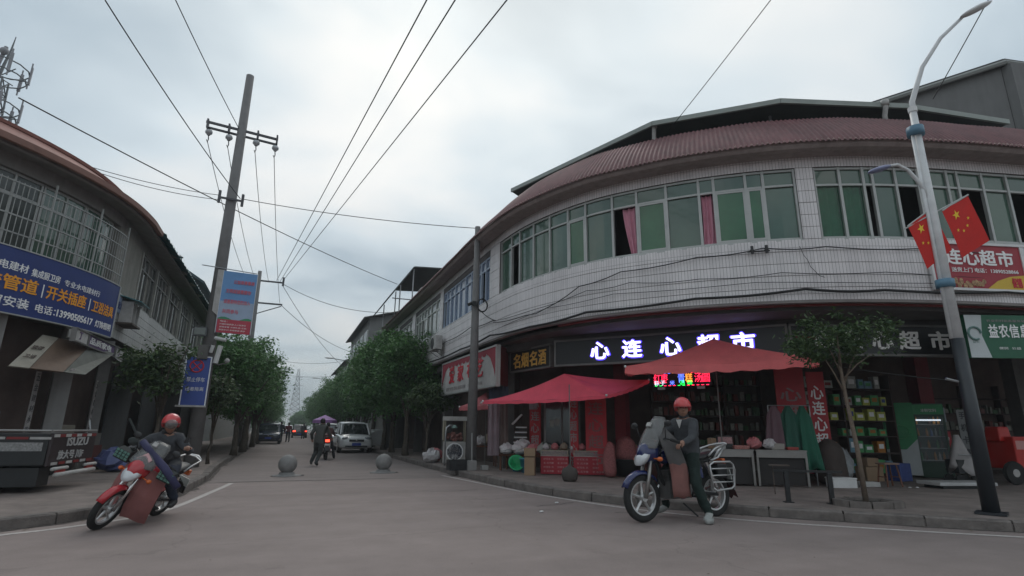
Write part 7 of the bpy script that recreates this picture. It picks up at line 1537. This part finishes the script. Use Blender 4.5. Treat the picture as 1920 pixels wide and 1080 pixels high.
def tree(x, y, v, s, rz, label, group, z=.138, sz=1.):
    t = thing('street_tree', label, 'tree', (x, y, z), rz, group); t.scale = (s, s, s*sz)
    for n_, me in zip(('trunk', 'crown'), variants[v]): place(n_, me, t)
    return t
rr = random.Random(21)
ys = [25.0, 28.2, 31.6, 35, 39, 43.5, 48, 53, 59, 66, 74, 83, 93, 104]
for i, y in enumerate(ys): tt_ = tree(-2.15+rr.uniform(-.05, .15), y, i % 3, [1.0, 1.08, 1.1][i] if i < 3 else rr.uniform(1.05, 1.2), rr.uniform(-.5, .5), f'{ordn[i]} tree from the junction in the left row of the street', 'street trees in the left row', sz=.95); tt_.children[1].location = (.45, 0, 0)
ys = [24.0, 27.2, 30.6, 34.5, 38.5, 43, 48, 53, 59, 66, 74, 83, 93, 104]
for i, y in enumerate(ys): tree(5.0+rr.uniform(-.15, .1), y, (i+1) % 3, [1.02, 1.2, 1.2, 1.2][i] if i < 4 else rr.uniform(1.1, 1.3), rr.uniform(0, 6), f'{ordn[i]} tree from the junction in the right row of the street', 'street trees in the right row')
# small trees
sm_t = thing('small_tree', 'small round topped tree on the left pavement beside the tall pole', 'tree', (-3.05, 17.0, .138)); place('trunk', trunk_mesh('trunk', 5, 1.8, .07, 2.6, .7), sm_t); place('crown', crown_mesh('crown', 31, 1.1, 1.0, .80, 2.5, 62, 60, .13, leaf_b, .3, .30), sm_t)
sm_t = thing('small_tree', 'small dark tree right of the tall pole with low branches', 'tree', (-2.0, 19.4, .138)); place('trunk', trunk_mesh('trunk', 8, 1.4, .05, 2.1, .5), sm_t); place('crown', crown_mesh('crown', 38, .75, .7, .7, 2.1, 50, 55, .12, leaf_b, .3, .26), sm_t)
sm_t = thing('small_tree', 'low dark tree on the right pavement left of the snack cart', 'tree', (4.95, 20.4, .138)); place('trunk', trunk_mesh('trunk', 6, 1.5, .06, 2.0, .6), sm_t); place('crown', crown_mesh('crown', 33, 1.1, 1.1, .6, 2.15, 70, 60, .13, leaf_b, .3, .28), sm_t)
sm_t = thing('small_tree', 'slim young tree in a stone ring at the right kerb', 'tree', (8.8, 6.48, .138)); f = MB(); f.tube([(0, 0, 0), (-.02, .01, .9), (-.09, .03, 1.7), (-.12, .03, 2.2), (-.1, .03, 2.6)], [.045, .036, .03, .025, .018], 9)
for a, e in (((-.09, .03, 1.75), (-.42, .1, 2.4)), ((-.1, .03, 1.9), (.3, 0, 2.5)), ((-.12, .03, 2.1), (-.1, .3, 2.75)), ((-.11, .03, 2.2), (-.4, -.2, 2.7)), ((-.1, .03, 2.0), (.15, -.35, 2.4))): f.tube([a, tuple((Vector(a)+Vector(e))/2+Vector((0, 0, .04))), e], [.018, .012, .006], 6)
f.build('trunk', M('pale_bark', (.17, .13, .10), .9, var=.3, sc=14, bump=.4), sm_t, smooth=True)
o = place('crown', crown_mesh('crown', 35, .98, .9, .50, 2.66, 78, 52, .085, leaf_b, .35, .20), sm_t); o.location = (-.06, .02, 0)
pr = thing('planter_ring', 'low eight sided stone ring round the slim young tree', 'planter', (8.8, 6.46, .138), R(-22))
for k in range(10):
    a0 = 2*math.pi*k/10+.02; a1 = 2*math.pi*(k+1)/10-.02; q = lambda r_, a: (r_*.54*math.cos(a), r_*.40*math.sin(a)); f = MB(); f.prism([q(1, a0), q(1, a1), q(.74, a1), q(.74, a0)], 0, .09+.004*(k % 3)); f.build('kerb_stone', kerb_m, pr, bev=.008)
f = MB(); f.prism([(.39*math.cos(a), .29*math.sin(a)) for a in [2*math.pi*k/16 for k in range(16)]], 0, .05); f.build('soil', M('dark_soil', (.03, .025, .02), .95, bump=.6), pr)
for i, (x, y, r_) in enumerate(((-3.4, 22.5, .7), (5.2, 26, .6))):
    pass
# ---------------------------------------------------------------- far buildings, roof structures, towers
gb = thing('house', 'grey gabled concrete house rising behind the canopy at the upper right', 'house', (24, 16, 0))
f = MB(); f.plate([(15.2, 15.6, 4), (20.59, 8.33, 4), (20.59, 8.33, 12.95), (18.2, 11.5, 12.75), (15.2, 15.6, 12.1)], -.3); f.plate([(20.6, 8.32, 4), (29, 6.0, 4), (29, 6.0, 12.4), (20.6, 8.32, 12.93)], .3); f.box((24.5, 15, 8), (6, 8, 8)); f.build('wall', conc_d if False else M('grey_render', (.17, .17, .17), .9, var=.2, sc=1.2, streak=.4), gb, world=True)
f = MB(); A, B_, C_ = Vector((14.8, 15.9, 12.1)), Vector((20.5, 8.15, 13.06)), Vector((29.2, 5.7, 12.5)); up_ = Vector((0, 0, .1)); bk_ = Vector((.8, .6, .0))*4
f.plate([A, B_, B_+bk_, A+bk_], .1); f.plate([B_, C_, C_+Vector((1, 4, 0)), B_+bk_], .1); f.build('roof', M('dark_tile_roof', (.05, .045, .045), .8, var=.3), gb, world=True)
f = MB(); f.tube([A+Vector((0, 0, -.05)), B_+Vector((0, 0, -.05)), C_+Vector((0, 0, -.05))], .09, 6); f.build('roof_edge', M('pale_edge', (.25, .26, .25), .7), gb, world=True)
cf = thing('roof_canopy', 'sheet metal canopy on posts above the red roof down the street', 'canopy', (6.5, 29, 8.0))
f = MB(); f.plate([(5.35, 35.0, 8.95), (5.35, 26.2, 8.1)[:3], (5.9, 26.0, 9.05), (5.9, 34.5, 9.9)], .06) if False else f.plate([(4.35, 27.5, 7.75), (5.55, 27.5, 9.5), (5.55, 33, 9.5), (4.35, 33, 7.75)], .06); f.plate([(5.55, 27.5, 9.5), (9.5, 27.5, 9.75), (9.5, 33, 9.75), (5.55, 33, 9.5)], .06); f.build('sheet', canopy_u, cf, world=True)
for x, y, z in ((4.9, 27.7, 8.5), (5.55, 27.7, 9.45), (7.4, 27.7, 9.6), (4.9, 32.8, 8.5), (5.55, 32.8, 9.4), (9.2, 27.7, 9.7)): f = MB(); f.tube([(x, y, 7.1), (x, y, z)], .035, 6); f.build('post', galv, cf, world=True)
f = MB(); f.tube([(4.5, 27.6, 7.75), (9.3, 27.6, 7.75)], .03, 6); f.build('beam', galv, cf, world=True)
aircon(5.6, 25.5, 7.3, R(-90), 'air conditioner standing on the red roof below the canopy')
def house(name, label, x0, x1, y0, y1, h, mat, wins, roofm, peak=.8, ov=.5):
    b = thing(name, label, 'house', ((x0+x1)/2, (y0+y1)/2, 0)); f = MB(); f.box(((x0+x1)/2, (y0+y1)/2, h/2), (x1-x0, y1-y0, h)); xm = (x0+x1)/2
    f.add([(x0, y0, h), (x1, y0, h), (xm, y0, h+peak), (x0, y1, h), (x1, y1, h), (xm, y1, h+peak)], [(0, 1, 2), (5, 4, 3), (0, 2, 5, 3), (1, 4, 5, 2)]); f.build('wall', mat, b, world=True)
    f = MB(); f.plate([(x0-ov, y0-ov, h-.15), (xm, y0-ov, h+peak+.1), (xm, y1+ov, h+peak+.1), (x0-ov, y1+ov, h-.15)], .1); f.plate([(xm, y0-ov, h+peak+.1), (x1+ov, y0-ov, h-.15), (x1+ov, y1+ov, h-.15), (xm, y1+ov, h+peak+.1)], .1); f.build('roof', roofm, b, world=True)
    sx_ = x0 if abs(x0-1.5) < abs(x1-1.5) else x1; sg = -1 if sx_ == x0 else 1
    for z in wins:
        n = max(1, int((y1-y0)/2.6))
        for i in range(n):
            yc = y0+(i+.5)*(y1-y0)/n; f = MB(); f.box((sx_+sg*.03, yc, z), (.08, 1.7, 1.35)); wi = f.build('window', whiteframe, b, world=True)
            for q in (-.42, .42): f = MB(); f.box((sx_+sg*.08, yc+q, z), (.03, .72, 1.2)); f.build('pane', gl_l, wi, world=True)
    return b
darkroof = M('dark_tile_roof', (.05, .045, .045)); rend = M('grey_render', (.17, .17, .17))
house('house', 'grey three storey gabled house beyond the red roof on the right', 5.6, 12, 44.5, 58, 9.9, rend, (2.2, 5.4, 8.3), darkroof, .75)
house('house', 'pale house farther down the right side behind the trees', 5.8, 12, 60, 78, 8.2, M('pale_render', (.3, .3, .29), .9, var=.15), (5.2, 7.2), darkroof, 1.)
house('house', 'far low house at the right end of the street', 6.0, 12, 80, 110, 7.2, rend, (5.2,), darkroof, 1.)
house('house', 'long low house down the left side behind the trees', -12, -5.2, 49, 76, 7.2, M('pale_render', (.3, .3, .29)), (5.2,), darkroof, 1.)
house('house', 'far house at the left end of the street', -12, -5.4, 78, 110, 7.6, rend, (5.4,), darkroof, 1.)
house('house', 'short infill house between red roof and the three storey house', 5.7, 12, 34, 44.3, 7.2, M('pale_render', (.3, .3, .29)), (5.2,), darkroof, .7)
# closing trees at the end of the street
me = crown_mesh('crown', 77, 5, 3, 3.2, 3.5, 260, 60, .45, leaf_a, .5, .9); tm = trunk_mesh('trunk', 78, 3, .25, 4.5, 2.5)
for i, (x, y, s) in enumerate(((-4.5, 150, 1.1), (4.0, 165, .9), (9.5, 150, 1.2))):
    t = thing('distant_tree', ['wide distant tree closing the street on the left', 'wide distant tree in the middle of the street end', 'wide distant tree closing the street on the right'][i], 'tree', (x, y, 0), i*2.); t.scale = (s,)*3; place('trunk', tm, t); place('crown', me, t)
# lattice towers
def lattice(t, x, y, z0, z1, w0, w1, n, r_, mat, arms=()):
    f = MB(); L_ = []
    for i in range(n+1):
        u = i/n; w_ = (w0+(w1-w0)*u)/2; z = z0+(z1-z0)*u; L_.append([Vector((x+a*w_, y+b*w_, z)) for a, b in ((-1, -1), (1, -1), (1, 1), (-1, 1))])
    for k in range(4): f.tube([L_[0][k], L_[-1][k]], r_*1.5, 5)
    f.build('legs', mat, t, world=True)['kind'] = 'stuff'
    f = MB()
    for i in range(n):
        for k in range(4): f.tube([L_[i][k], L_[i+1][(k+1) % 4]], r_, 4); f.tube([L_[i][(k+1) % 4], L_[i+1][k]], r_, 4); f.tube([L_[i][k], L_[i][(k+1) % 4]], r_, 4)
    f.build('bracing', mat, t, world=True)['kind'] = 'stuff'
tw_m = M('tower_grey_steel', (.17, .18, .19), .6, metal=.3, var=.2)
TX, TY = -17.3, 36.4
tw = thing('cell_tower', 'lattice cell tower with antenna rings above the left roof', 'tower', (TX, TY, 0))
lattice(tw, TX, TY, 0, 20.4, 2.2, .75, 22, .035, tw_m)
f = MB(); f.tube([(TX, TY, 20.4), (TX+.25, TY, 22.4), (TX+.3, TY, 23.3)], [.1, .05, .02], 6); f.build('mast', tw_m, tw, world=True)
for z in (18.1, 20.6):
    f = MB(); n = 12
    for rr_, zz_ in ((1.25, z), (1.3, z+.6)): f.tube([(TX+rr_*math.cos(2*math.pi*k/n), TY+rr_*math.sin(2*math.pi*k/n), zz_) for k in range(n+1)], .04, 5)
    for k in range(6): a = 2*math.pi*k/6+.4; f.tube([(TX+.3*math.cos(a), TY+.3*math.sin(a), z), (TX+1.3*math.cos(a), TY+1.3*math.sin(a), z+.2)], .035, 4)
    f.build('platform_ring', tw_m, tw, world=True)
    for k in range(6):
        a = 2*math.pi*k/6+.15; f = MB(); f.box((TX+1.35*math.cos(a), TY+1.35*math.sin(a), z+.45), (.09, .15, 1.15), a); f.tube([(TX+1.32*math.cos(a), TY+1.32*math.sin(a), z-.4), (TX+1.32*math.cos(a), TY+1.32*math.sin(a), z+1.3)], .04, 5); f.build('antenna', M('antenna_grey', (.26, .26, .28), .6), tw, world=True)
f = MB(); f.ell((TX+.15, TY-.4, 22.0), (.22, .22, .22), 10, 7); f.tube([(TX-.1, TY-.2, 20.8), (TX+.1, TY-.2, 22.4)], .10, 8); f.build('upper_antenna', M('antenna_grey', (.26, .26, .28)), tw, world=True)
ft = thing('pylon', 'faint lattice pylon at the far end of the street', 'tower', (4.2, 290, 0)); lattice(ft, 4.2, 290, 0, 29, 6, .8, 12, .06, tw_m)
f = MB()
for z, w_ in ((21, 3.0), (25.0, 2.3)): f.tube([(4.2-w_, 290, z), (4.2+w_, 290, z)], .09, 5)
f.build('crossarm', tw_m, ft, world=True)
# street lamps along the side street
for i, (y, z) in enumerate(((54, 7.4), (80, 7.6))):
    t = thing('street_lamp', ['distant street lamp arm over the right trees', 'farther street lamp arm over the right trees'][i], 'street lamp', (5.4, y, .138)); f = MB(); f.tube([(0, 0, 0), (0, 0, z-.6), (-.3, 0, z-.15), (-1.6, 0, z)], [.08, .06, .05, .04], 6); f.build('arm', galv, t); f = MB(); f.ell((-2.0, 0, z+.05), (.5, .14, .07), 10, 6); f.build('lamp_head', galv, t)
# ---------------------------------------------------------------- thin air haze over the whole place
hm_ = bpy.data.materials.new('haze_air'); hm_.use_nodes = True; t_ = hm_.node_tree; t_.nodes.clear(); vo = t_.nodes.new('ShaderNodeVolumePrincipled'); vo.inputs['Density'].default_value = .0013; vo.inputs['Color'].default_value = (.86, .91, .95, 1)
ou = t_.nodes.new('ShaderNodeOutputMaterial'); t_.links.new(vo.outputs[0], ou.inputs['Volume'])
f = MB(); f.box((0, 150, 14.5), (820, 1120, 31.2)); h = f.build('haze', hm_); h['kind'] = 'stuff'; h['label'] = 'thin grey haze filling the street'
# fallen leaves, grit and small scraps gathered along the kerbs
q = random.Random(99); V = []; F = []
def scrap(x, y, z, s): 
    a = q.uniform(0, 6.28); n = len(V); V.extend([(x+s*math.cos(a+k*1.57)*(1 if k % 2 else .6), y+s*math.sin(a+k*1.57)*(1 if k % 2 else .6), z+q.uniform(0, .006)) for k in range(4)]); F.append((n, n+1, n+2, n+3))
for ring, s0, s1 in ((KR, -25, 18), (KL, -25, 14)):
    for i in range(420): s = q.uniform(s0, s1); p = ring.at(s, abs(q.gauss(0, .10))+.02); scrap(p.x, p.y, .005, q.uniform(.008, .03))
    for i in range(260): s = q.uniform(s0, s1); p = ring.at(s, -q.uniform(.2, 2.2)); scrap(p.x, p.y, .142, q.uniform(.008, .03))
for i in range(160): scrap(q.uniform(-1, 6), q.uniform(4, 16), .005, q.uniform(.006, .018))
me = bpy.data.meshes.new('leaf_litter'); me.from_pydata(V, [], F); me.materials.append(M('dry_litter', (.12, .09, .06), .9, var=.6, sc=9)); o = place('leaf_litter', me, kind='stuff'); o['label'] = 'dry leaves and grit scattered along both kerbs'; o['category'] = 'litter'
